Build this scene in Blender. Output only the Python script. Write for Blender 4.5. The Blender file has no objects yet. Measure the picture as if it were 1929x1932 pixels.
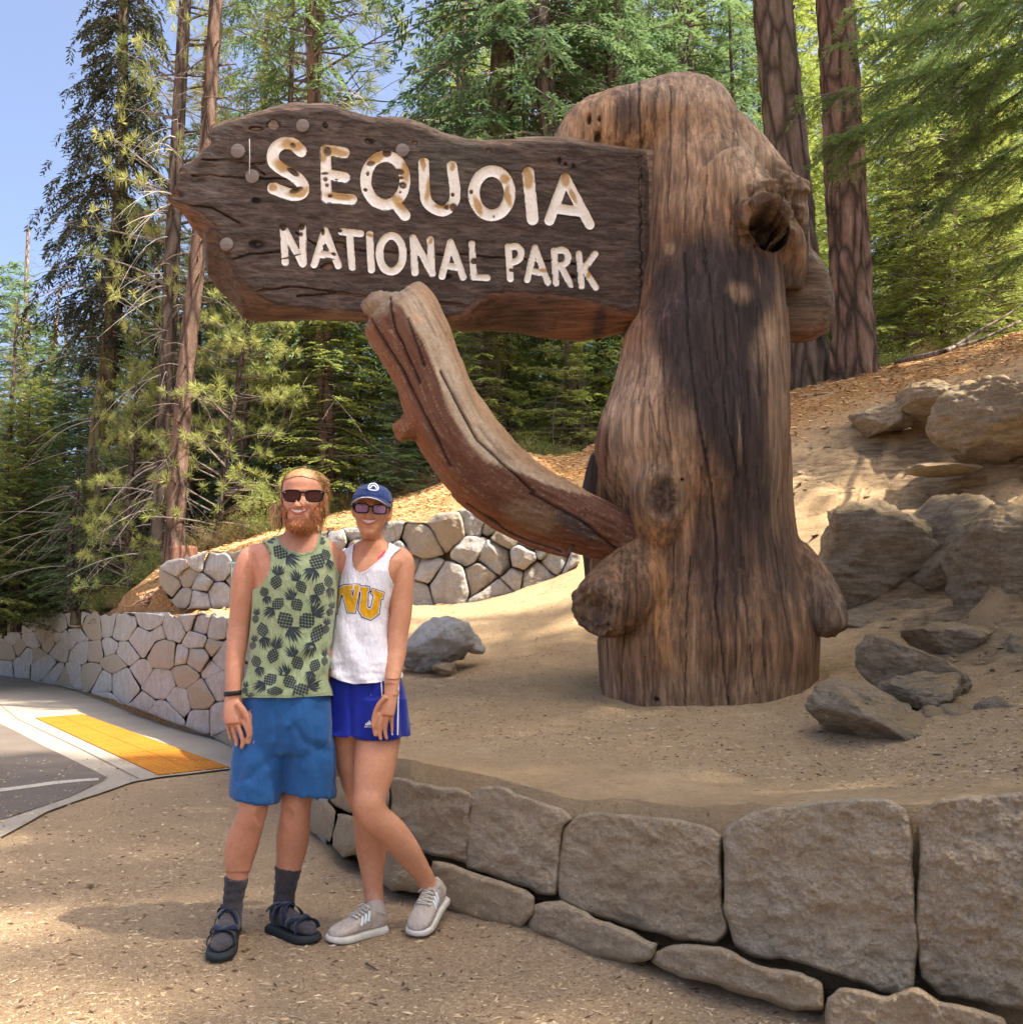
import bpy, bmesh, math, random
import numpy as np
from mathutils import Vector, Matrix
from mathutils.bvhtree import BVHTree
random.seed(7); rng = np.random.default_rng(7)
R = math.radians
scene = bpy.context.scene
COL = scene.collection

# ------------------------------------------------------------------ camera
CAMH = 1.22; FPX = 1893.0; CX = 964.5; CY = 966.0; PITCH = math.atan((1195-966)/1893.0)
cd = bpy.data.cameras.new('camera'); cam = bpy.data.objects.new('camera', cd); COL.objects.link(cam)
cam.location = (0, 0, CAMH); cam.rotation_euler = (R(90)+PITCH, 0, 0)
cd.sensor_fit = 'HORIZONTAL'; cd.sensor_width = 36; cd.lens = 36*FPX/1929.0
cd.clip_start = 0.05; cd.clip_end = 3000
scene.camera = cam
# ------------------------------------------------------------------ light
SUN_EL, SUN_AZ = R(60), R(112)      # azimuth clockwise from +Y (view direction)
w = bpy.data.worlds.new('World'); scene.world = w; w.use_nodes = True
nt = w.node_tree; nt.nodes.clear()
sky = nt.nodes.new('ShaderNodeTexSky'); sky.sky_type = 'NISHITA'; sky.sun_disc = False
sky.sun_elevation = SUN_EL; sky.sun_rotation = SUN_AZ; sky.altitude = 800
sky.air_density = 0.6; sky.dust_density = 10.0; sky.ozone_density = 1.5
bg = nt.nodes.new('ShaderNodeBackground'); bg.inputs[1].default_value = 0.15
wo = nt.nodes.new('ShaderNodeOutputWorld')
nt.links.new(sky.outputs[0], bg.inputs[0]); nt.links.new(bg.outputs[0], wo.inputs[0])
sd = bpy.data.lights.new('sun', 'SUN'); sun = bpy.data.objects.new('sun', sd); COL.objects.link(sun)
sd.energy = 4.2; sd.angle = R(1.2); sd.color = (1.0, 0.90, 0.76)
sdir = Vector((math.sin(SUN_AZ)*math.cos(SUN_EL), math.cos(SUN_AZ)*math.cos(SUN_EL), math.sin(SUN_EL)))
sun.rotation_euler = sdir.to_track_quat('Z', 'Y').to_euler()
scene.view_settings.view_transform = 'Standard'; scene.view_settings.look = 'None'
scene.view_settings.exposure = 1.72; scene.view_settings.gamma = 1
scene.view_settings.use_curve_mapping = False
scene.render.engine = 'CYCLES'
scene.cycles.max_bounces = 6; scene.cycles.diffuse_bounces = 3; scene.cycles.glossy_bounces = 2
scene.cycles.transmission_bounces = 4; scene.cycles.transparent_max_bounces = 8

# ------------------------------------------------------------------ helpers
_f = np.array([0, math.cos(PITCH), math.sin(PITCH)]); _u = np.array([0, -math.sin(PITCH), math.cos(PITCH)])
def at(px, py, Y):
    """the place at forward distance Y seen along the photo direction (px, py)"""
    d = _f + np.array([(px-CX)/FPX, 0, 0]) + (CY-py)/FPX*_u
    t = Y/d[1]
    return np.array([d[0]*t, Y, CAMH+d[2]*t])
def atv(px, py, Y):
    px = np.asarray(px, float); py = np.asarray(py, float); Y = np.asarray(Y, float)
    dy = _f[1] + (CY-py)/FPX*_u[1]; dz = _f[2] + (CY-py)/FPX*_u[2]; t = Y/dy
    return np.stack([(px-CX)/FPX*t, Y+0*t, CAMH+dz*t], -1)
def ground(px, py, z=0.0):
    d = _f + np.array([(px-CX)/FPX, 0, 0]) + (CY-py)/FPX*_u
    t = (z-CAMH)/d[2]
    return np.array([d[0]*t, d[1]*t, z])
def proj(P):
    P = np.asarray(P, float).reshape(-1, 3); q = P-np.array([0, 0, CAMH])
    dep = q@_f
    return CX+q[:, 0]/dep*FPX, CY-(q@_u)/dep*FPX
def ss(a, b, x):
    t = np.clip((np.asarray(x, float)-a)/(b-a), 0, 1); return t*t*(3-2*t)
def _h(i, j, k, s):
    n = (i*374761393+j*668265263+k*2147483647+s*1274126177) & 0xffffffff
    n = ((n ^ (n >> 13))*1274126177) & 0xffffffff
    n = ((n ^ (n >> 16))*2246822519) & 0xffffffff
    return ((n ^ (n >> 15)) & 0xffff)/32767.5-1.0
def noise(P, s=0):
    """vectorised value noise, about -1..1"""
    P = np.asarray(P, float); I = np.floor(P).astype(np.int64); F = P-I; F = F*F*F*(F*(F*6-15)+10)
    r = 0
    for a in (0, 1):
        wa = F[:, 0] if a else 1-F[:, 0]
        for b in (0, 1):
            wb = F[:, 1] if b else 1-F[:, 1]
            for c in (0, 1):
                wc = F[:, 2] if c else 1-F[:, 2]
                r = r+wa*wb*wc*_h(I[:, 0]+a, I[:, 1]+b, I[:, 2]+c, s)
    return r
def fbm(P, sc=1.0, o=4, s=0, g=0.5):
    P = np.asarray(P, float)*sc; r = 0; a = 1.0; n = 0
    for i in range(o):
        r = r+a*noise(P+17.3*i, s+i); n += a; a *= g; P = P*2.03
    return r/n
def interp(x, tab, col):
    t = np.array(tab, float); return np.interp(x, t[:, 0], t[:, col])
def catmull(P, n):
    P = np.asarray(P, float); m = len(P)
    if m < 3: 
        t = np.linspace(0, 1, n)[:, None]; return P[0]*(1-t)+P[-1]*t
    Q = np.vstack([2*P[0]-P[1], P, 2*P[-1]-P[-2]])
    t = np.linspace(0, m-1-1e-9, n); i = t.astype(int); f = (t-i)[:, None]
    a, b, c, d = Q[i], Q[i+1], Q[i+2], Q[i+3]
    return 0.5*((2*b)+(c-a)*f+(2*a-5*b+4*c-d)*f*f+(3*b-a-3*c+d)*f**3)
def new_mesh(name, V, F, smooth=True):
    me = bpy.data.meshes.new(name)
    V = np.asarray(V, np.float32)
    if isinstance(F, np.ndarray):
        n, k = F.shape
        me.vertices.add(len(V)); me.vertices.foreach_set('co', V.ravel())
        me.loops.add(n*k); me.loops.foreach_set('vertex_index', F.astype(np.int32).ravel())
        me.polygons.add(n); me.polygons.foreach_set('loop_start', np.arange(0, n*k, k, dtype=np.int32))
        me.polygons.foreach_set('loop_total', np.full(n, k, np.int32))
        me.update(calc_edges=True); me.validate()
    else:
        me.from_pydata([tuple(map(float, v)) for v in V], [], F); me.update()
    if smooth and len(me.polygons): me.polygons.foreach_set('use_smooth', np.ones(len(me.polygons), bool))
    return me
def vcol(me, name, data):
    a = me.attributes.new(name, 'FLOAT_COLOR', 'POINT')
    d = np.ones((len(data), 4), np.float32); d[:, :data.shape[1]] = data
    a.data.foreach_set('color', d.ravel())
def vfloat(me, name, data):
    a = me.attributes.new(name, 'FLOAT', 'POINT'); a.data.foreach_set('value', np.asarray(data, np.float32))
def tag(o, label=None, cat=None, group=None, kind=None):
    if label: o['label'] = label
    if cat: o['category'] = cat
    if group: o['group'] = group
    if kind: o['kind'] = kind
    return o
def obj(name, me, mat=None, parent=None):
    o = bpy.data.objects.new(name, me); COL.objects.link(o)
    if mat is not None and me is not None:
        if len(me.materials) == 0: me.materials.append(mat)
    if parent: 
        o.parent = parent
        o.matrix_parent_inverse = parent.matrix_basis.inverted()
    return o
def empty(name, loc, label, cat, group=None):
    o = bpy.data.objects.new(name, None); COL.objects.link(o); o.location = tuple(map(float, loc))
    o.empty_display_size = 0.2
    return tag(o, label, cat, group)
class Geo:
    """collects pieces of geometry of one mesh"""
    def __init__(s): s.V = []; s.F = []; s.n = 0; s.C = []
    def add(s, V, F, c=None):
        V = np.asarray(V, float)
        s.V.append(V); s.F += [tuple(i+s.n for i in f) for f in F]; s.n += len(V)
        s.C.append(np.tile(c if c is not None else (1, 1, 1), (len(V), 1)) if np.ndim(c) < 2 else np.asarray(c))
        return s
    def mesh(s, name, smooth=True, col=False):
        V = np.vstack(s.V); me = new_mesh(name, V, s.F, smooth)
        if col: vcol(me, 'Col', np.vstack(s.C))
        return me
def frames(P):
    """rotation-minimising frames along a polyline"""
    P = np.asarray(P, float); T = np.gradient(P, axis=0); T /= np.linalg.norm(T, axis=1)[:, None]+1e-9
    n = np.cross(T[0], [0, 0, 1.0]); 
    if np.linalg.norm(n) < 0.1: n = np.cross(T[0], [0, 1.0, 0])
    n /= np.linalg.norm(n); N = [n]
    for i in range(1, len(P)):
        n = N[-1]-T[i]*np.dot(N[-1], T[i]); n /= np.linalg.norm(n)+1e-9; N.append(n)
    N = np.array(N); return T, N, np.cross(T, N)
def tube(P, r, k=8, cap=True, sq=None):
    """tube along P with radii r (scalar or array), closed ends"""
    P = np.asarray(P, float); m = len(P); r = np.broadcast_to(np.asarray(r, float), (m,))
    T, N, B = frames(P); a = np.arange(k)*2*math.pi/k
    sq = np.broadcast_to(np.asarray(1.0 if sq is None else sq, float), (m,))
    V = P[:, None, :]+r[:, None, None]*(np.cos(a)[None, :, None]*N[:, None, :]+np.sin(a)[None, :, None]*B[:, None, :]*sq[:, None, None])
    V = V.reshape(-1, 3); F = []
    for i in range(m-1):
        for j in range(k):
            j2 = (j+1) % k; F.append((i*k+j, i*k+j2, (i+1)*k+j2, (i+1)*k+j))
    if cap: F.append(tuple(range(k-1, -1, -1))); F.append(tuple((m-1)*k+j for j in range(k)))
    return V, F
def rings(R_, closed=True, cap=True):
    """loft through a list of equally sized rings"""
    m = len(R_); k = len(R_[0]); V = np.vstack(R_); F = []
    for i in range(m-1):
        for j in range(k if closed else k-1):
            j2 = (j+1) % k; F.append((i*k+j, i*k+j2, (i+1)*k+j2, (i+1)*k+j))
    if cap and closed: F.append(tuple(range(k-1, -1, -1))); F.append(tuple((m-1)*k+j for j in range(k)))
    return V, F
def remesh(geo, voxel, smooth=4, fac=0.5):
    me = geo.mesh('tmp'); o = bpy.data.objects.new('tmp', me); COL.objects.link(o)
    bm = bmesh.new(); bm.from_mesh(me); bmesh.ops.recalc_face_normals(bm, faces=bm.faces); bm.to_mesh(me); bm.free()
    m = o.modifiers.new('r', 'REMESH'); m.mode = 'VOXEL'; m.voxel_size = voxel
    if smooth:
        s = o.modifiers.new('s', 'SMOOTH'); s.iterations = smooth; s.factor = fac
    dg = bpy.context.evaluated_depsgraph_get(); dg.update()
    r = bpy.data.meshes.new_from_object(o.evaluated_get(dg))
    bpy.data.objects.remove(o); bpy.data.meshes.remove(me)
    V = np.empty(len(r.vertices)*3, np.float32); r.vertices.foreach_get('co', V); 
    r.polygons.foreach_set('use_smooth', np.ones(len(r.polygons), bool))
    return r, V.reshape(-1, 3).astype(float)
def normals(me):
    N = np.empty(len(me.vertices)*3, np.float32); me.vertices.foreach_get('normal', N); return N.reshape(-1, 3).astype(float)
def setv(me, V): me.vertices.foreach_set('co', np.asarray(V, np.float32).ravel()); me.update()
def getv(me):
    V = np.empty(len(me.vertices)*3, np.float32); me.vertices.foreach_get('co', V); return V.reshape(-1, 3).astype(float)
def inpoly(x, y, poly):
    x = np.asarray(x, float); y = np.asarray(y, float); r = np.zeros(x.shape, bool); n = len(poly)
    for i in range(n):
        x1, y1 = poly[i]; x2, y2 = poly[(i+1) % n]
        if y1 == y2: continue
        c = ((y1 > y) != (y2 > y)) & (x < (x2-x1)*(y-y1)/(y2-y1)+x1); r ^= c
    return r
def near_on_poly(x, y, poly, closed=True):
    n = len(poly); best = np.full(np.shape(x), 1e18); bx = np.array(x, float); by = np.array(y, float)
    for i in range(n if closed else n-1):
        ax, ay = poly[i]; cx, cy = poly[(i+1) % n]; dx, dy = cx-ax, cy-ay
        t = np.clip(((x-ax)*dx+(y-ay)*dy)/(dx*dx+dy*dy+1e-12), 0, 1)
        qx, qy = ax+t*dx, ay+t*dy; d = (x-qx)**2+(y-qy)**2; m = d < best
        best = np.where(m, d, best); bx = np.where(m, qx, bx); by = np.where(m, qy, by)
    return bx, by, np.sqrt(best)

def masked_grid(x0, x1, y0, y1, st, poly):
    xs = np.arange(x0, x1+st, st); ys = np.arange(y0, y1+st, st); A, B = np.meshgrid(xs, ys); x, y = A.ravel().copy(), B.ravel().copy()
    ins = inpoly(x, y, poly); nx = len(xs); ny = len(ys); I = np.arange(nx*ny).reshape(ny, nx)
    F = np.stack([I[:-1, :-1], I[1:, :-1], I[1:, 1:], I[:-1, 1:]], -1).reshape(-1, 4); F = F[ins[F].any(1)]
    out = np.zeros(len(x), bool); out[np.unique(F)] = True; mv = out & ~ins
    qx, qy, _ = near_on_poly(x[mv], y[mv], poly); x[mv] = qx; y[mv] = qy
    u, inv = np.unique(F, return_inverse=True); return x[u], y[u], inv.reshape(F.shape)

def tpx(pts, k=20, n=14, sq=None):
    """tube through (px, py, radius px, Y)"""
    P = np.array([at(x, y, Y) for x, y, r, Y in pts]); rr_ = np.array([r/FPX*Y for x, y, r, Y in pts])
    Q = catmull(np.hstack([P, rr_[:, None]]), n); return tube(Q[:, :3], Q[:, 3], k, True, sq)
# ------------------------------------------------------------------ materials
def lin(c):
    return tuple(((v/255)/12.92 if v/255 <= 0.04045 else ((v/255+0.055)/1.055)**2.4) for v in c)
class M:
    """small material builder"""
    def __init__(s, name, rough=0.8, spec=0.3):
        s.m = bpy.data.materials.new(name); s.m.use_nodes = True; s.t = s.m.node_tree; s.N = s.t.nodes; s.L = s.t.links
        s.b = s.N['Principled BSDF']; s.b.inputs['Roughness'].default_value = rough
        s.b.inputs['Specular IOR Level'].default_value = spec
        s.tc = s.N.new('ShaderNodeTexCoord'); s.vec = s.tc.outputs['Object']; s.h = None
    def map(s, scale=(1, 1, 1), rot=(0, 0, 0), src=None):
        n = s.N.new('ShaderNodeMapping'); n.inputs['Scale'].default_value = scale; n.inputs['Rotation'].default_value = rot
        s.L.new(src or s.vec, n.inputs['Vector']); return n.outputs[0]
    def noise(s, scale, detail=4, rough=0.6, vec=None, dist=0.0, lo=0.3, hi=0.7):
        n = s.N.new('ShaderNodeTexNoise'); n.inputs['Scale'].default_value = scale; n.inputs['Detail'].default_value = detail
        n.inputs['Roughness'].default_value = rough; n.inputs['Distortion'].default_value = dist
        s.L.new(vec or s.vec, n.inputs['Vector'])
        return s.rng(n.outputs[0], lo, hi)
    def voro(s, scale, vec=None, feat='F1', out='Distance', lo=0, hi=1):
        n = s.N.new('ShaderNodeTexVoronoi'); n.feature = feat; n.inputs['Scale'].default_value = scale
        s.L.new(vec or s.vec, n.inputs['Vector'])
        return s.rng(n.outputs[out], lo, hi) if out == 'Distance' else n.outputs[out]
    def rng(s, sock, lo, hi, a=0, b=1):
        n = s.N.new('ShaderNodeMapRange'); n.inputs[1].default_value = lo; n.inputs[2].default_value = hi
        n.inputs[3].default_value = a; n.inputs[4].default_value = b
        s.L.new(sock, n.inputs[0]); return n.outputs[0]
    def attr(s, name, out='Color'):
        n = s.N.new('ShaderNodeAttribute'); n.attribute_name = name; return n.outputs[out]
    def rnd(s): return s.N.new('ShaderNodeObjectInfo').outputs['Random']
    def mix(s, f, a, b, mode='MIX'):
        n = s.N.new('ShaderNodeMix'); n.data_type = 'RGBA'; n.blend_type = mode
        for v, i in ((f, 0), (a, 6), (b, 7)):
            if isinstance(v, (int, float)): n.inputs[i].default_value = v
            elif isinstance(v, tuple): n.inputs[i].default_value = (*v[:3], 1)
            else: s.L.new(v, n.inputs[i])
        return n.outputs[2]
    def math(s, op, a, b=0.0):
        n = s.N.new('ShaderNodeMath'); n.operation = op
        for v, i in ((a, 0), (b, 1)):
            if isinstance(v, (int, float)): n.inputs[i].default_value = v
            else: s.L.new(v, n.inputs[i])
        return n.outputs[0]
    def color(s, c):
        if isinstance(c, tuple): s.b.inputs['Base Color'].default_value = (*c, 1)
        else: s.L.new(c, s.b.inputs['Base Color'])
        s.c = c; return s
    def bump(s, sock, strength=0.5, dist=0.01):
        n = s.N.new('ShaderNodeBump'); n.inputs['Strength'].default_value = strength; n.inputs['Distance'].default_value = dist
        s.L.new(sock, n.inputs['Height'])
        if s.h is not None: s.L.new(s.h, n.inputs['Normal'])
        s.h = n.outputs[0]; s.L.new(s.h, s.b.inputs['Normal']); return s
    def translucent(s, f, tint=None):
        t = s.N.new('ShaderNodeBsdfTranslucent'); x = s.N.new('ShaderNodeMixShader'); x.inputs[0].default_value = f
        if isinstance(s.c, tuple): t.inputs[0].default_value = (*s.c, 1)
        else: s.L.new(s.c, t.inputs[0])
        s.L.new(s.b.outputs[0], x.inputs[1]); s.L.new(t.outputs[0], x.inputs[2])
        s.L.new(x.outputs[0], s.N['Material Output'].inputs[0]); return s
def plain(name, c, rough=0.7, spec=0.3, ns=40, amt=0.25, bump=0.0, bs=200):
    m = M(name, rough, spec); c2 = tuple(v*(1-amt) for v in c)
    m.color(m.mix(m.noise(ns, 4), c, c2))
    if bump: m.bump(m.noise(bs, 3), bump, 0.002)
    return m.m
# ================================================================== ground, pavement, hill
# --- wall line in plan (face of the lower stone wall, from far left to the near right)
WT = np.array([(-400, 70.0), (-150, 40.0), (0, 29.9), (67, 25.8), (126, 22.5), (183, 18.8), (247, 15.4), (289, 13.9), (343, 12.7), (417, 11.5), (460, 10.3),
               (520, 8.3), (585, 6.1), (640, 5.45), (740, 4.85), (890, 4.48), (1020, 4.18), (1240, 3.76), (1400, 3.50), (1560, 3.28), (1929, 2.90), (2300, 2.62)])
def Yw(px): return np.interp(px, WT[:, 0], WT[:, 1])
UT = np.array([(300, 14.5), (430, 13.6), (640, 12.4), (850, 11.6), (1095, 11.4)])
def Yu(px): return np.interp(px, UT[:, 0], UT[:, 1])
wall_plan = [atv(p, 1300, y)[[0, 1]] for p, y in WT] + [np.array([6.0, 0.4]), np.array([14.0, -6.0])]
U_plan = np.array([atv(p, 1150, y)[:2] for p, y in UT])
def ystep(X): return np.interp(X, U_plan[:, 0], U_plan[:, 1])
def hstep(X): return np.interp(X, [-7.0, -5.05, -4.0, -0.7, 0.1, 0.5, 0.8, 1.1], [0, .62, .85, 1.05, .9, .5, .2, 0])
def step(X, Y): return hstep(X)*ss(0.05, 0.35, Y-ystep(X))
CP = [(740,1452,5.05),(890,1480,4.7),(1060,1512,4.4),(1360,1540,3.95),(1700,1512,3.65),(1929,1498,3.35),(640,1462,5.7),(590,1400,6.5),
 (560,1300,7.7),(500,1210,9.4),(430,1168,11.7),(300,1165,14.2),(190,1163,18.9),(100,1165,24),(0,1172,30.5),(-150,1180,41),
 (800,1160,10.9),(1000,1165,10.0),(700,1160,11.2),(600,1158,11.6),(820,1262,8.8),(960,1255,8.4),(1100,1185,9.3),(1098,1075,11.0),(870,1292,7.9),(780,1330,6.9),
 (1140,1335,7.0),(1270,1338,6.95),(1400,1330,7.0),(1530,1292,7.3),(1300,1270,8.4),(1000,1400,5.6),(1500,1400,5.7),(1250,1450,5.0),(1600,1450,4.9),(1850,1430,4.6),
 (1929,1350,5.0),(2150,1300,5.0),(1600,1215,8.3),(1560,1185,9.0),(1750,1250,7.0),(1850,1180,7.4),(1900,1300,5.9),(1600,1000,10.3),(1750,930,10.8),
 (1900,950,9.6),(1550,850,12.2),(1750,790,12.3),(1929,745,11.8),(1490,748,14.0),(1650,708,14.2),(1800,664,14.4),(1929,632,14.6),(2150,560,15.0),(2500,500,14),
 (1110,842,15.5),(1110,935,13.5),(900,908,16.0),(740,950,16.5),(850,965,12.3),(740,985,12.6),(960,975,12.2),(450,1030,15.6),(430,1042,14.2),(345,1050,15.3),(300,1070,17.0),(200,1108,21),
 (150,1132,26),(0,1162,34),(430,1150,12.7),(300,1152,15.2),(240,1130,17.5),(200,1150,20)]
_P = [at(*c) for c in CP]
_P = [np.array([p[0], p[1], p[2]-float(step(p[0], p[1]))]) for p in _P]
_P += [np.array(p, float) for p in [(-10,27,2.6),(-4,25,3.4),(2,24,3.9),(7,24,4.4),(14,24,5.6),(26,20,6.5),(0,45,2.5),(20,45,3.5),(-15,50,1.6),(-35,60,1.0),(40,60,3),(0,100,2),(60,100,2),(-60,100,1),(40,5,7),(14,2,5),(9,3,2.6),(6,2.5,1.2),(14,-4,3),(60,0,6)]]
_P = np.array(_P)
def _phi(a, b):
    d = np.sqrt(((a[:, None, :2]-b[None, :, :2])**2).sum(-1)); return d
_n = len(_P); _A = np.zeros((_n+3, _n+3)); _A[:_n, :_n] = _phi(_P, _P)+np.eye(_n)*-0.02
_A[:_n, _n] = 1; _A[:_n, _n+1:] = _P[:, :2]; _A[_n:, :_n] = _A[:_n, _n:].T
_w = np.linalg.solve(_A, np.concatenate([_P[:, 2], np.zeros(3)]))
def hill0(X, Y):
    X = np.atleast_1d(np.asarray(X, float)); Y = np.atleast_1d(np.asarray(Y, float)); out = np.empty(len(X)); Q = np.stack([X, Y], -1)
    for i in range(0, len(X), 40000):
        q = Q[i:i+40000]; out[i:i+40000] = _phi(q, _P)@_w[:_n]+_w[_n]+q@_w[_n+1:]
    return out
def rocky(X, Y): return ss(2.6, 3.6, X)*ss(5.4, 7.5, Y+0.35*X)*(1-ss(12.0, 13.2, Y))
def litter(X, Y): return np.maximum(ss(11.0, 13.5, Y-0.25*np.maximum(X, 0)+0.0*X)*ss(-4.0, -2.0, X), ss(12.2, 13.6, Y)*ss(-12, -5, X))
def hill(X, Y, detail=True):
    X = np.atleast_1d(np.asarray(X, float)); Y = np.atleast_1d(np.asarray(Y, float))
    Z = hill0(X, Y)+step(X, Y)
    if detail:
        Pn = np.stack([X, Y, 0*X], -1); fall = 1-ss(20, 40, Y)
        Z = Z+0.05*fbm(Pn, 0.9, 3, 3)*fall+0.022*fbm(Pn, 3.5, 4, 5)*fall+0.007*fbm(Pn, 17, 3, 8)*(1-ss(7, 12, Y))
        rk = rocky(X, Y); r = 1-np.abs(fbm(np.stack([X*0.7, Y*1.6, Z*1.8], -1), 1.1, 5, 21)); 
        tq_ = (Z*1.0+0.35*fbm(Pn, 0.8, 3, 33)+.25*X*.2)*2.3; fr_ = tq_-np.floor(tq_); ledge = (ss(.55, .95, fr_)-fr_)*.20
        blk = fbm(np.stack([X*.9, Y*.9, Z*2.2], -1), 1.6, 5, 35, .55)
        Z = Z+rk*(0.34*(r-0.72)+ledge+0.22*np.abs(blk)+0.07*fbm(np.stack([X*1.5, Y*1.2, Z*9], -1), 3.5, 4, 31))
        lt = litter(X, Y); Z = Z+lt*0.06*np.abs(fbm(Pn, 5.0, 3, 41))*fall
    return Z
# --- ground sheet (gravel in front, forest floor farther out), reaching the horizon
def warp(n, lo, hi, c, near, p=3.0):
    t = np.linspace(-1, 1, n); a = np.sign(t)*np.abs(t)**p
    v = c+near*t+np.where(a < 0, -a*(lo-c+near), a*(hi-c-near)); return v
xs = warp(420, -900, 900, 0.0, 4.5, 7); ys = warp(420, -500, 2000, 5.0, 4.2, 7)
GX, GY = np.meshgrid(xs, ys); gx, gy = GX.ravel(), GY.ravel(); Pn = np.stack([gx, gy, 0*gx], -1)
nearf = (1-ss(9, 16, np.hypot(gx, gy-3)))
sd_ = ground(205, 1470)
pave = ss(-0.2, 0.5, (gx+1.9)*0.86+(5.4-gy)*0.5) if False else 1.0
gz = nearf*(0.010*fbm(Pn, 2.2, 3, 1)+0.005*fbm(Pn, 9, 3, 2))
# drift of soil against the near wall
wp = np.array([atv(p, 1300, y)[:2] for p, y in WT if 500 < p < 2300])
_, _, dw = near_on_poly(gx, gy, [tuple(q) for q in wp], closed=False)
gz = gz+0.05*np.exp(-(dw/0.22)**2)*nearf*(0.7+0.6*fbm(Pn, 3, 2, 9))
flat = (gx < -1.75) & (gy > 5.0)
gz = np.where(flat, gz*0.15-0.012, gz)
gz = np.where(np.hypot(gx, gy-3) > 18, -0.02, gz)
nx, ny = len(xs), len(ys); I = np.arange(nx*ny).reshape(ny, nx)
Fq = np.stack([I[:-1, :-1], I[:-1, 1:], I[1:, 1:], I[1:, :-1]], -1).reshape(-1, 4)
me = new_mesh('ground', np.stack([gx, gy, gz], -1), Fq)
m = M('gravel', 0.95, 0.15)
n1 = m.noise(1.3, 5); n2 = m.noise(9, 6, 0.7, lo=.35, hi=.65); n3 = m.noise(70, 4, .7, lo=.3, hi=.7); n4 = m.noise(160, 3, .7)
c = m.mix(n1, (.47, .33, .195), (.57, .42, .265)); c = m.mix(m.math('MULTIPLY', n2, .55), c, (.33, .215, .12))
c = m.mix(m.math('MULTIPLY', n3, .6), c, (.60, .45, .28)); v = m.voro(48, lo=0, hi=.6)
c = m.mix(m.math('MULTIPLY', v, .5), c, (.27,.18,.10)); c = m.mix(m.math('MULTIPLY', m.noise(38, 3, .6, lo=.62, hi=.72), .55), c, (.12, .075, .045))
m.color(c); m.bump(m.noise(45, 6, .75), .9, .012); m.bump(m.voro(90), .45, .005)
MAT_GRAVEL = m.m
obj('ground', me, MAT_GRAVEL)['kind'] = 'structure'
xs_g, ys_g, GZ = xs, ys, gz.reshape(GX.shape)
# --- hill
W = np.array(wall_plan); m0 = len(W); K = 720
sW = np.concatenate([[0], np.cumsum(np.sqrt(np.linalg.norm(np.diff(W, axis=0), axis=1)))]); s = np.linspace(0, sW[-1], K)
WX = np.interp(s, sW, W[:, 0]); WY = np.interp(s, sW, W[:, 1])
tt = s/s[-1]; FXx = np.interp(tt, [0, .75, .93, 1], [-130, 100, 190, 190]); FYy = np.interp(tt, [0, .75, .93, 1], [230, 230, 60, -60])
dxy = np.stack([FXx-WX, FYy-WY], -1); L_ = np.linalg.norm(dxy, axis=1)[:, None]; dxy = dxy/L_
tr = np.concatenate([[0.16, 0.18], 0.20+(np.exp(np.linspace(0, 1, 330)*6.1)-1)/(math.exp(6.1)-1)*0.9998])
D_ = np.where(np.arange(len(tr))[:, None] < 2, tr[:, None], 0.20+(tr[:, None]-0.20)*L_[:, 0][None, :])
HX = WX[None, :]+D_*dxy[:, 0][None, :]; HY = WY[None, :]+D_*dxy[:, 1][None, :]
hx, hy = HX.ravel(), HY.ravel(); hz = hill(hx, hy)
hz = hz.reshape(HX.shape); hz = hz+(.055*np.exp(-np.maximum(D_-.2, 0)/.28))*(ss(.25, .5, WX+1.2)*(WY < 6.5))[None, :]; hz[0] = -0.3; hz[1] = hz[2]-0.25
ny, nx = HX.shape; I = np.arange(nx*ny).reshape(ny, nx)
Fq = np.stack([I[:-1, :-1], I[:-1, 1:], I[1:, 1:], I[1:, :-1]], -1).reshape(-1, 4)
me = new_mesh('hillside', np.stack([hx, hy, hz.ravel()], -1), Fq)
vfloat(me, 'litter', litter(hx, hy)); vfloat(me, 'rocky', rocky(hx, hy))
m = M('dirt_slope', 0.95, 0.12)
n1 = m.noise(1.1, 5); n2 = m.noise(6, 6, .7, lo=.35, hi=.65); n3 = m.noise(55, 4, .7)
c = m.mix(n1, (.49, .33, .18), (.60, .43, .25)); c = m.mix(m.math('MULTIPLY', n2, .5), c, (.33, .20, .095))
c = m.mix(m.math('MULTIPLY', n3, .5), c, (.62, .46, .26))
st = m.noise(5, 7, .75, vec=m.map((.6, .6, 5)), lo=.42, hi=.6)
rk = m.math('MULTIPLY', m.attr('rocky', 'Fac'), m.noise(1.4, 4, lo=.40, hi=.52))
c = m.mix(rk, c, m.mix(st, (.23, .16, .095), (.50, .365, .215)))
lf = m.math('MULTIPLY', m.attr('litter', 'Fac'), m.noise(2.5, 5, lo=.28, hi=.5))
lc = m.mix(m.noise(26, 5, .8, vec=m.map((1, .5, 1)), lo=.38, hi=.62), (.20, .095, .04), (.55, .30, .11))
c = m.mix(lf, c, lc); c = m.mix(m.math('MULTIPLY', m.noise(30, 3, .6, lo=.63, hi=.72), .5), c, (.11, .07, .04))
m.color(c); m.bump(m.noise(7, 8, .7), .6, .05); m.bump(m.noise(50, 5, .75), .8, .012); m.bump(st, .25, .02)
MAT_DIRT = m.m
obj('hillside', me, MAT_DIRT)['kind'] = 'structure'
def on_hill(px, py, lo=3.0, hi=40.0):
    """forward distance where the view direction meets the hill"""
    Ys = np.linspace(lo, hi, 700); P = atv(px+0*Ys, py+0*Ys, Ys); z = hill(P[:, 0], P[:, 1], False); d = P[:, 2]-z
    i = np.argmax(d < 0); return float(Ys[max(i, 1)])
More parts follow.
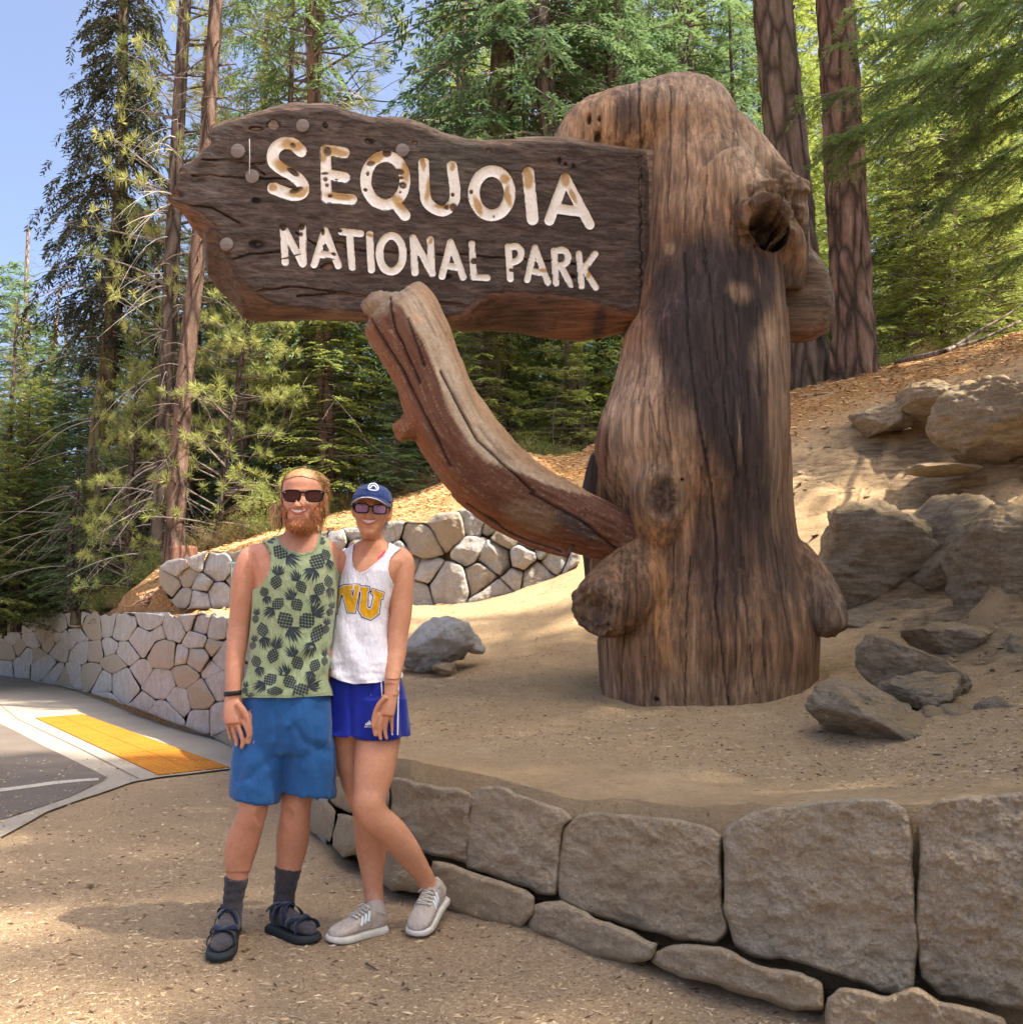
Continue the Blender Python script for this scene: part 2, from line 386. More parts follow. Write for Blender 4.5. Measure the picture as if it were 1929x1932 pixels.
# --- pavement, asphalt, paint, tactile paving
def sheet(name, poly, z, mat, parent=None, th=0.0):
    P = [ground(*p) for p in poly]; n = len(P); G = Geo()
    V = [(p[0], p[1], z) for p in P]; F = [tuple(range(n))]
    if th: V += [(p[0], p[1], z-th) for p in P]; F += [(i, (i+1) % n, n+(i+1) % n, n+i) for i in range(n)]
    a = sum((V[i][0]*V[(i+1) % n][1]-V[(i+1) % n][0]*V[i][1]) for i in range(n))
    if a < 0: F[0] = F[0][::-1]
    return obj(name, new_mesh(name, V, F, False), mat, parent)
m = M('concrete', .9, .2)
c = m.mix(m.noise(1.2, 6), (.27, .235, .185), (.34, .30, .24)); c = m.mix(m.math('MULTIPLY', m.noise(18, 5, .7), .4), c, (.33, .28, .22))
c = m.mix(m.math('MULTIPLY', m.noise(40, 3, .6, lo=.60, hi=.70), .6), c, (.20, .13, .08))
m.color(c); m.bump(m.noise(120, 4), .4, .004); MAT_CONC = m.m
m = M('asphalt', .92, .2)
c = m.mix(m.noise(1.5, 6), (.10, .083, .068), (.145, .12, .098)); c = m.mix(m.math('MULTIPLY', m.noise(90, 3, .7), .5), c, (.22, .19, .16))
c = m.mix(m.math('MULTIPLY', m.noise(25, 4, .6, lo=.58, hi=.68), .6), c, (.22, .12, .06))
m.color(c); m.bump(m.noise(200, 4, .8), .7, .005); MAT_ASPH = m.m
walk = [(-700,1315),(-150,1258),(0,1269),(67,1279),(126,1290),(183,1304),(247,1326),(289,1344),(343,1362),(417,1392),(470,1425),(480,1445),(434,1451),(380,1458),(299,1467),(250,1476),(205,1492),(150,1510),(89,1532),(40,1560),(-20,1592),(-500,1900)]
sheet('pavement', walk, 0.004, MAT_CONC)['kind'] = 'structure'
asph = [(-700,1330),(-180,1290),(-60,1336),(0,1366),(40,1386),(81,1408),(140,1437),(190,1462),(203,1469),(190,1478),(160,1492),(134,1505),(60,1530),(0,1550),(-100,1600),(-420,1760),(-900,1800)]
o_as = sheet('road', asph, 0.009, MAT_ASPH); o_as['kind'] = 'structure'
m = M('white_paint', .8); m.color(m.mix(m.noise(60, 4, .7, lo=.45, hi=.6), (.50, .46, .38), (.28, .24, .19)))
line = [(-300,1528),(-100,1504),(0,1491),(60,1483),(101,1477),(150,1473),(186,1471),(186,1475),(150,1478),(101,1483),(60,1489),(0,1497),(-100,1512),(-300,1538)]
lo_ = sheet('painted_line', line, 0.013, m.m); lo_['kind'] = 'structure'
m = M('joint', .9); m.color((.16, .13, .10)); MJ = m.m
def joint(a, b, wd=1.2, z=0.0085):
    A, B = ground(*a), ground(*b); d = (B-A)/np.linalg.norm(B-A); n = np.array([-d[1], d[0], 0])*0.008
    V = [A-n, B-n, B+n, A+n]; V = [(v[0], v[1], z) for v in V]
    return V
G = Geo()
for a, b in [((-150,1282),(0,1330)),((0,1330),(34,1358)),((34,1358),(150,1413)),((150,1413),(262,1471)),((34,1358),(64,1356)),((241,1348),(420,1392)),((0,1306),(90,1290)),((241,1348),(300,1343)),((-200,1297),(-60,1270)),((434,1450),(474,1430))]:
    G.add(joint(a, b), [(0, 1, 2, 3)])
obj('pavement_joint', G.mesh('pavement_joint', False), MJ)['kind'] = 'structure'
tr_ = empty('tactile_paving', ground(270, 1405), 'yellow tactile paving panel set in the concrete pavement near the road', 'paving')
m = M('yellow_tactile', .75, .25)
c = m.mix(m.noise(2.5, 5), (.34, .115, .004), (.40, .15, .009)); c = m.mix(m.math('MULTIPLY', m.noise(60, 4, .7, lo=.5, hi=.7), .5), c, (.45, .25, .08)); m.color(c); MY = m.m
TQ = [(66,1356),(156,1349),(434,1450),(299,1465)]
tq = [ground(*p) for p in TQ]
def tl(u, v):
    a = tq[0]*(1-u)+tq[3]*u; b = tq[1]*(1-u)+tq[2]*u; return a*(1-v)+b*v
for i in range(4):
    for j in range(2):
        e = .003; u0, u1, v0, v1 = i/4+e, (i+1)/4-e, j/2+e*2, (j+1)/2-e*2
        c4 = [tl(u0, v0), tl(u1, v0), tl(u1, v1), tl(u0, v1)]
        V = [(p[0], p[1], .014) for p in c4]+[(p[0], p[1], .005) for p in c4]
        obj('panel', new_mesh('panel', V, [(0, 1, 2, 3)[::-1], (0, 1, 5, 4), (1, 2, 6, 5), (2, 3, 7, 6), (3, 0, 4, 7)], False), MY, tr_)
G = Geo(); Lu = np.linalg.norm(tq[3]-tq[0]); Lv = np.linalg.norm(tq[1]-tq[0]); nu, nv = int(Lu/.062), int(Lv/.062)
a6 = np.arange(6)*math.pi/3; 
for i in range(nu):
    for j in range(nv):
        p = tl((i+.5)/nu, (j+.5)/nv); V = [(p[0]+.019*math.cos(a), p[1]+.019*math.sin(a), .0135) for a in a6]+[(p[0]+.011*math.cos(a), p[1]+.011*math.sin(a), .0195) for a in a6]
        G.add(V, [(k, (k+1) % 6, 6+(k+1) % 6, 6+k) for k in range(6)]+[tuple(range(6, 12))])
o = obj('raised_dome', G.mesh('raised_dome'), MY, tr_); o['kind'] = 'stuff'
# ================================================================== stone walls
def granite(name, grey, tan, dark, scale=1.0, tanf=(.35, .55)):
    m = M(name, .88, .25); r = m.rnd()
    base = m.mix(m.rng(r, tanf[0], tanf[1]), tan, grey)
    blot = m.noise(4*scale, 7, .75, lo=.42, hi=.58)
    c = m.mix(m.math('MULTIPLY', blot, .55), base, m.mix(.5, tan, (1, .9, .75), 'MULTIPLY'))
    c = m.mix(m.math('MULTIPLY', m.noise(14*scale, 8, .8, lo=.46, hi=.60), .5), c, dark)
    c = m.mix(m.math('MULTIPLY', m.noise(110*scale, 3, .8, lo=.5, hi=.62), .35), c, (.10, .08, .07))
    c = m.mix(m.math('MULTIPLY', m.noise(75*scale, 3, .8, lo=.54, hi=.66), .4), c, (.75, .70, .62))
    m.color(c); m.bump(m.noise(5*scale, 9, .78), .9, .07/scale); m.bump(m.noise(30*scale, 7, .8), .8, .014/scale)
    return m.m
MAT_WALL = granite('granite_wall', (.72, .73, .73), (.58, .49, .36), (.44, .425, .40), 1.0, (.22, .36))
MAT_NEAR = granite('granite_block', (.68, .56, .39), (.66, .50, .31), (.46, .32, .19), 1.3, (.2, .9))
def stone(name, poly, Yf, thick, prof, seed, mat, parent, n=22, rg=(1.0, .965, .87, .7, .48, .22), amp=.06, wob=1.0, lean=0.0, y0=1300, round_=.22, sharp=6, hf=0.0):
    """one stone of a wall: outline, face at forward distance Yf(px), thickness; broken planes on its face"""
    r = np.random.default_rng(seed); P = np.array(poly, float); c = P.mean(0)
    Q = np.vstack([P, P[:1]]); L = np.concatenate([[0], np.cumsum(np.linalg.norm(np.diff(Q, axis=0), axis=1))])
    t = np.linspace(0, L[-1], n, endpoint=False); O = np.stack([np.interp(t, L, Q[:, 0]), np.interp(t, L, Q[:, 1])], -1)
    Or = (np.roll(O, 1, 0)+np.roll(O, -1, 0))/2; O = O*(1-round_)+Or*round_
    size = np.abs(P-c).max(); O = O+r.normal(0, 1, O.shape)*size*.018*wob
    pl = [(r.normal(0, .5), r.normal(0, .5), 1.0+r.random()*.5) for _ in range(5)]
    RR = []
    def ring(s, dep, plane=True):
        p = c+(O-c)*s; q = (p-c)/size
        if plane:
            h = np.min([a*q[:, 0]+b*q[:, 1]+k for a, b, k in pl], axis=0)
            dep = dep-amp*(h-.6)-hf*fbm(np.stack([q[:, 0]*size*.06+seed, q[:, 1]*size*.06, 0*q[:, 0]], -1), 1.0, 5, seed % 89)-amp*.55*fbm(np.stack([q[:, 0]*1.7+seed*3.1, q[:, 1]*1.7, 0*q[:, 0]], -1), 1.0, 3, seed % 97)
        Y = Yf(p[:, 0])+dep+lean*(y0-p[:, 1])
        return atv(p[:, 0], p[:, 1], Y)
    RR.append(ring(.93, thick, False)); RR.append(ring(1.0, thick*.55, False))
    for s in rg:
        RR.append(ring(s, prof*(s**sharp)))
    RR.append(np.tile(ring(0.0, 0)[:1], (n, 1)))
    V, F = rings(RR[:-1], cap=False); k = len(V)
    V = np.vstack([V, RR[-1][:1]]); b = k-n
    F += [(b+j, b+(j+1) % n, k) for j in range(n)]; F.append(tuple(range(n-1, -1, -1)))
    return obj(name, new_mesh(name, V, F), mat, parent)
def big_stone(name, poly, Yf, thick, seed, mat, parent, st=2.2, edge=9.0, amp=.05, rough=.02, cham=.03, wig=5.0, pts=160):
    r = np.random.default_rng(seed); P = np.array(poly, float); n = len(P)
    Q = np.vstack([P, P[:1]]); L = np.concatenate([[0], np.cumsum(np.linalg.norm(np.diff(Q, axis=0), axis=1))]); t = np.linspace(0, L[-1], pts, endpoint=False)
    O = np.stack([np.interp(t, L, Q[:, 0]), np.interp(t, L, Q[:, 1])], -1)
    for _ in range(2): O = O*.5+(np.roll(O, 1, 0)+np.roll(O, -1, 0))*.25
    O = O+np.stack([fbm(np.stack([t*.03, 0*t+seed, 0*t], -1), 1, 4, seed), fbm(np.stack([t*.03, 0*t-seed, 0*t], -1), 1, 4, seed+3)], -1)*wig
    c = P.mean(0); size = np.abs(P-c).max(); pl = [(r.normal(0, .45), r.normal(0, .45), 1.0+r.random()*.5) for _ in range(6)]; poly2 = [tuple(o) for o in O]
    def dep(x, y, d):
        q = np.stack([(x-c[0])/size, (y-c[1])/size], -1); h = np.min([a*q[:, 0]+b*q[:, 1]+k for a, b, k in pl], axis=0); w3 = atv(x, y, 3.7+0*x)
        e = np.clip(1-d/edge, 0, 1); ch = ss(.1, .5, fbm(w3, 5, 3, seed+5))
        return -amp*(h-.6)+(cham+cham*1.2*ch)*e**2-rough*1.8*fbm(w3, 4.5, 3, seed+1)-rough*fbm(w3*[1, 1, 1.6], 16, 4, seed+2)-rough*.35*fbm(w3, 60, 3, seed+3)
    x, y, F = masked_grid(O[:, 0].min()-3, O[:, 0].max()+3, O[:, 1].min()-3, O[:, 1].max()+3, st, poly2); _, _, d = near_on_poly(x, y, poly2)
    V = atv(x, y, Yf(x)+dep(x, y, d)); k0 = len(V); m_ = len(O); e0 = dep(O[:, 0], O[:, 1], 0*O[:, 0]); R2 = []
    for dd, s in ((-.004, .996), (.04, 1.0), (.15, 1.0), (thick, .96)):
        p = c+(O-c)*s; R2.append(atv(p[:, 0], p[:, 1], Yf(p[:, 0])+e0+dd))
    V = np.vstack([V]+R2); F = [tuple(f) for f in F]
    for a in range(3):
        for j in range(m_): F.append((k0+a*m_+j, k0+a*m_+(j+1) % m_, k0+(a+1)*m_+(j+1) % m_, k0+(a+1)*m_+j))
    F.append(tuple(k0+3*m_+j for j in range(m_))); me = new_mesh(name, V, F); bm = bmesh.new(); bm.from_mesh(me); bmesh.ops.recalc_face_normals(bm, faces=bm.faces); bm.to_mesh(me); bm.free()
    return obj(name, me, mat, parent)
def clip_half(poly, m_, d):
    out = []; n = len(poly)
    for i in range(n):
        a, b = poly[i], poly[(i+1) % n]; fa = (a[0]-m_[0])*d[0]+(a[1]-m_[1])*d[1]; fb = (b[0]-m_[0])*d[0]+(b[1]-m_[1])*d[1]
        if fa <= 0: out.append(a)
        if (fa < 0 < fb) or (fb < 0 < fa): t = fa/(fa-fb); out.append((a[0]+(b[0]-a[0])*t, a[1]+(b[1]-a[1])*t))
    return out
def cells(seeds, topf, botf, x0, x1, gap, ax=1.0):
    """split a strip between two curves into one cell round each seed"""
    res = []; rw = np.random.default_rng(12); wt = rw.random(len(seeds))
    for i, s in enumerate(seeds):
        w_ = 90; poly = [(s[0]-w_, s[1]-w_), (s[0]+w_, s[1]-w_), (s[0]+w_, s[1]+w_), (s[0]-w_, s[1]+w_)]
        for j, q in enumerate(seeds):
            if i == j: continue
            d = ((q[0]-s[0]), (q[1]-s[1])); L = math.hypot(*d)
            if L > 130: continue
            f_ = .5+(wt[i]-wt[j])*.17; mid = (s[0]+d[0]*f_-d[0]/L*gap, s[1]+d[1]*f_-d[1]/L*gap); poly = clip_half(poly, mid, d)
            if len(poly) < 3: break
        if len(poly) < 3: continue
        # densify, clamp into strip
        D = []
        for k in range(len(poly)):
            a, b = poly[k], poly[(k+1) % len(poly)]
            for t in np.linspace(0, 1, 5)[:-1]: D.append((a[0]+(b[0]-a[0])*t, a[1]+(b[1]-a[1])*t))
        D = [(min(max(x, x0), x1), min(max(y, topf(x)), botf(x))) for x, y in D]
        E = [D[0]]
        for p in D[1:]:
            if math.hypot(p[0]-E[-1][0], p[1]-E[-1][1]) > .7: E.append(p)
        if len(E) > 3: res.append(E)
    return res
# --- lower retaining wall
lw = empty('stone_retaining_wall', at(250, 1300, 15), 'long low retaining wall of fitted grey and tan granite beside the pavement, curving behind the couple', 'retaining wall')
sz = [(40,815),(165,797),(228,775),(265,775),(330,800),(425,785),(515,820),(605,815),(700,825),(845,785),(880,850),(970,820),(1050,780),(1120,800),(1230,820),(1320,830),(1410,830),
 (25,960),(75,880),(112,930),(185,890),(232,870),(272,885),(345,930),(318,880),(388,900),(430,870),(445,950),(530,955),(620,940),(790,890),(700,960),(920,975),(1025,990),(1095,900),(1100,1000),(1200,940),(1255,985),(1330,980),(1400,950),
 (110,1045),(160,970),(205,970),(250,1050),(308,1095),(352,1110),(415,1090),(505,1090),(582,1130),(640,1015),(690,1130),(790,1070),(815,1250),(900,1140),(905,1310),(1000,1220),(1040,1090),(1120,1190),(1225,1130),(1130,1340),(1265,1340),(1190,1060),(1340,1200),(1310,1420),(1390,1100),(1400,1300),(590,1230),
 (20,1050),(-60,860),(-60,1000),(-180,900),(-180,1010),(-300,860),(-320,990)]
seeds = [(x*.3361, 907.8+y*.3361) for x, y in sz]
rr = np.random.default_rng(3)
for k, px in enumerate(np.arange(485, 625, 26)):
    top = np.interp(px, [430, 640], [1165, 1462]); bot = np.interp(px, [417, 470, 540, 600, 640], [1392, 1430, 1510, 1580, 1615])
    for f in (.17, .5, .84): seeds.append((px+rr.uniform(-7, 7), top+(bot-top)*f+rr.uniform(-7, 7)))
jit = lambda x: 3.0*math.sin(x*.31)+2.4*math.sin(x*.83+1)+1.5*math.sin(x*1.9)
topf = lambda x: float(np.interp(x, [-150, 0, 60, 250, 430, 500, 560, 640], [1168, 1167, 1159, 1158, 1160, 1205, 1290, 1455]))+jit(x)
botf = lambda x: float(np.interp(x, [-150, 0, 67, 126, 183, 247, 289, 343, 417, 470, 540, 600, 640], [1262, 1275, 1284, 1296, 1311, 1333, 1350, 1369, 1398, 1432, 1512, 1582, 1615]))
for i, E in enumerate(cells(seeds, topf, botf, -150, 618, .16)):
    cx = sum(p[0] for p in E)/len(E); Yc = Yw(cx); a = .045+.002*Yc
    pr_ = float(rr.uniform(-.05, .07)); big_stone('stone', E, lambda p: Yw(p)+.02-pr_, .42, 100+i, MAT_WALL, lw, st=2.0+(cx > 430)*1.0, edge=3.2, amp=a*1.8, rough=.020+.0015*Yc, cham=.022+.002*Yc, wig=2.6, pts=60)
# --- upper retaining wall
uw = empty('stone_retaining_wall', at(700, 1145, 12.2), 'upper retaining wall of big pale grey granite blocks on the bank behind the couple', 'retaining wall')
sR = [(70,300),(150,315),(235,295),(250,375),(430,290),(380,370),(610,340),(915,370),(790,235),(920,205),(1020,230),(1120,315),(640,505),(560,470),(760,590),(590,630),(1180,430),(1060,440),(990,540),(1140,540),(1050,625),(1290,565),(1400,440),(1470,470),(480,560),(400,480),(490,420),(300,480),(180,430),(100,420),(380,600),(250,600),(120,560),(1330,370),(1220,330)]
sL = [(1000,475),(1100,455),(1230,480),(1340,430),(950,575),(1052,530),(1135,580),(1040,650),(1120,670),(1240,650),(1340,560),(1420,470),(1420,620),(1510,440),(1520,560),(1500,660),(1620,400),(1620,520),(1610,640)]
seeds = [(583.6+x*.3361, 907.8+y*.3361) for x, y in sR]+[(x*.3361, 907.8+y*.3361) for x, y in sL]
topf = lambda x: float(np.interp(x, [303, 312, 350, 385, 430, 470, 540, 600, 660, 720, 815, 832, 890, 940, 1000, 1060, 1095], [1070, 1058, 1052, 1040, 1042, 1035, 1020, 1006, 996, 984, 988, 968, 958, 965, 985, 1010, 1040]))+jit(x)*.5
botf = lambda x: float(np.interp(x, [300, 330, 430, 780, 890, 975, 1000, 1095], [1100, 1147, 1150, 1148, 1144, 1134, 1122, 1062]))
for i, E in enumerate(cells(seeds, topf, botf, 300, 1093, .3)):
    pr_ = float(rr.uniform(-.08, .10)); big_stone('stone', E, lambda p: Yu(p)-pr_, .45, 400+i, MAT_WALL, uw, st=2.2, edge=4.2, amp=.16, rough=.036, cham=.03, wig=4.0, pts=70)
# --- near wall of big blocks
nw = empty('stone_block_wall', at(1300, 1800, 3.7), 'edging wall of large tan granite blocks in front of the big wooden sign', 'retaining wall')
def z7(L): return [(583.6+x*.6975, 1361.7+y*.6975) for x, y in L]
top_row = [z7([(216,146),(300,168),(400,180),(437,198),(428,300),(424,385),(380,370),(310,352),(262,330),(216,300)]),
 z7([(440,196),(470,172),(520,178),(600,212),(690,240),(712,262),(684,285),(672,400),(664,468),(620,462),(560,440),(480,408),(427,402),(430,300)]),
 z7([(692,282),(730,252),(800,246),(900,260),(1000,268),(1080,286),(1112,310),(1112,420),(1116,510),(1130,560),(1098,600),(1020,590),(940,572),(850,548),(780,530),(730,512),(678,478),(674,400)]),
 z7([(1120,300),(1150,268),(1200,250),(1300,228),(1400,214),(1510,205),(1570,212),(1612,245),(1626,285),(1628,450),(1640,600),(1630,722),(1602,742),(1540,728),(1480,702),(1380,664),(1300,645),(1200,632),(1148,602),(1122,500),(1122,400)]),
 z7([(1648,262),(1690,216),(1760,206),(1850,198),(1929,195),(2010,205),(2050,260),(2062,500),(2056,790),(1990,790),(1929,780),(1850,765),(1780,752),(1700,736),(1656,690),(1640,560),(1650,400)]),
 z7([(2075,265),(2130,210),(2300,200),(2440,230),(2470,300),(2470,860),(2300,850),(2150,820),(2070,800)]),
 [(622,1472),(650,1462),(668,1472),(672,1530),(658,1532),(634,1520),(616,1508)],
 [(674,1460),(700,1456),(732,1458),(733,1530),(733,1572),(700,1562),(677,1545)]]
low_row = [z7([(330,372),(390,385),(480,420),(590,455),(612,475),(605,520),(572,560),(480,548),(400,520),(330,480)]),
 z7([(600,500),(640,484),(680,486),(760,522),(850,560),(942,598),(925,640),(860,660),(760,640),(680,600),(590,560)]),
 z7([(930,622),(980,604),(1060,604),(1130,612),(1200,652),(1330,680),(1388,705),(1388,780),(1300,782),(1150,730),(1000,690),(922,655)]),
 z7([(1402,745),(1430,725),(1480,718),(1560,740),(1640,715),(1700,752),(1800,775),(1880,800),(1900,850),(1880,910),(1600,910),(1400,860),(1395,790)]),
 [(585,1512),(612,1512),(636,1530),(630,1560),(622,1590),(586,1570)],
 [(636,1535),(668,1537),(676,1560),(678,1612),(650,1620),(625,1598),(632,1560)],
 [(684,1575),(730,1582),(790,1610),(812,1640),(800,1690),(740,1680),(690,1640)]]
def grow_(E, d): c = np.mean(E, 0); return [tuple(np.array(p)+(np.array(p)-c)/np.linalg.norm(np.array(p)-c)*d) for p in E]
for i, E in enumerate(top_row):
    big_stone('stone', grow_(E, 2.2), lambda p: Yw(p)+.05, .45, 700+i, MAT_NEAR, nw, st=2.4 if i < 6 else 3.0, edge=7.0 if i < 6 else 5, cham=.02)
for i, E in enumerate(low_row):
    big_stone('stone', E, lambda p: Yw(p)-.09, .40, 740+i, MAT_NEAR, nw, st=3.0, edge=12, rough=.016)
# ================================================================== the carved sign: trunk, board, brace
def blob(px, py, x, y, rx, ry, rot=0, soft=.5, wx=None, wy=None):
    c, s_ = math.cos(R(rot)), math.sin(R(rot)); dx, dy = px-x, py-y
    if wx is not None: dx = dx+wx; dy = dy+wy
    u = (dx*c+dy*s_)/rx; v = (-dx*s_+dy*c)/ry; return 1-ss(1-soft, 1+soft, np.sqrt(u*u+v*v))
def over(C, m, col): return C*(1-m[:, None])+np.array(col)[None, :]*m[:, None]
def wood_mat(name, axis, grain=1.0):
    m = M(name, .72, .3); c = m.attr('Col')
    sc = {'z': (1, 1, .07), 'x': (.07, 1, 1)}[axis]
    g = m.noise(28*grain, 6, .7, vec=m.map(sc), lo=.40, hi=.60, dist=.3); g2 = m.noise(95*grain, 4, .7, vec=m.map(sc), lo=.35, hi=.65)
    c = m.mix(.62, c, m.mix(g, (.35, .31, .28), (1.6, 1.55, 1.48)), 'MULTIPLY'); c = m.mix(.4, c, m.mix(g2, (.45, .42, .4), (1.35, 1.35, 1.35)), 'MULTIPLY')
    f = m.noise(4, 6, .7, lo=.4, hi=.62); c = m.mix(.35, c, m.mix(f, (.6, .55, .52), (1.25, 1.2, 1.15)), 'MULTIPLY')
    m.color(c); m.bump(g, .55, .012); m.bump(g2, .4, .004); m.bump(m.noise(16, 6, .7), .3, .01)
    return m.m
MAT_TRUNK = wood_mat('weathered_wood_vertical', 'z', .8); MAT_BOARD = wood_mat('weathered_wood_board', 'x')
sign = empty('park_sign', at(1300, 1330, 7.6), 'giant carved sequoia trunk with branching brace holding a dark wooden board lettered SEQUOIA NATIONAL PARK', 'sign')
# --- trunk
G = Geo()
TB = [(1440,1142,1532,7.65),(1340,1138,1532,7.65),(1280,1133,1536,7.65),(1210,1127,1538,7.65),(1150,1150,1530,7.65),(1080,1178,1514,7.65),(1010,1182,1504,7.65),(960,1168,1499,7.65),
 (905,1136,1496,7.65),(850,1122,1494,7.65),(800,1126,1492,7.65),(745,1148,1490,7.65),(700,1160,1488,7.65),(640,1168,1483,7.65),(600,1190,1480,7.66),(500,1205,1474,7.68),(400,1206,1458,7.7),(320,1204,1438,7.72),
 (280,1203,1420,7.75),(240,1200,1402,7.76),(205,1198,1386,7.78),(178,1203,1368,7.8),(160,1218,1342,7.82),(150,1242,1312,7.84)]
tb = np.array(TB, float); ys_ = np.concatenate([np.linspace(1440, 200, 60), np.linspace(190, 150, 8)])
k = 56; a = np.arange(k)*2*math.pi/k; rl = []
for y in ys_:
    o_ = np.argsort(tb[:, 0]); xl = np.interp(y, tb[o_, 0], tb[o_, 1]); xr = np.interp(y, tb[o_, 0], tb[o_, 2]); Yc = np.interp(y, tb[o_, 0], tb[o_, 3])
    c = at((xl+xr)/2, y, Yc); hw = (xr-xl)/2/FPX*Yc; hd = hw*np.interp(y, [150, 300, 600, 1100, 1340], [.8, .85, .95, .85, .8])
    rl.append(np.stack([c[0]+hw*np.cos(a), c[1]+hd*np.sin(a), c[2]+0*a], -1))
G.add(*rings(rl))
G.add(*tpx([(1330,275,70,7.85),(1270,245,92,7.85),(1190,252,92,7.8),(1125,268,82,7.78),(1080,305,58,7.75),(1060,345,40,7.75)], 28, 24))
G.add(*tpx([(1350,300,95,7.8),(1420,338,66,7.75),(1475,362,46,7.7),(1508,360,26,7.66),(1528,352,10,7.64)], 22, 18)); G.add(*tpx([(1440,370,50,7.75),(1490,400,34,7.7),(1502,425,18,7.66)], 18, 10))
G.add(*tpx([(1360,350,80,7.5),(1415,395,60,7.32),(1440,418,47,7.16),(1447,424,42,7.12)], 24, 16))
G.add(*tpx([(1450,540,60,7.7),(1458,470,60,7.6),(1445,420,50,7.45)], 20, 10))
G.add(*tpx([(1275,1060,120,7.66),(1215,1095,88,7.46),(1160,1128,68,7.24),(1130,1145,58,7.12),(1118,1150,50,7.08)], 28, 20))
G.add(*tpx([(1480,1060,60,7.6),(1530,1110,48,7.45),(1562,1165,36,7.33),(1572,1192,26,7.3)], 20, 14))
G.add(*tpx([(1150,860,30,8.0),(1140,930,40,8.05),(1138,1010,42,8.05),(1145,1100,46,8.0)], 20, 10))
G.add(*tpx([(1248,830,40,7.42),(1250,880,56,7.32),(1250,938,60,7.27),(1252,1000,54,7.34),(1256,1060,40,7.45)], 24, 16))
me, V = remesh(G, .0125, 26, .6)
N_ = normals(me); px, py = proj(V); front = (N_[:, 1] < 0.25)
wx = 22*fbm(V, 2.2, 4, 61); wy = 40*fbm(V, 1.6, 4, 62)
disp = .045*fbm(V*[1, 1, .5], 1.6, 4, 51)+.012*fbm(V*[1, 1, .12], 9, 4, 52)+.004*fbm(V*[1, 1, .10], 34, 3, 53)
# vertical drying cracks
CR = [[(1207,150),(1206,200),(1212,270),(1210,285)],[(1240,152),(1236,230)],[(1262,165),(1266,300),(1258,420)],[(1292,200),(1297,330),(1290,440)],[(1335,330),(1325,430),(1330,520)],[(1165,200),(1162,262)],
 [(1250,640),(1255,760),(1265,850)],[(1290,480),(1296,620),(1310,760),(1335,900),(1350,1010),(1352,1150),(1375,1330)],[(1330,470),(1345,600),(1370,800),(1390,900)],[(1410,700),(1418,820)],
 [(1225,760),(1240,830)],[(1180,1180),(1172,1330)],[(1300,1050),(1296,1180),(1290,1330)],[(1235,1130),(1230,1330)],[(1400,1050),(1408,1180),(1425,1310)],[(1320,880),(1318,1010)],[(1445,620),(1452,800)],
 [(1130,300),(1129,240)],[(1100,250),(1098,275)],[(1188,160),(1190,250)],[(1455,1000),(1470,1120),(1490,1230)],[(1270,1000),(1268,1120)],[(1365,560),(1372,700)],[(1385,1120),(1388,1260)]]
cm = np.zeros(len(V)); wxs = 5*fbm(V, 3.0, 3, 63)
for i, c in enumerate(CR):
    _, _, d = near_on_poly(px+wxs, py, c, closed=False); wd = 2.8 if i in (0, 7) else 1.7
    cm = np.maximum(cm, (1-ss(wd*.45, wd*1.15, d))*(1.0 if i in (0, 7, 8, 12) else .75))
r9 = np.random.default_rng(19); fine = np.zeros(len(V))
for i in range(70):
    x0 = r9.uniform(1130, 1500); y0_ = r9.uniform(160, 1250); L = r9.uniform(40, 200); sl = (x0-1330)*.00012*L
    _, _, d = near_on_poly(px+wxs, py, [(x0, y0_), (x0+r9.uniform(-3, 3)+sl*.5, y0_+L*.5), (x0+r9.uniform(-5, 5)+sl, y0_+L)], closed=False); fine = np.maximum(fine, 1-ss(.5, 1.7, d))
cm = np.maximum(cm, fine*.6)
cm *= front
disp -= .014*cm
def rel(x, y, rx, ry, f): return f*blob(px, py, x, y, rx, ry)
# knots and hollow ends
kn = blob(px, py, 1250, 938, 30, 36, 0, .25)*front; ring_ = blob(px, py, 1250, 938, 46, 52, 0, .35)*front
disp += .015*ring_-.05*kn+.07*kn*np.abs(fbm(V, 14, 3, 71))
kb = blob(px, py, 1122, 1150, 52, 56, 0, .25)*(N_[:, 1] < -.1); rk_ = np.hypot((px-1130)/1.0, (py-1150)/1.1)
disp += kb*(.03*fbm(V, 5, 3, 79)+.025*np.abs(fbm(V, 9, 3, 72))-.035*(1-ss(18, 26, rk_))+.012*np.sin(rk_*.4+5*fbm(V, 5, 3, 77))+.02*fbm(V, 16, 3, 78))
st_ = blob(px, py, 1566, 1150, 46, 76, -30, .2); disp += st_*.035*fbm(V*[1, 1, .5], 12, 3, 73)
sp_ = blob(px, py, 1485, 365, 60, 55, 20, .25); disp += sp_*.045*fbm(V*[.4, 1, 1], 14, 3, 74)
ho = blob(px, py, 1450, 430, 31, 38, 0, .18, 9*fbm(V, 9, 3, 79), 9*fbm(V, 9, 3, 80))*(N_[:, 1] < 0.1)*(V[:, 1] < 7.45)
brk = blob(px, py, 1440, 415, 60, 66, 0, .25)*(N_[:, 1] < 0.3); disp += brk*.10*fbm(V*[1, 1, .6], 13, 3, 75)
for hx_, hy_, rx_, ry_ in ((1110,223,4,10),(1127,260,6,11),(1130,223,2.5,5),(1238,1320,4,4),(1286,905,3,3)):
    hb = blob(px, py, hx_, hy_, rx_, ry_, 0, .3)*front; disp -= .05*hb; cm = np.maximum(cm, hb)
# notch where the board enters
V2 = V+N_*disp[:, None]; V2[:, 1] += .30*ho
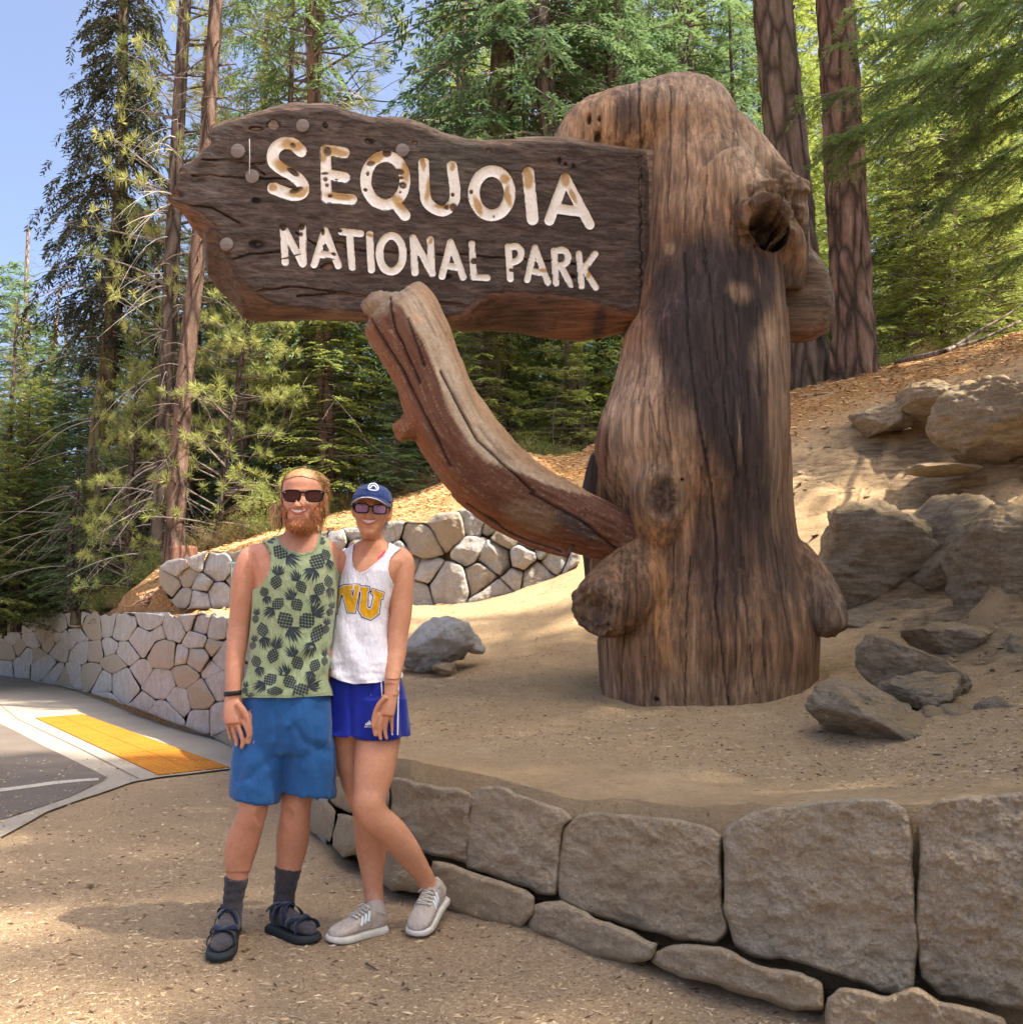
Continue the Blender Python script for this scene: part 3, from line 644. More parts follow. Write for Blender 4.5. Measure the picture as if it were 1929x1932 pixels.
# colours
C = np.tile([.25, .155, .092], (len(V), 1))
X_ = px+wx; Y_ = py+wy
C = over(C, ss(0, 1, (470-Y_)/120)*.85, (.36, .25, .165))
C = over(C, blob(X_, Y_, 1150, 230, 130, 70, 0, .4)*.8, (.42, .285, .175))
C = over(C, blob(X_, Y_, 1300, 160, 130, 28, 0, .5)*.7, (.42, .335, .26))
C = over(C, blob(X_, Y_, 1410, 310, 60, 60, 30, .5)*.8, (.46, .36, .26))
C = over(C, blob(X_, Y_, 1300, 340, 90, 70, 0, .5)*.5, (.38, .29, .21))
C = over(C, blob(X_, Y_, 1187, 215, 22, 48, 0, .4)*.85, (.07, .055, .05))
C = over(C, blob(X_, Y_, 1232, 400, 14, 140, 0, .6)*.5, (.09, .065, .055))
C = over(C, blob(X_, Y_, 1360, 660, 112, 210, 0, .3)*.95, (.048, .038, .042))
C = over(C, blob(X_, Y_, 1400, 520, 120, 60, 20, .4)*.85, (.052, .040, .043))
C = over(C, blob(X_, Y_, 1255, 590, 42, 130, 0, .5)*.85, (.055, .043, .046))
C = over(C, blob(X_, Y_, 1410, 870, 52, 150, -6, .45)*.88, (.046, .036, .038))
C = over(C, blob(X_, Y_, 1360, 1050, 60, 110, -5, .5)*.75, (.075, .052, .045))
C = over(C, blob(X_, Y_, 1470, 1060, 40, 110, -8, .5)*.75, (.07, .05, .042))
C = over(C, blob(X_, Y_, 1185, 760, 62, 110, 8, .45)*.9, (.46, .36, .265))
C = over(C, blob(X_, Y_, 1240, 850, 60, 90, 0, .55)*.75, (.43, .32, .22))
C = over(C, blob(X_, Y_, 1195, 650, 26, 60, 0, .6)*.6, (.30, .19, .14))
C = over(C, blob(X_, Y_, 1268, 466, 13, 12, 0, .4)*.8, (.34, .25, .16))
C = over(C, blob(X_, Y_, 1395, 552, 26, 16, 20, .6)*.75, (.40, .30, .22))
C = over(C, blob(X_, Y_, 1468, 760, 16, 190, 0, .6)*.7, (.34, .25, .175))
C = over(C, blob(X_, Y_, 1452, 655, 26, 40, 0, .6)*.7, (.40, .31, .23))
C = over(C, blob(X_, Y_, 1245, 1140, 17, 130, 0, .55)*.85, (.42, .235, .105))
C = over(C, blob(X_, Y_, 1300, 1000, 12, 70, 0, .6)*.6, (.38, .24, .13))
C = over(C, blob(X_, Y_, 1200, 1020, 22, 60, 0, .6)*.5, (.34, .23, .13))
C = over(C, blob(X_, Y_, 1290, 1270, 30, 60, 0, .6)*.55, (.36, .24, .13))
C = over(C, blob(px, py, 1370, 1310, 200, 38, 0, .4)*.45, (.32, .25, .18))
C = over(C, blob(px, Y_, 1135, 850, 16, 50, 0, .4)*.85, (.17, .075, .04))
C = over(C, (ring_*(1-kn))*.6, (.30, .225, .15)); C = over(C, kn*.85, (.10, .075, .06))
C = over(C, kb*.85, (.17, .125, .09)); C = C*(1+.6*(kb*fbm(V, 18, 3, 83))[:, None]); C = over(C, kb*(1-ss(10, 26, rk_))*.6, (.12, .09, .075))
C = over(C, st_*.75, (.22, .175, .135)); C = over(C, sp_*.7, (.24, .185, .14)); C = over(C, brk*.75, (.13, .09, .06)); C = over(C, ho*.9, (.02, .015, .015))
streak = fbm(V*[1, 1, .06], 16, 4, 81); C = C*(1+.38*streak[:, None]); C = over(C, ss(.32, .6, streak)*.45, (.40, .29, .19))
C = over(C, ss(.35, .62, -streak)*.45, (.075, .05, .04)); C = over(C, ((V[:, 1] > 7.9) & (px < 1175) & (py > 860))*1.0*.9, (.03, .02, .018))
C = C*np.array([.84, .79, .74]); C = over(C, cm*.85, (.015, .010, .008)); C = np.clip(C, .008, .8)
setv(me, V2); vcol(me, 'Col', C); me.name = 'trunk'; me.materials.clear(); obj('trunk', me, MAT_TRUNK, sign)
# --- board
T_ = [(319,376),(341,371),(331,357),(334,343),(344,326),(342,313),(362,306),(377,288),(397,268),(392,258),(399,235),(437,225),(478,215),(508,206),(563,198),(624,198),(664,210),(699,220),(740,222),(775,227),(808,240),(836,254),(876,264),(916,266),(962,263),(1017,260),(1067,260),(1103,265),(1158,274),(1223,281)]
RG = [(1226,597),(1209,600),(1168,594),(1128,580),(1068,565),(1017,560),(936,559),(906,568),(876,598),(845,606),(760,600),(664,597),(600,592),(520,580),(480,560),(450,530),(430,490),(415,452),(395,422),(370,402),(345,388)]
BT = [(319,378),(345,402),(362,430),(382,452),(388,478),(392,520),(412,545),(442,575),(457,601),(487,608),(540,608),(593,606),(659,603),(760,612),(845,618),(876,627),(916,623),(966,623),(1017,634),(1057,638),(1097,643),(1143,636),(1178,626),(1209,608),(1235,600)]
facepoly = T_+RG
def Yf(x): return 7.0+(np.asarray(x, float)-505)*.0007
bd = empty('board', at(800, 420, 7.2), None, None); bd.parent = sign; bd.matrix_parent_inverse = sign.matrix_basis.inverted()
zz = lambda L: [(311.2+x*.5042, 162.1+y*.5042) for x, y in L]
def ell(cx, cy, rx, ry, n=40): return [(cx+rx*math.cos(t), cy+ry*math.sin(t)) for t in np.linspace(0, 2*math.pi, n)]
def smooth(L, n=40): return [tuple(p) for p in catmull(np.array(L, float), n)]
LET = [('S', [smooth([(508,243),(480,218),(440,215),(408,240),(405,280),(435,310),(480,335),(512,365),(515,395),(490,408),(450,400),(405,382)])], 22.5),
 ('E', [[(600,238),(604,418)],[(600,238),(670,250)],[(603,330),(672,342)],[(604,416),(698,425)]], 20),
 ('Q', [ell(824,353,73,91),[(862,440),(897,484)]], 20.5),
 ('U', [smooth([(967,288),(972,400),(985,440),(1020,465),(1055,462),(1080,430),(1084,380),(1072,300)])], 20),
 ('O', [ell(1222,401,67,83)], 21.5),('I', [[(1358,325),(1375,498)]], 22),
 ('A', [[(1497,345),(1437,503)],[(1497,345),(1588,518)],[(1455,458),(1555,470)]], 19),
 ('N', [[(442,530),(450,660)],[(442,530),(515,665)],[(515,530),(517,662)]], 13.5),('A', [[(598,540),(558,668)],[(598,540),(648,672)],[(575,630),(632,634)]], 13.5),
 ('T', [[(660,545),(732,552)],[(690,550),(700,678)]], 13.5),('I', [[(765,555),(772,688)]], 13.5),('O', [ell(846,628,44,67)], 14.5),
 ('N', [[(928,570),(935,698)],[(928,570),(1000,702)],[(992,575),(998,700)]], 13.5),('A', [[(1068,585),(1036,712)],[(1068,585),(1115,715)],[(1050,672),(1100,680)]], 13.5),
 ('L', [[(1147,590),(1155,715)],[(1155,715),(1205,718)]], 12.5),('P', [[(1283,602),(1292,722)],smooth([(1283,602),(1318,602),(1332,625),(1320,652),(1290,662)], 16)], 12.5),
 ('A', [[(1383,605),(1355,725)],[(1383,605),(1432,735)],[(1368,692),(1415,700)]], 12.5),
 ('R', [[(1455,615),(1462,738)],smooth([(1455,616),(1492,616),(1508,640),(1495,666),(1460,674)], 16),[(1480,672),(1517,744)]], 12.5),
 ('K', [[(1548,628),(1558,748)],[(1608,628),(1560,692)],[(1567,684),(1610,754)]], 12.5)]
def sdl(x, y, strokes):
    d = np.full(np.shape(x), 1e9); gx_ = np.zeros(np.shape(x)); gy_ = np.zeros(np.shape(x))
    for s_ in strokes:
        qx, qy, dd = near_on_poly(x, y, s_, closed=False); m_ = dd < d
        d = np.where(m_, dd, d); gx_ = np.where(m_, x-qx, gx_); gy_ = np.where(m_, y-qy, gy_)
    return d, gx_/(d+1e-9), gy_/(d+1e-9)
fx, fy, FF = masked_grid(318, 1227, 196, 608, 1.75, facepoly)
_, _, de = near_on_poly(fx, fy, facepoly)
P0 = atv(fx, fy, Yf(fx)); edge = ss(0, 9, de)
gr = fbm(P0*[.28, 1, 1], 22, 4, 91); g3 = fbm(P0*[.35, 1, 1], 60, 2, 92)
dY = edge*(.010*gr+.0035*g3+.012*fbm(P0, 3, 3, 93))-.0*edge
dY += .02*(1-ss(0, 16, de))**2
leftr = ss(480, 380, fx); dY += leftr*edge*.02*fbm(P0*[.3, 1, 1], 9, 4, 94)
CRK = [[(560,560),(640,555),(760,568),(870,575)],[(345,388),(400,392),(450,420)],[(500,330),(470,310)],[(640,470),(760,478),(900,482),(1100,498)],[(1207,285),(1209,595)],[(410,500),(470,480),(560,472)],[(560,440),(610,470)],[(430,560),(560,540),(690,560)],[(900,575),(990,560),(1100,575)],[(360,330),(450,335),(540,338)],[(380,300),(500,310)]]
ck = np.zeros(len(fx))
for c in CRK:
    _, _, d = near_on_poly(fx+2*gr*3, fy+4*gr, c, closed=False); ck = np.maximum(ck, 1-ss(.6, 2.4, d))
dY += .02*ck*edge
HO = [(405,147,24,17),(598,150,9,11),(765,208,17,10),(935,216,8,6),(1475,280,6,14),(1210,243,8,8),(1525,300,7,9),(1497,292,5,6),(340,430,16,12),(610,680,26,14),(1048,712,22,11),(345,595,30,16),(650,600,26,14),(1525,715,10,8),(340,160,26,8)]
hm = np.zeros(len(fx))
for x, y, rx, ry in HO: hm = np.maximum(hm, blob(fx, fy, 311.2+x*.5042, 162.1+y*.5042, rx*.5042, ry*.5042, 0, .35, 2*gr, 2*gr))
dY += .02*hm
LETD = []
for nm, st, hw in LET:
    S_ = [zz(s_) for s_ in st]; w_ = hw*.5042; allp = [p for s_ in S_ for p in s_]
    bx0, bx1 = min(p[0] for p in allp)-w_-3, max(p[0] for p in allp)+w_+3; by0, by1 = min(p[1] for p in allp)-w_-3, max(p[1] for p in allp)+w_+3
    q = (fx > bx0) & (fx < bx1) & (fy > by0) & (fy < by1); d, _, _ = sdl(fx[q], fy[q], S_)
    dY[q] = np.where(d < w_-1.4, dY[q]*.0+.034, np.where(d < w_+2, dY[q]*.4, dY[q])); LETD.append((nm, S_, w_, bx0, bx1, by0, by1))
P1 = atv(fx, fy, Yf(fx)+dY)
C = np.tile([.072, .052, .042], (len(fx), 1)); C = C*(1+.42*gr[:, None]-.25*g3[:, None])
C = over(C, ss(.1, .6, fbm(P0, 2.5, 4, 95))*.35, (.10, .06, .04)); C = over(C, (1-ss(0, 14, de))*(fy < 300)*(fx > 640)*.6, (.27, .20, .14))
C = over(C, blob(fx, fy, 850, 300, 60, 60, 0, .6)*.35, (.09, .105, .085)); C = over(C, leftr*.4, (.095, .082, .075))
C = over(C, blob(fx, fy, 770, 577, 26, 10, 0, .5)*.8, (.35, .28, .20))
C = over(C, np.maximum(ck, hm)*.9, (.012, .009, .008)); C = np.clip(C, .006, .8)
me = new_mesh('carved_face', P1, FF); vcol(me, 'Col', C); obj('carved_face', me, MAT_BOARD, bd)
# round back of the log
def fT(x): 
    t = sorted(T_); return np.interp(x, [p[0] for p in t], [p[1] for p in t])
def fR(x):
    t = sorted(RG+[(319,377)]); return np.interp(x, [p[0] for p in t], [p[1] for p in t])
def fB(x): return np.interp(x, [p[0] for p in BT], [p[1] for p in BT])
rl = []; G = Geo()
for x in np.concatenate([np.linspace(319, 480, 60), np.linspace(484, 1232, 150)]):
    e = ss(319, 420, x)*.75+.25; t, r_, b = float(fT(x)), float(fR(x)), float(fB(x)); y0 = float(Yf(x)); h = max(b-t, 1)
    pts = [(t+1, .012), (t+h*.12, .02), (r_-h*.08, .02), (r_, .004), (r_*.55+b*.45+2, .10*e), (b, .26*e), (b-h*.06, .46*e), (b-h*.22, .62*e), (b-h*.5, .70*e), (t+h*.25, .62*e), (t+h*.07, .40*e), (t, .16*e)]
    ring_ = np.array([at(x, p, y0+d) for p, d in pts]); rl.append(ring_)
rl = [np.vstack([catmull(np.vstack([q[3:], q[:1]]), 34), q[1:3]]) for q in rl]
V, F = rings(rl); V = np.array(V); Nn = np.zeros_like(V); back = np.tile(np.arange(36), len(rl))
wob = fbm(V*[.35, 1, 1], 7, 4, 97); am = np.where((back < 3) | (back > 31), 0, 1.0)
cz = V[:, 2].mean(); V = V+np.stack([0*wob, -.03*wob*am, .02*wob*am], -1)
px, py = proj(V); C = np.tile([.125, .07, .045], (len(V), 1)); C = C*(1+.6*wob[:, None])
C = over(C, ss(.0, .4, fbm(V, 1.5, 3, 98))*.6, (.21, .085, .04)); C = over(C, blob(px, py, 420, 500, 60, 90, 20, .5)*.7, (.06, .04, .032)); C = over(C, blob(px, py, 1130, 610, 12, 40, 10, .5)*.7, (.03, .025, .03))
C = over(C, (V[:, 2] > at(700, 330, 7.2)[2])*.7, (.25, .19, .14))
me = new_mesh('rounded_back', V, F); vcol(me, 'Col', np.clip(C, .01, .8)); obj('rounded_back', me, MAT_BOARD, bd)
# letters, each a carved trough
m = M('carved_paint', .75, .3); c = m.attr('Col'); c = m.mix(.35, c, m.mix(m.noise(40, 4, .7), (.7, .66, .6), (1.1, 1.1, 1.1)), 'MULTIPLY'); m.color(c); m.bump(m.noise(55, 4, .7), .5, .006); MAT_LET = m.m
PIT = [(480,322,24,11,35),(490,388,26,9,-20),(478,222,9,9,0),(608,245,14,18,0),(598,328,13,5,-10),(600,350,8,8,0),(606,372,7,7,0),(640,350,6,3,0),(618,412,9,6,0),(830,252,17,15,0),(768,290,15,9,-10),(877,322,18,11,20),(889,372,13,12,0),(757,328,6,9,0),(750,390,7,6,0),(882,345,10,5,0),(880,398,4,4,0),
 (1080,456,13,16,0),(1076,408,7,7,0),(1054,456,8,8,0),(1146,398,7,8,0),(1230,490,3,5,0),(1198,360,3,3,0),(442,524,14,18,0),(510,524,14,16,0),(508,556,8,8,0),(590,545,7,14,0),(600,606,14,6,40),(630,628,10,6,20),(655,543,8,7,0),(1156,655,14,12,0),(1297,690,10,6,0),(615,646,18,3,12),(470,640,40,3,-15)]
OCH = [(478,225,45,22,0),(440,300,35,26,35),(500,395,45,18,-15),(400,378,16,16,0),(640,248,50,16,5),(590,250,14,40,0),(655,412,60,14,5),(790,265,40,20,-25),(900,320,18,40,0),(880,440,40,20,45),(965,290,10,26,0),(985,390,14,50,0),(1072,300,10,18,0),(1050,455,40,10,0),(1270,350,20,20,0),(1285,410,14,40,0),(1170,450,14,40,-20),(1357,345,20,44,0),(1497,350,20,28,0),(1525,410,10,34,-25),
 (992,578,12,12,0),(765,556,12,8,0),(1420,690,20,8,0),(1585,700,10,26,0),(1525,730,8,20,0)]
for q_, (nm, S_, w_, bx0, bx1, by0, by1) in enumerate(LETD):
    st = .85; xs = np.arange(bx0, bx1, st); ys = np.arange(by0, by1, st); A, B = np.meshgrid(xs, ys); x, y = A.ravel().copy(), B.ravel().copy()
    pw = atv(x, y, Yf(x)); rough = .9*fbm(pw, 26, 3, 101)
    d, gx_, gy_ = sdl(x, y, S_); w2 = w_+rough; ins = d < w2
    I = np.arange(len(x)).reshape(len(ys), len(xs)); F = np.stack([I[:-1, :-1], I[1:, :-1], I[1:, 1:], I[:-1, 1:]], -1).reshape(-1, 4); F = F[ins[F].any(1)]
    mv = ~ins; x[mv] -= ((d-w2)*gx_)[mv]; y[mv] -= ((d-w2)*gy_)[mv]; dn = np.minimum(d/w2, 1)
    dep = .016*(1-dn**3)+.003*fbm(pw, 30, 3, 102)*(1-dn**4)-.0045
    col = np.tile([.78, .75, .69], (len(x), 1)); wv = 6*fbm(pw, 9, 3, 103)
    for a_ in OCH: col = over(col, blob(x, y, 311.2+a_[0]*.5042, 162.1+a_[1]*.5042, a_[2]*.48, a_[3]*.48, a_[4], .35, wv, wv)*.9, (.42, .25, .075))
    col = over(col, (1-ss(.55, 1.0, (by1-y)/(by1-by0)))*0.0, (1, 1, 1)); col = over(col, ss(.45, .8, fbm(pw, 12, 3, 104))*.5, (.55, .42, .22))
    pt = np.zeros(len(x))
    for a_ in PIT: pt = np.maximum(pt, blob(x, y, 311.2+a_[0]*.5042, 162.1+a_[1]*.5042, a_[2]*.5, a_[3]*.5, a_[4], .25, wv*.3, wv*.3))
    col = over(col, pt*.95, (.03, .022, .018)); dep = dep+.014*pt
    u, inv = np.unique(F, return_inverse=True); me = new_mesh('letter', atv(x[u], y[u], Yf(x[u])+dep[u]), inv.reshape(F.shape)); vcol(me, 'Col', col[u])
    o = obj('letter', me, MAT_LET, bd); o['label'] = 'carved white letter '+nm
m = M('plug_wood', .8, .3); c = m.mix(m.noise(60, 4, vec=m.map((.1, 1, 1))), (.13, .11, .10), (.22, .19, .175)); m.color(c); m.bump(m.noise(80, 4, vec=m.map((.1, 1, 1))), .4, .003); MP = m.m
for x, y, r_ in [(515,148,25),(272,243,27),(326,338,26),(888,240,25),(230,592,25)]:
    X0, Y0 = 311.2+x*.5042, 162.1+y*.5042; rr_ = r_*.5042; yb = float(Yf(X0))
    G = Geo(); a = np.arange(28)*2*math.pi/28; cx_, cy_ = X0+rr_*np.cos(a), Y0+rr_*np.sin(a)
    V = np.vstack([atv(cx_, cy_, yb+.03+0*a), atv(cx_, cy_, yb-.010+0*a), atv(X0+(cx_-X0)*.9, Y0+(cy_-Y0)*.9, yb-.014+0*a)]); F = [(j, (j+1) % 28, 28+(j+1) % 28, 28+j) for j in range(28)]+[(28+j, 28+(j+1) % 28, 56+(j+1) % 28, 56+j) for j in range(28)]+[tuple(range(56, 84))]
    obj('wooden_plug', new_mesh('wooden_plug', V, F), MP, bd)
m = M('string', .6); m.color((.75, .73, .7)); V, F = tube([at(470.5, 262, Yf(470)-.02), at(471, 296, Yf(470)-.018), at(470.5, 328, Yf(470)-.02)], .003, 5); obj('string', new_mesh('string', V, F), m.m, bd)
# far end of the log behind the trunk
E = [(1440,390),(1472,400),(1500,380),(1522,372),(1526,400),(1525,430),(1527,466),(1541,480),(1560,509),(1571,545),(1576,580),(1573,600),(1560,627),(1540,638),(1523,645),(1486,648),(1440,640)]
le = stone('log_end', E, lambda p: 7.72+0*np.asarray(p), .55, .10, 55, MAT_BOARD, sign, n=64, rg=(1, .97, .92, .85, .75, .6, .45, .3, .15), amp=.03, wob=.25, round_=.1, sharp=8)
V = getv(le.data); g_ = fbm(V*[.3, 1, 1], 16, 4, 111); px, py = proj(V); V[:, 1] += .018*g_; setv(le.data, V)
C = np.tile([.155, .115, .085], (len(V), 1))*(1+.5*g_[:, None]); C = over(C, ss(600, 630, py)*.7, (.19, .075, .035)); vcol(le.data, 'Col', np.clip(C, .01, .6))
# --- brace: a curved limb
G = Geo(); BR = [(738,574,64,7.02),(752,592,76,7.03),(785,650,75,7.0),(815,720,68,7.0),(845,790,73,7.02),(892,858,76,7.08),(950,915,74,7.16),(1047,965,64,7.3),(1163,1012,53,7.46),(1230,1040,50,7.56)]
G.add(*tpx(BR, 32, 60)); G.add(*tpx([(690,590,20,6.95),(712,575,26,6.93),(745,580,30,6.95)], 14, 8))
G.add(*tpx([(800,795,34,7.0),(770,806,24,6.95),(748,818,16,6.92)], 16, 10))
G.add(*tpx([(860,925,13,7.12),(930,985,13,7.14),(1000,1022,11,7.2),(1072,1048,9,7.28)], 12, 20))
me, V = remesh(G, .011, 5); N_ = normals(me); px, py = proj(V)
cl = catmull(np.array([(p[0], p[1]) for p in BR], float), 60); cr = np.interp(np.arange(60)/59, np.linspace(0, 1, len(BR)), [p[2] for p in BR])
bi = np.argmin((px[:, None]-cl[None, :, 0])**2+(py[:, None]-cl[None, :, 1])**2, 1); tg = np.gradient(cl, axis=0); tg /= np.linalg.norm(tg, axis=1)[:, None]
vv = ((px-cl[bi, 0])*tg[bi, 1]-(py-cl[bi, 1])*tg[bi, 0])/cr[bi]; uu = bi/59.0      # vv>0: upper right side
Q = np.stack([uu*3.2, vv*.5, V[:, 1]], -1); g1 = fbm(Q*[1, 8, 8], 2.2, 4, 121); g2 = fbm(Q*[1.5, 22, 20], 3.0, 3, 122)
disp = .02*fbm(V, 3, 4, 123)+.014*g1+.006*g2; ckb = np.zeros(len(V))
for c in [[(735,560),(745,620),(790,720)],[(700,600),(760,700),(850,880)],[(880,950),(970,1010),(1060,1040)],[(1000,930),(1100,985),(1165,1040)],[(830,700),(900,830),(1010,930)],[(770,600),(800,690)]]:
    _, _, d = near_on_poly(px+4*g1, py+4*g1, c, closed=False); ckb = np.maximum(ckb, 1-ss(1, 3.2, d))
ckb *= N_[:, 1] < .2; disp -= .02*ckb
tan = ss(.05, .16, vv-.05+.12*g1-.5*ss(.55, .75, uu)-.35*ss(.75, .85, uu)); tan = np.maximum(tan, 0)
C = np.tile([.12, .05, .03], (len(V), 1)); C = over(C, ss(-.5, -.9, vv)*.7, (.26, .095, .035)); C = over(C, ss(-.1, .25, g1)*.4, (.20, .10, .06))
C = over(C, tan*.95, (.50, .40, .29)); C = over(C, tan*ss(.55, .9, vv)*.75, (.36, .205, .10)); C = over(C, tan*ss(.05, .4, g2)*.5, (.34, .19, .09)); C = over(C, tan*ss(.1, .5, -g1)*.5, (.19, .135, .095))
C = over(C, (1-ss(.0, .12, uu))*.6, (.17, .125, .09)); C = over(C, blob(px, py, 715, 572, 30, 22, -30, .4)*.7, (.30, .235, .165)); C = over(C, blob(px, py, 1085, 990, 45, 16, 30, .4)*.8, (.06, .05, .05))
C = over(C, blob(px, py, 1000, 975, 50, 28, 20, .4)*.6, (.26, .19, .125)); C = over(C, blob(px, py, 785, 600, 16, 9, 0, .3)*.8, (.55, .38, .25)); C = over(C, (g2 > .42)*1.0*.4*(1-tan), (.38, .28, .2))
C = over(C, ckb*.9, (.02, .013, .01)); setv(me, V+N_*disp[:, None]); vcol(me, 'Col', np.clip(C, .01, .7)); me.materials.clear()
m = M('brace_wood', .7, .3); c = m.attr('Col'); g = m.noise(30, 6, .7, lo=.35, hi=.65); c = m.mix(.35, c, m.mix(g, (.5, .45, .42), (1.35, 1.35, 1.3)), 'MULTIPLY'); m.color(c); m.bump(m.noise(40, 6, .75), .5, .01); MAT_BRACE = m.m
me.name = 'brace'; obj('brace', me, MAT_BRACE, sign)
m = M('rusty_iron', .7); m.color(m.mix(m.noise(60), (.05, .035, .03), (.12, .07, .05))); V, F = tube([at(1068, 1052, 7.2), at(1076, 1034, 7.2), at(1080, 1030, 7.25)], .012, 8); obj('bolt', new_mesh('bolt', V, F), m.m, sign)
# ================================================================== forest
def bark(name, a, b, moss=0.0, plates=6.0, bs=.03):
    m = M(name, .92, .15); v2 = m.map((1, 1, .22))
    g = m.noise(plates*1.6, 7, .7, vec=v2, lo=.36, hi=.62); f = m.voro(plates, vec=v2, feat='DISTANCE_TO_EDGE', lo=0, hi=.18)
    r = m.rnd(); c = m.mix(g, a, b); c = m.mix(m.math('MULTIPLY', m.rng(r, 0, 1), .35), c, (.17, .10, .07))
    c = m.mix(m.math('MULTIPLY', m.math('SUBTRACT', 1.0, f), .85), c, (.03, .022, .018))
    if moss: c = m.mix(m.math('MULTIPLY', m.noise(2.2, 6, .7, lo=.45, hi=.6), moss), c, (.13, .13, .03))
    m.color(c); m.bump(f, .9, bs); m.bump(g, .8, bs); m.bump(m.noise(plates*7, 5, .75, vec=v2), .6, bs*.4); return m.m
MAT_BARK = bark('bark_grey', (.085, .066, .055), (.22, .18, .15)); MAT_BARKR = bark('bark_red', (.11, .07, .05), (.33, .22, .17), 0, 5.0, .05)
MAT_BARKM = bark('bark_mossy', (.07, .058, .045), (.20, .165, .13), .75); MAT_SNAG = bark('bark_snag', (.22, .18, .15), (.40, .35, .31), 0, 9, .015)
MAT_BARKG = bark('bark_plated', (.10, .078, .065), (.29, .225, .19), .25, 4.5, .05)
def needle_mat(name, a, b, d, tr_=.35):
    m = M(name, .75, .2); v = m.attr('v', 'Fac'); c = m.mix(v, a, b); c = m.mix(m.math('MULTIPLY', m.rnd(), .5), c, d)
    m.color(c); m.translucent(tr_); return m.m
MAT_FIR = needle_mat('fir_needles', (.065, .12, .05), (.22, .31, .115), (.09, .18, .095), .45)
MAT_FIRY = needle_mat('sunlit_tint_fir_needles', (.09, .15, .035), (.36, .42, .10), (.28, .31, .08), .45)  # yellower lit copy of the fir needles, sun glow put into the colour
MAT_PINE = needle_mat('pine_needles', (.13, .19, .05), (.50, .50, .17), (.28, .34, .11), .4)
MAT_DARK = needle_mat('dark_needles', (.035, .046, .032), (.11, .125, .075), (.05, .06, .04), .2)
m = M('twigs', .9, .1); m.color(m.mix(m.noise(20), (.09, .07, .06), (.20, .165, .14))); MAT_TWIG = m.m
m = M('pale_twigs', .9, .1); m.color(m.mix(m.rnd(), (.50, .45, .40), (.26, .22, .19))); MAT_PALE = m.m
def leaves(P, D, L, Wd, N, var):
    """many narrow leaf faces: base P, direction D, length L, width Wd, face normal N"""
    D = D/(np.linalg.norm(D, axis=1)[:, None]+1e-9); S = np.cross(D, N); S /= np.linalg.norm(S, axis=1)[:, None]+1e-9
    L = np.asarray(L)[:, None]; Wd = np.asarray(Wd)[:, None]; n = len(P)
    V = np.stack([P-S*Wd*.25, P+D*L*.55-S*Wd*.5, P+D*L, P+D*L*.5+S*Wd*.5], 1).reshape(-1, 3)
    F = np.arange(n*4).reshape(n, 4); return V, F, np.repeat(var, 4)
def leafmesh(name, parts):
    Vs = []; Fs = []; vs = []; n = 0
    for V, F, v in parts: Vs.append(V); Fs.append(F+n); vs.append(v); n += len(V)
    me = new_mesh(name, np.vstack(Vs), np.vstack(Fs), False); vfloat(me, 'v', np.clip(np.concatenate(vs), 0, 1)); return me
def fastubes(lines, k=3):
    G = Geo()
    for P, r0, r1 in lines: G.add(*tube(P, np.linspace(r0, r1, len(P)), k, False))
    return G
def bough_curve(o, az, L, up, droop, r, n=8, bend=.1):
    t = np.linspace(0, 1, n); d = np.array([math.cos(az), math.sin(az), 0]); s = np.array([-d[1], d[0], 0])
    return o[None]+d[None]*(L*t)[:, None]+np.array([0, 0, 1.])[None]*(L*(up*t-droop*t*t))[:, None]+s[None]*(L*bend*r.normal()*t*t)[:, None]
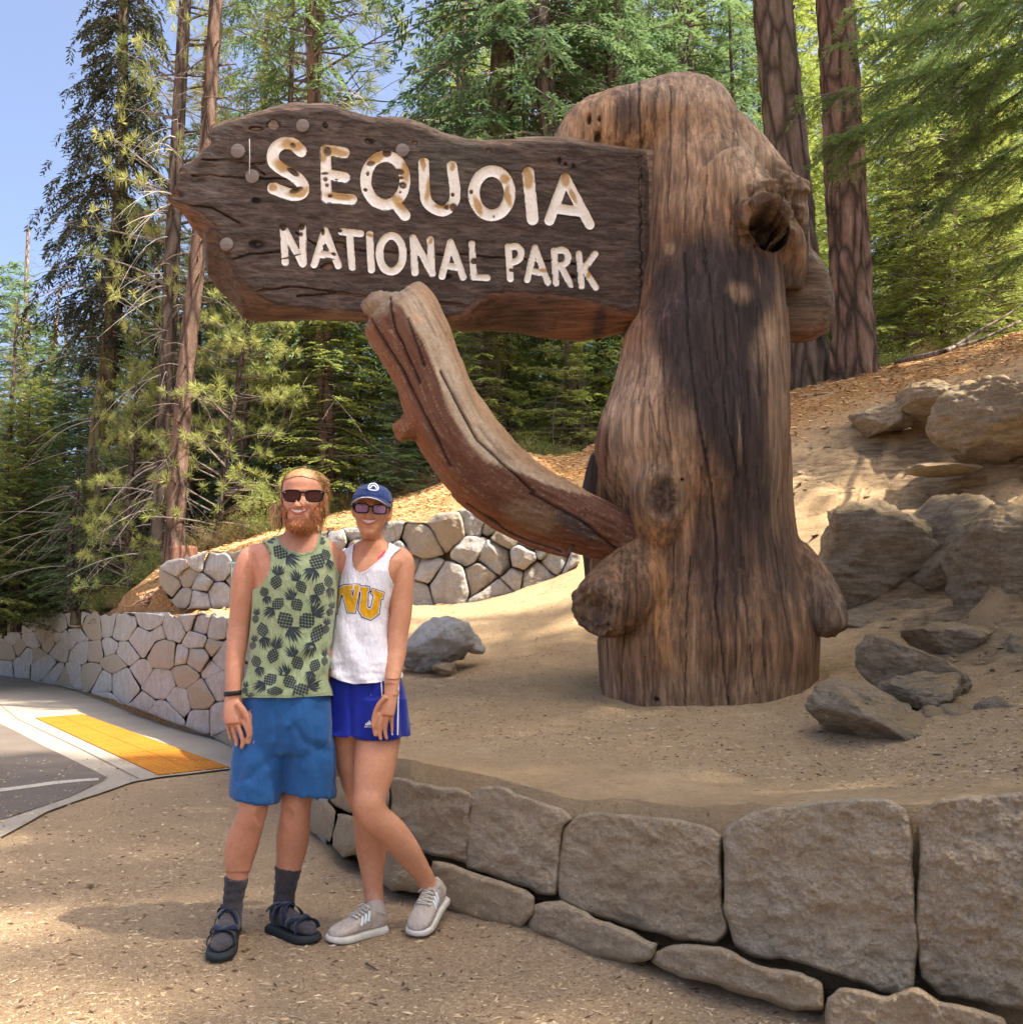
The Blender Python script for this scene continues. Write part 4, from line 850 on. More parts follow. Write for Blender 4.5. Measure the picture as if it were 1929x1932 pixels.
def fir(seed, H=20, Rm=2.8, h0=.12, step_=.38, per=5, droop=.45, up=.05, dens=1.0, leaf=.12, taper=.9, gap=.15, twl=.30):
    r = np.random.default_rng(seed); lines = []; LP = []; LD = []; LL = []; LW = []; LN = []; LV = []
    z = H*h0
    while z < H*.985:
        f = (z/H-h0)/(1-h0); env = Rm*((1-f)**taper)*min(1, .45+f*5)
        for i in range(per):
            if r.random() < gap: continue
            az = r.uniform(0, 6.28); L = env*r.uniform(.6, 1.12)+.15; o = np.array([0, 0, z+r.uniform(-.2, .2)])
            C = bough_curve(o, az, L, up+.5*f**2, droop*(1-f*.6)*r.uniform(.7, 1.3), r); lines.append((C[::2] if len(C) > 4 else C, .022*L/2+.006, .004))
            m_ = max(4, int(L/.13*dens)); t = r.uniform(.12, 1, m_); idx = t*(len(C)-1); i0 = np.minimum(idx.astype(int), len(C)-2); fr = (idx-i0)[:, None]
            p = C[i0]*(1-fr)+C[i0+1]*fr; tg = C[i0+1]-C[i0]; tg /= np.linalg.norm(tg, axis=1)[:, None]
            sd = np.cross(tg, [0, 0, 1.]); sd /= np.linalg.norm(sd, axis=1)[:, None]+1e-9; sgn = r.choice([-1, 1], m_)[:, None]
            td = tg*.75+sd*sgn*r.uniform(.5, 1.0, (m_, 1))+np.array([0, 0, 1.])*r.normal(-.22*droop*2, .12, (m_, 1)); td /= np.linalg.norm(td, axis=1)[:, None]
            tl_ = (.18+twl*L*(1-t)*.8+.06*L)*r.uniform(.6, 1.2, m_); tl_ = np.minimum(tl_, .9)
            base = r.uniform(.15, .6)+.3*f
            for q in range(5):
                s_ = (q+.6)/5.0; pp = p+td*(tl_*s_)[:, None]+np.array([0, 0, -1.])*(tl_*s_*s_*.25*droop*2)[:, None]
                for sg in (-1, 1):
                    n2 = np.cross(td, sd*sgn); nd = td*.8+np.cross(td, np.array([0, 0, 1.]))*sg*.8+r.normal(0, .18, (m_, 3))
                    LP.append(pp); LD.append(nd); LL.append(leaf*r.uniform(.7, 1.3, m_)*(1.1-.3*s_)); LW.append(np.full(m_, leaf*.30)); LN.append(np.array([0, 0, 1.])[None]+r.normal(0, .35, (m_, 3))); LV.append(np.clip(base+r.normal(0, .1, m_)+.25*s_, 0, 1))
        z += step_*r.uniform(.75, 1.25)
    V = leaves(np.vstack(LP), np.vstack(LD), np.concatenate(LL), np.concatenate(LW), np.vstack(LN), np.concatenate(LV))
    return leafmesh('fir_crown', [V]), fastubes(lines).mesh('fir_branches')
def tuft(r, P, D, n, L, wd, v):
    d = D[None]*.75+r.normal(0, .62, (n, 3)); 
    return leaves(np.repeat(P[None], n, 0), d, L*r.uniform(.75, 1.1, n), np.full(n, wd), r.normal(0, 1, (n, 3)), np.clip(v+r.normal(0, .12, n), 0, 1))
def pine(seed, H=12, Rm=2.0, h0=.2, step_=.5, per=4, n_t=26, L=.19, wd=.013, up=.25, droop=.15, side=5, taper=.7):
    r = np.random.default_rng(seed); lines = []; parts = []; z = H*h0
    while z < H*.99:
        f = (z/H-h0)/(1-h0); env = Rm*((1-f)**taper)+.2
        for i in range(per):
            az = r.uniform(0, 6.28); Lb = env*r.uniform(.55, 1.1); C = bough_curve(np.array([0, 0, z+r.uniform(-.2, .2)]), az, Lb, up*r.uniform(.2, 1.6), droop*r.uniform(-.5, 1.5), r, 7)
            lines.append((C, .012+.012*Lb, .006)); v = r.uniform(.25, .9); d = C[-1]-C[-2]; d /= np.linalg.norm(d); parts.append(tuft(r, C[-1], d, n_t, L, wd, v))
            for s_ in range(int(side*Lb/1.5)+1):
                t = r.uniform(.3, .97); k = int(t*6); a = C[k]*(1-(t*6-k))+C[min(k+1, 6)]*(t*6-k); sd = np.cross(d, [0, 0, 1.])*r.choice([-1, 1])+d*.6+np.array([0, 0, r.uniform(0, .6)]); sd /= np.linalg.norm(sd)
                e = a+sd*r.uniform(.15, .45)*(.5+Lb/2.5); lines.append((np.array([a, (a+e)/2+[0, 0, -.02], e]), .007, .004)); parts.append(tuft(r, e, sd, n_t, L, wd, np.clip(v+r.normal(0, .12), 0, 1)))
        z += step_*r.uniform(.7, 1.3)
    return leafmesh('pine_crown', parts), fastubes(lines).mesh('pine_branches')
def deadlimbs(seed, H, L0, n, z0, z1, up=.05, droop=.5, sub=3, r0=.012):
    r = np.random.default_rng(seed); lines = []
    for i in range(n):
        z = r.uniform(z0, z1)*H; L = L0*r.uniform(.3, 1.15)*(1-.5*(z/H)); C = bough_curve(np.array([0, 0, z]), r.uniform(0, 6.28), L, up*r.normal(1, 1.5), droop*r.uniform(.2, 1.4), r, 7, .2)
        lines.append((C, r0*(.6+L*.4), .003))
        for q in range(r.integers(0, sub+1)):
            k = r.integers(2, 6); sd = np.cross(C[k]-C[k-1], [0, 0, 1.]); sd /= np.linalg.norm(sd)+1e-9; e = C[k]+(C[-1]-C[k])*.5+sd*r.uniform(-.4, .4)*L+np.array([0, 0, -r.uniform(0, .2)*L])
            lines.append((np.array([C[k], (C[k]+e)/2+[0, 0, .03], e]), r0*.5, .002))
    return fastubes(lines).mesh('dead_branches')
def trunkmesh(seed, H, r0, r1, rough=.05, n=60, k=20, flare=.25, stubs=0, wob=.12, plates=0):
    r = np.random.default_rng(seed); z = np.linspace(-.6, H, n); t = np.clip(z/H, 0, 1)
    rad = r0*(1-t)+r1*t+flare*r0*np.exp(-np.maximum(z, 0)/(r0*2.5)); cx_ = wob*fbm(np.stack([z*.12, 0*z+seed, 0*z], -1), 1, 2, seed); cy_ = wob*fbm(np.stack([z*.12, 0*z+seed+9, 0*z], -1), 1, 2, seed+5)
    cx_ -= cx_[0]; cy_ -= cy_[0]; a = np.arange(k)*2*math.pi/k
    V = np.stack([cx_[:, None]+rad[:, None]*np.cos(a), cy_[:, None]+rad[:, None]*np.sin(a), z[:, None]+0*a], -1).reshape(-1, 3)
    Dn = np.stack([np.cos(np.tile(a, n)), np.sin(np.tile(a, n)), 0*np.tile(a, n)], -1)
    d = r0*rough*fbm(V*[1, 1, .3], 3, 3, seed)
    if plates: d += plates*(np.abs(fbm(V*[1, 1, .28], 7.5, 3, seed+3))**.7-.35)
    V = V+Dn*d[:, None]; F = []
    I = np.arange(n*k).reshape(n, k); J = np.roll(I, -1, 1); F = np.stack([I[:-1], J[:-1], J[1:], I[1:]], -1).reshape(-1, 4)
    if stubs:
        G = Geo(); G.add(V, [tuple(f) for f in F])
        for i in range(stubs):
            zz_ = r.uniform(.03, .9)*H; az = r.uniform(0, 6.28); L = r.uniform(.08, .3); ra = np.interp(zz_, z, rad)*.8; o = np.array([np.interp(zz_, z, cx_)+ra*math.cos(az), np.interp(zz_, z, cy_)+ra*math.sin(az), zz_])
            G.add(*tube([o, o+np.array([math.cos(az), math.sin(az), .1])*(L+.05)], [.02, .009], 5))
        return G.mesh('trunk')
    return new_mesh('trunk', V, F)
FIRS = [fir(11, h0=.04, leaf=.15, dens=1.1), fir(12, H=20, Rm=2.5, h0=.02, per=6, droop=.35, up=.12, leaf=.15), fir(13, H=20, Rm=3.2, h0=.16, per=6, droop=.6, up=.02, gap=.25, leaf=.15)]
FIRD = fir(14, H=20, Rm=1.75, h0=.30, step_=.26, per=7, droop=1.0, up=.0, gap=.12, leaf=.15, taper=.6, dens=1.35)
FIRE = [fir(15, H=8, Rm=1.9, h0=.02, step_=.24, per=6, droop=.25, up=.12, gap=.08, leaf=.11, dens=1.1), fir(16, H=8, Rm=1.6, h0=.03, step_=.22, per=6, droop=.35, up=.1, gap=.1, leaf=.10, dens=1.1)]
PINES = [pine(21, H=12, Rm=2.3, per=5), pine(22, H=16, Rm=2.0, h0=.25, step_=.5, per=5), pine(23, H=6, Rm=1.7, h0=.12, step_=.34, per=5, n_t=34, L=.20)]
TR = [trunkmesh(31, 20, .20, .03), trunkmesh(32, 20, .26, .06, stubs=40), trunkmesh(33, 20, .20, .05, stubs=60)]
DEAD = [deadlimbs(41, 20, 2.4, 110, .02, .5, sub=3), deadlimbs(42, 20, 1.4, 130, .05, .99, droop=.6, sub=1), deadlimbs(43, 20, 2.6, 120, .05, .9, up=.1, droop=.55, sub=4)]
REL = {1: 'tall', 2: 'short'}
def lean_rot(px, py, Y, px2, py2):
    a = at(px, py, Y); b = at(px2, py2, Y); d = Vector(b-a).normalized(); return Vector((0, 0, 1)).rotation_difference(d).to_euler(), a
def tree(name, label, px, Y, H, crown=None, cmat=None, tk=0, tmat=None, dead=None, dmat=None, rs=1.0, group=None, lean=None, cs=1.0, rot=0.0, base=None, tscale=None, brs=True, cz=None, X=None):
    P = atv(px, 1000, Y); X = P[0] if X is None else X; z = float(hill(X, Y, False)[0]) if base is None else base
    e = empty(name, (X, Y, z-.1), label, 'tree', group)
    if lean: e.rotation_euler = lean_rot(*lean)[0]
    def ch(nm, me, mat, sc):
        o = bpy.data.objects.new(nm, me); COL.objects.link(o); o.parent = e; o.scale = sc; o.rotation_euler = (0, 0, rot)
        if len(me.materials) == 0: me.materials.append(mat)
        o.material_slots[0].link = 'OBJECT'; o.material_slots[0].material = mat; return o
    if tk is not None:
        me = tk if not isinstance(tk, int) else TR[tk]
        ch('trunk', me, tmat or MAT_BARK, (rs, rs, H/20) if isinstance(tk, int) else (1, 1, 1))
    if crown is not None:
        h0_ = cz or 20.0; s_ = H/h0_; c = ch('crown', crown[0], cmat or MAT_FIR, (s_*cs, s_*cs, s_))
        c['kind'] = 'stuff'
        if brs: ch('branches', crown[1], MAT_TWIG, (s_*cs, s_*cs, s_))['kind'] = 'stuff'
    if dead is not None: ch('dead_branches', DEAD[dead], dmat or MAT_PALE, (H/20*cs, H/20*cs, H/20))['kind'] = 'stuff'
    return e
# --- trees one can name
def fr(px): return 'far left' if px < 100 else 'left'
tree('fir_tree', 'tall dark drooping fir standing alone against the sky at the left', 172, 21.0, 18.5, FIRD, MAT_DARK, 0, MAT_BARKM, 0, None, 1.25, None, (170,1080,21,236,20), 1.0)
tree('pine_tree', 'tall bare-stemmed pine with short stub branches rising past the left end of the sign board', 330, 16.0, 15.5, None, None, trunkmesh(51, 15.5, .155, .09, stubs=60, k=24, n=100), MAT_BARKR, 2, MAT_TWIG, 1, None, (328,1015,16,384,130), .55)
tree('pine_tree', 'tall grey-stemmed pine with green tufts just left of the bare-stemmed pine', 303, 18.5, 20.0, PINES[1], MAT_PINE, trunkmesh(52, 20, .17, .08, stubs=50, k=20, n=100), MAT_BARK, 0, None, 1, None, (300,980,18.5,345,20), .62, .4, cz=16)
tree('dead_tree', 'tall bare grey snag at the far left, its tip against the sky', 57, 42, 17.2, None, None, 2, MAT_SNAG, 1, MAT_SNAG, 1.3, 'dead snags at the left', (57,900,42,64,430), .9)
tree('dead_tree', 'thin bare snag with curled branches, left one of the close pair', 92, 36, 12.2, None, None, 2, MAT_SNAG, 1, MAT_SNAG, .9, 'dead snags at the left', (80,1000,36,107,510), 1)
tree('dead_tree', 'thin bare snag with curled branches, right one of the close pair', 108, 37, 10.8, None, None, 2, MAT_SNAG, 1, MAT_SNAG, .7, 'dead snags at the left', (98,1000,37,116,560), 1, 1.3)
for i, (px, Y, H, rs, lean, lb) in enumerate([(68, 36, 11, 1.2, (66,1130,36,104,700), 'slim mossy grey trunk among the firs at the left edge'), (97, 34, 8.0, .9, (92,1120,34,122,800), 'slim broken grey trunk beside the mossy one at the left'), (42, 37, 9, .9, (44,1120,37,56,800), 'thin dark trunk nearest the left edge of the forest'), (138, 33, 7.5, .8, (136,1110,33,150,800), 'thin bare trunk just left of the mossy fir trunk')]):
    tree('dead_tree', lb, px, Y, H, None, None, 2, MAT_BARKM if i in (0, 2) else MAT_BARK, 0, None, rs, 'slim trunks at the left', lean, .9, i)
tree('pine_tree', 'slender pine stem rising directly behind the man with the sunglasses', 540, 19, 13, PINES[0], MAT_PINE, 2, MAT_BARK, None, None, .55, None, (540,900,19,545,600), .55, cz=12)
tree('pine_tree', 'red-brown pine trunk with short stubs between the heads of the man and the woman', 622, 18, 20, FIRS[2], MAT_FIR, trunkmesh(53, 20, .15, .08, stubs=60, k=20, n=90), MAT_BARKR, 2, None, 1, None, (628,980,18,612,600), .8)
tree('pine_tree', 'small young pine with yellow-green tufts left of the man, above the brown scrub', 405, 16.6, 5.0, PINES[2], MAT_PINE, 2, MAT_BARK, None, None, .35, None, (405,1000,16.6,428,850), .95, cz=6)
for i, (px, Y, H, lb) in enumerate([(250,18.5,4.6,'young pine with pale tufts in front of the tangle of dead limbs'),(455,18.5,7.5,'young yellow-green pine under the left half of the sign board'),(500,21,9,'bushy yellow-green pine under the board, beside the slender stem'),(272,22,8.5,'yellow-green pine growing against the tall dark fir'),(355,21,12.5,'yellow-green pine close behind the left tip of the board'),(14,24,8,'pine with tufted branches leaning in at the left edge')]):
    tree('pine_tree', lb, px, Y, H, PINES[i % 2 if H > 7 else 2], MAT_PINE, 2, MAT_BARK, None, None, .5, 'yellow-green pines at the left', None, .8, i*1.1, cz=(12, 16)[i % 2] if H > 7 else 6)
tree('pine_tree', 'tall green pine whose tufted top stands above the left half of the board', 575, 24, 20.5, PINES[1], MAT_PINE, 1, MAT_BARK, None, None, .7, None, None, 1.45, 2, cz=16)
tree('fir_tree', 'tall fir with airy top behind the left half of the board, against the sky', 470, 30, 24.5, FIRS[2], MAT_FIR, 0, MAT_BARK, None, None, 1, None, None, .9, 2)
tree('fir_tree', 'mossy fir trunk seen between the brace and the underside of the board', 930, 19.5, 24, FIRS[2], MAT_FIR, trunkmesh(54, 24, .27, .16, k=28, n=120, plates=.03), MAT_BARKM, 2, MAT_TWIG, 1, None, (925,800,19.5,945,40), 1.0, .5)
tb_ = tree('fir_tree', 'grey fir trunk with a blue ribbon tied round it, left of the carved trunk', 1108, 18.5, 22, FIRS[2], MAT_FIR, trunkmesh(55, 22, .23, .13, k=28, n=110, stubs=20), MAT_BARK, 2, MAT_TWIG, 1, None, (1118,830,18.5,1040,10), .8, 2.5)
m = M('blue_ribbon', .6); m.color((.02, .25, .60)); p_ = at(1099, 652, 18.5); a = np.arange(25)*2*math.pi/24
V = [(p_[0]-.01+.225*math.cos(t), p_[1]+.1+.225*math.sin(t), p_[2]+dz+.02*math.sin(t*3)) for dz in (-.05, .05) for t in a]; o = obj('blue_ribbon', new_mesh('ribbon', V, [(i, i+1, 26+i, 25+i) for i in range(24)]), m.m); o.modifiers.new('s', 'SOLIDIFY').thickness = .004
tag(o, 'blue ribbon tied round the grey fir trunk under the board', 'ribbon')
for i, (px, Y, r0, lean, lb) in enumerate([(1150, 20, .18, (1165,500,20,1148,0), 'dark trunk directly above the board, left one of a pair'), (1193, 19, .22, (1205,500,19,1188,0), 'dark trunk directly above the board, right one of a pair'), (1298, 23, .13, (1300,500,23,1303,0), 'thin dark trunk above the carved trunk top'), (1318, 21, .13, (1330,500,21,1312,0), 'thin pale trunk with peeling bark above the carved trunk top'), (860, 25, .13, (858,500,25,862,0), 'thin trunk behind the dip in the board top'), (1700, 20, .14, (1700,650,20,1745,300), 'slim leaning grey trunk right of the big plated trunk'), (1795, 19, .13, (1795,650,19,1800,330), 'slim dark straight trunk on the ridge at the right'), (1738, 21, .08, (1740,640,21,1746,400), 'very thin pale trunk between the two slim trunks at the right'), (1908, 23, .12, (1915,600,23,1900,300), 'slim trunk close to the right edge on the ridge')]):
    c = FIRS[i % 3] if i < 5 else (FIRS[2] if i in (5, 8) else None)
    tree('fir_tree' if c else 'dead_tree', lb, px, Y, 22 if i < 5 else 13, c, MAT_FIR, trunkmesh(60+i, 22 if i < 5 else 13, r0, r0*.6, k=18, n=80, stubs=30), MAT_SNAG if i in (3, 7) else MAT_BARK, 2 if i in (0, 4, 5, 6, 7) else None, MAT_PALE, 1, 'forest trunks behind the sign', lean, .8, i*1.3)
tree('pine_tree', 'thick grey mossy conifer trunk directly right of the carved trunk', 1530, 15.2, 24, None, None, trunkmesh(71, 24, .345, .22, k=110, n=420, plates=.055, flare=.2, wob=.05), MAT_BARKG, None, None, 1, 'two thick trunks on the ridge', (1538,740,15.2,1478,0))
tree('pine_tree', 'thick red-brown conifer trunk with deeply plated bark on the ridge', 1625, 14.6, 24, None, None, trunkmesh(72, 24, .30, .22, k=110, n=420, plates=.075, flare=.2, wob=.04), MAT_BARKR, None, None, 1, 'two thick trunks on the ridge', (1626,700,14.6,1588,0))
for e_ in (0, 1):
    pass
# --- fill of the forest behind
rf = np.random.default_rng(77); kinds = ['dense fir', 'slim fir', 'loose fir with drooping boughs']
def topy(x): return float(np.interp(x, [-200, 0, 40, 100, 170, 240, 330, 430, 560, 660, 700, 735, 770, 820, 3000], [640, 640, 590, 660, 580, 520, 330, 180, 60, 90, 240, 250, 120, -300, -300]))+(260 if x > 1640 else 0)*abs(math.sin(x*.023))
side = lambda px: 'at the far left' if px < 150 else 'behind the left part of the board' if px < 600 else 'behind the middle of the board' if px < 1000 else 'behind the carved trunk' if px < 1450 else 'on the ridge at the right'
N_T = 92
LM = [(20,'the left edge'),(64,'the tall bare snag'),(108,'the close pair of snags'),(172,'the tall dark fir'),(262,'the tangle of dead limbs'),(330,'the bare-stemmed pine'),(450,'the board left tip'),(540,'the slender pine stem'),(573,'the man'),(622,'the red-brown pine trunk'),(700,'the capped woman'),(790,'the brace top'),(860,'the dip in the board top'),(930,'the mossy fir trunk'),(1020,'the word PARK'),(1108,'the trunk with blue ribbon'),(1193,'the pair of dark trunks'),(1310,'the carved trunk top'),(1400,'the carved trunk shoulder'),(1530,'the thick mossy trunk'),(1625,'the plated red trunk'),(1720,'the slim leaning trunk'),(1797,'the slim dark trunk'),(1900,'the right edge')]
USED = set()
def flab(px, ty, Y, yel, small):
    for d in sorted(range(len(LM)), key=lambda q: abs(LM[q][0]-px)):
        x, nm = LM[d]; s_ = 'just left of' if px < x-4 else 'just right of' if px > x+4 else 'behind'
        for dist in (('nearer' if Y < 24 else 'far' if Y > 38 else 'farther'), 'dim', 'shaded'):
            for sz in (('bushy young' if small else 'tall'), ('low' if small else 'lofty')):
                l = f'{dist} {sz} {"yellowish" if yel else "deep green"} fir {s_} {nm}'
                if l not in USED: USED.add(l); return l
for i in range(N_T):
    px = -180+(i+rf.uniform(.1, .9))/N_T*2400; Y = [21, 27, 34, 44][i % 4]+rf.uniform(-2, 3)
    if Y < 26 and (870 < px < 1190 or 1440 < px < 1700): Y += 10
    ty = topy(px)+rf.uniform(0, 260)*(1 if px < 760 else .6); X = float(atv(px, 1000, Y)[0]); zb = float(hill(X, Y, False)[0]); H = at(px, ty, Y)[2]-zb; H = min(max(H, 3.0), 24)
    k = int(rf.integers(0, 3)); yel = rf.random() < (.65 if px > 1600 else .3);  # more yellow needles at the right, backlight put into their colour
    if px > 2010 and Y < 40: continue
    small = H < 12; c_ = FIRE[k % 2] if small else FIRS[k]
    tree('fir_tree', flab(px, ty, Y, yel, small), px, Y, H, c_, MAT_FIRY if yel else MAT_FIR, 0, MAT_BARK, (0 if k == 2 and i % 2 == 0 else None), None, .5, 'firs of the forest behind', None, float(rf.uniform(.85, 1.2))*(1.25 if small else 1), float(rf.uniform(0, 6.28)), brs=(Y < 30), cz=8 if small else None)
for i in range(46):
    px = -120+(i+rf.uniform(.1, .9))/46*2200; Y = [17.5, 20, 24][i % 3]+rf.uniform(-.6, 1)
    if px < 560: Y += 5
    if 1440 < px < 1680: Y += 4
    if px > 2000: continue
    yel = rf.random() < .4; H = rf.uniform(2.4, 6.5); X = float(atv(px, 1000, Y)[0]); zb = float(hill(X, Y, False)[0]); ty = float(proj([X, Y, zb+H])[1][0])
    tree('fir_tree', flab(px, ty, Y, yel, True), px, Y, H, FIRE[i % 2], MAT_FIRY if yel else MAT_FIR, None, None, None, None, .5, 'young firs under the tall trees', None, float(rf.uniform(.9, 1.4)), float(rf.uniform(0, 6.28)), brs=True, cz=8)
for i, (px, Y, H) in enumerate([(-30, 27, 10), (8, 29, 10.5), (30, 26, 8.5), (52, 31, 9.5), (78, 28, 7.5), (100, 30, 8.2), (125, 27, 7), (150, 29, 8.5), (190, 27, 10), (225, 29, 12), (20, 24, 5.5), (60, 24, 5), (110, 23, 4.5), (160, 23, 5)]):
    tree('fir_tree', ['dense dark fir', 'dark green fir', 'leafy dark fir', 'full dark fir', 'short dark fir'][i % 5]+' '+['hugging the left edge', 'left of the tall bare snag', 'at the foot of the bare snag', 'right behind the bare snag', 'between the bare snags', 'behind the close pair of snags', 'right of the close snags', 'left of the tall drooping fir', 'behind the tall drooping fir', 'right of the tall drooping fir', 'lowest at the left edge', 'low between the slim trunks', 'low beside the slim grey trunks', 'low under the drooping fir'][i], px, Y, H, FIRE[i % 2], MAT_FIR, None, None, None, None, .5, 'dark firs at the left edge', None, 1.2, i*1.7, cz=8)
# tall trees beside the frame whose boughs hang into the picture and shade the place
for i, (X, Y, H, cs, lb) in enumerate([(9.2, 12.5, 22, 1.25, 'tall fir outside the right edge whose boughs reach into the picture'), (6.5, 5.0, 22, 1.15, 'tall fir on the bank to the right of the photographer'), 
 (7.8, 2.2, 31, .92, 'tall fir right beside the photographer'), (6.2, -2.5, 21, 1.3, 'tall fir behind the photographer, right side'), (10, -3, 22, 1.3, 'tall fir behind the photographer on the bank')]):
    tree('fir_tree', lb, 0, Y, H, FIRS[(2, 2, 0, 2, 0)[i]], MAT_FIR, 1, MAT_BARK, None, None, 1.2, 'firs beside the picture', None, cs, i*2.0, X=X)
# --- near hanging boughs, top right
def near_bough(seed, pts, wd, yel, nl=.028):
    """one bough with side twigs and needles; pts = (px, py, Y) along it"""
    r = np.random.default_rng(seed); C = catmull(np.array([at(*p) for p in pts]), 24); lines = [(C, .014, .003)]; LP = []; LD = []; LL = []; LN = []; LV = []
    tot = np.linalg.norm(np.diff(C, axis=0), axis=1).sum()
    for i in range(int(tot/.028)):
        t = r.uniform(.08, 1)*22.99; k = int(t); p = C[k]*(1-t+k)+C[k+1]*(t-k); tg = C[k+1]-C[k]; tg /= np.linalg.norm(tg); sd = np.cross(tg, [0, 0, 1.]); sd /= np.linalg.norm(sd)
        L = wd*(1.15-t/24*.85)*r.uniform(.4, 1.1); d = tg*.7+sd*r.choice([-1, 1])*r.uniform(.5, 1)+np.array([0, 0, r.normal(-.18, .15)]); d /= np.linalg.norm(d)
        tw = np.array([p+d*L*s_+np.array([0, 0, -.22*L*s_*s_]) for s_ in np.linspace(0, 1, 5)]); lines.append((tw, .004, .0015)); 
        segs = [(tw, L)]
        for q in range(int(L/.045)):
            s_ = r.uniform(.15, .95); k2 = int(s_*3.99); o = tw[k2]*(1-(s_*4-k2))+tw[k2+1]*(s_*4-k2); dd = d*.8+np.cross(d, [0, 0, 1.])*r.choice([-1, 1])*.7+r.normal(0, .12, 3); l2 = L*.42*(1.1-s_); segs.append((np.array([o, o+dd*l2*.5, o+dd*l2]), l2))
        v = r.uniform(.1, .9) if not yel else r.uniform(.5, 1)
        for sg, l_ in segs:
            n = max(5, int(l_/.0065)); s_ = r.uniform(0, 1, n)*(len(sg)-1.001); k3 = s_.astype(int); f = (s_-k3)[:, None]; q = sg[k3]*(1-f)+sg[k3+1]*f; dg = sg[k3+1]-sg[k3]; dg /= np.linalg.norm(dg, axis=1)[:, None]+1e-9
            LP.append(q); LD.append(dg*.55+np.cross(dg, [0, 0, 1.])*r.choice([-1, 1], n)[:, None]*.8+r.normal(0, .25, (n, 3))); LL.append(nl*r.uniform(.7, 1.2, n)); LN.append(np.array([0, 0, 1.])+r.normal(0, .4, (n, 3))); LV.append(np.clip(v+r.normal(0, .1, n), 0, 1))
    LP = np.vstack(LP); return leaves(LP, np.vstack(LD), np.concatenate(LL), np.full(len(LP), .0055), np.vstack(LN), np.concatenate(LV)), lines
nb = empty('fir_tree', (7.3, 7.2, 1.5), 'near fir outside the right edge with fine needled boughs across the top right corner', 'tree')
nt_ = obj('trunk', trunkmesh(81, 16, .24, .1, stubs=20), MAT_BARK); nt_.parent = nb
BG = [[(2150,-40,7.2),(1900,90,7),(1700,150,6.8),(1500,188,6.6)],[(2150,40,7.2),(1850,150,7),(1650,235,6.7),(1560,262,6.6)],[(2100,-80,7),(1850,30,6.9),(1700,70,6.8),(1560,90,6.7)],[(2150,150,7.3),(1950,210,7.2),(1780,270,7),(1610,310,6.9)],[(2150,230,7.4),(1980,290,7.3),(1850,320,7.2),(1720,345,7.1)],
 [(2100,-160,7),(1900,-60,7),(1750,-10,7),(1600,20,7)],[(2150,300,7.5),(2000,350,7.4),(1900,400,7.4),(1820,420,7.3)],[(2120,90,7.1),(1950,160,7),(1850,230,7),(1790,330,6.9)],[(2100,-20,6.8),(1950,60,6.8),(1880,140,6.8),(1840,240,6.8)],[(2150,190,7.8),(1950,260,7.8),(1800,360,7.8),(1750,420,7.8)],[(2150,0,8.2),(1900,40,8.2),(1750,110,8.2),(1640,190,8.2)],[(2200,360,8),(2000,430,8),(1930,480,8),(1870,500,8)],
 [(1800,120,6.9),(1720,190,6.8),(1640,230,6.7),(1580,300,6.7)],[(2100,120,7.6),(1900,130,7.6),(1760,190,7.5),(1660,260,7.4)]]
ps = []; ln = []
for i, b in enumerate(BG):
    q, l_ = near_bough(900+i, b, .62, i in (3, 5, 8)); ps.append(q); ln += l_
me = leafmesh('needles', ps); o = obj('needles', me, MAT_NF if 'MAT_NF' in globals() else needle_mat('near_fir_needles', (.11, .19, .055), (.32, .42, .11), (.13, .23, .08), .5)); o.parent = nb; o.matrix_parent_inverse = Matrix.Translation((-7.3, -7.2, -1.5))
o = obj('branches', fastubes(ln).mesh('branches'), MAT_TWIG); o.parent = nb; o.matrix_parent_inverse = Matrix.Translation((-7.3, -7.2, -1.5))
# ================================================================== rocks, scrub, litter
m = M('outcrop', .92, .15); st_n = m.noise(5, 8, .75, vec=m.map((.7, .7, 3.5)), lo=.40, hi=.62)
c = m.mix(st_n, (.36, .29, .20), (.62, .51, .37)); c = m.mix(m.math('MULTIPLY', m.noise(28, 6, .8, lo=.50, hi=.62), .5), c, (.20, .15, .10)); c = m.mix(m.math('MULTIPLY', m.noise(60, 4, .8, lo=.55, hi=.65), .5), c, (.62, .52, .38))
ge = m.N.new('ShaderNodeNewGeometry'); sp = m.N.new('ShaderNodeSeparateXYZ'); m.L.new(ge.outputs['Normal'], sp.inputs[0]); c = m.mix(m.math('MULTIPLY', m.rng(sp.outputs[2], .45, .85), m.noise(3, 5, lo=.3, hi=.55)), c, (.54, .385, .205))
m.color(c); m.bump(m.noise(6, 9, .78), .9, .07); m.bump(st_n, .7, .04); m.bump(m.noise(45, 6, .8), .7, .012); MAT_ROCK = m.m
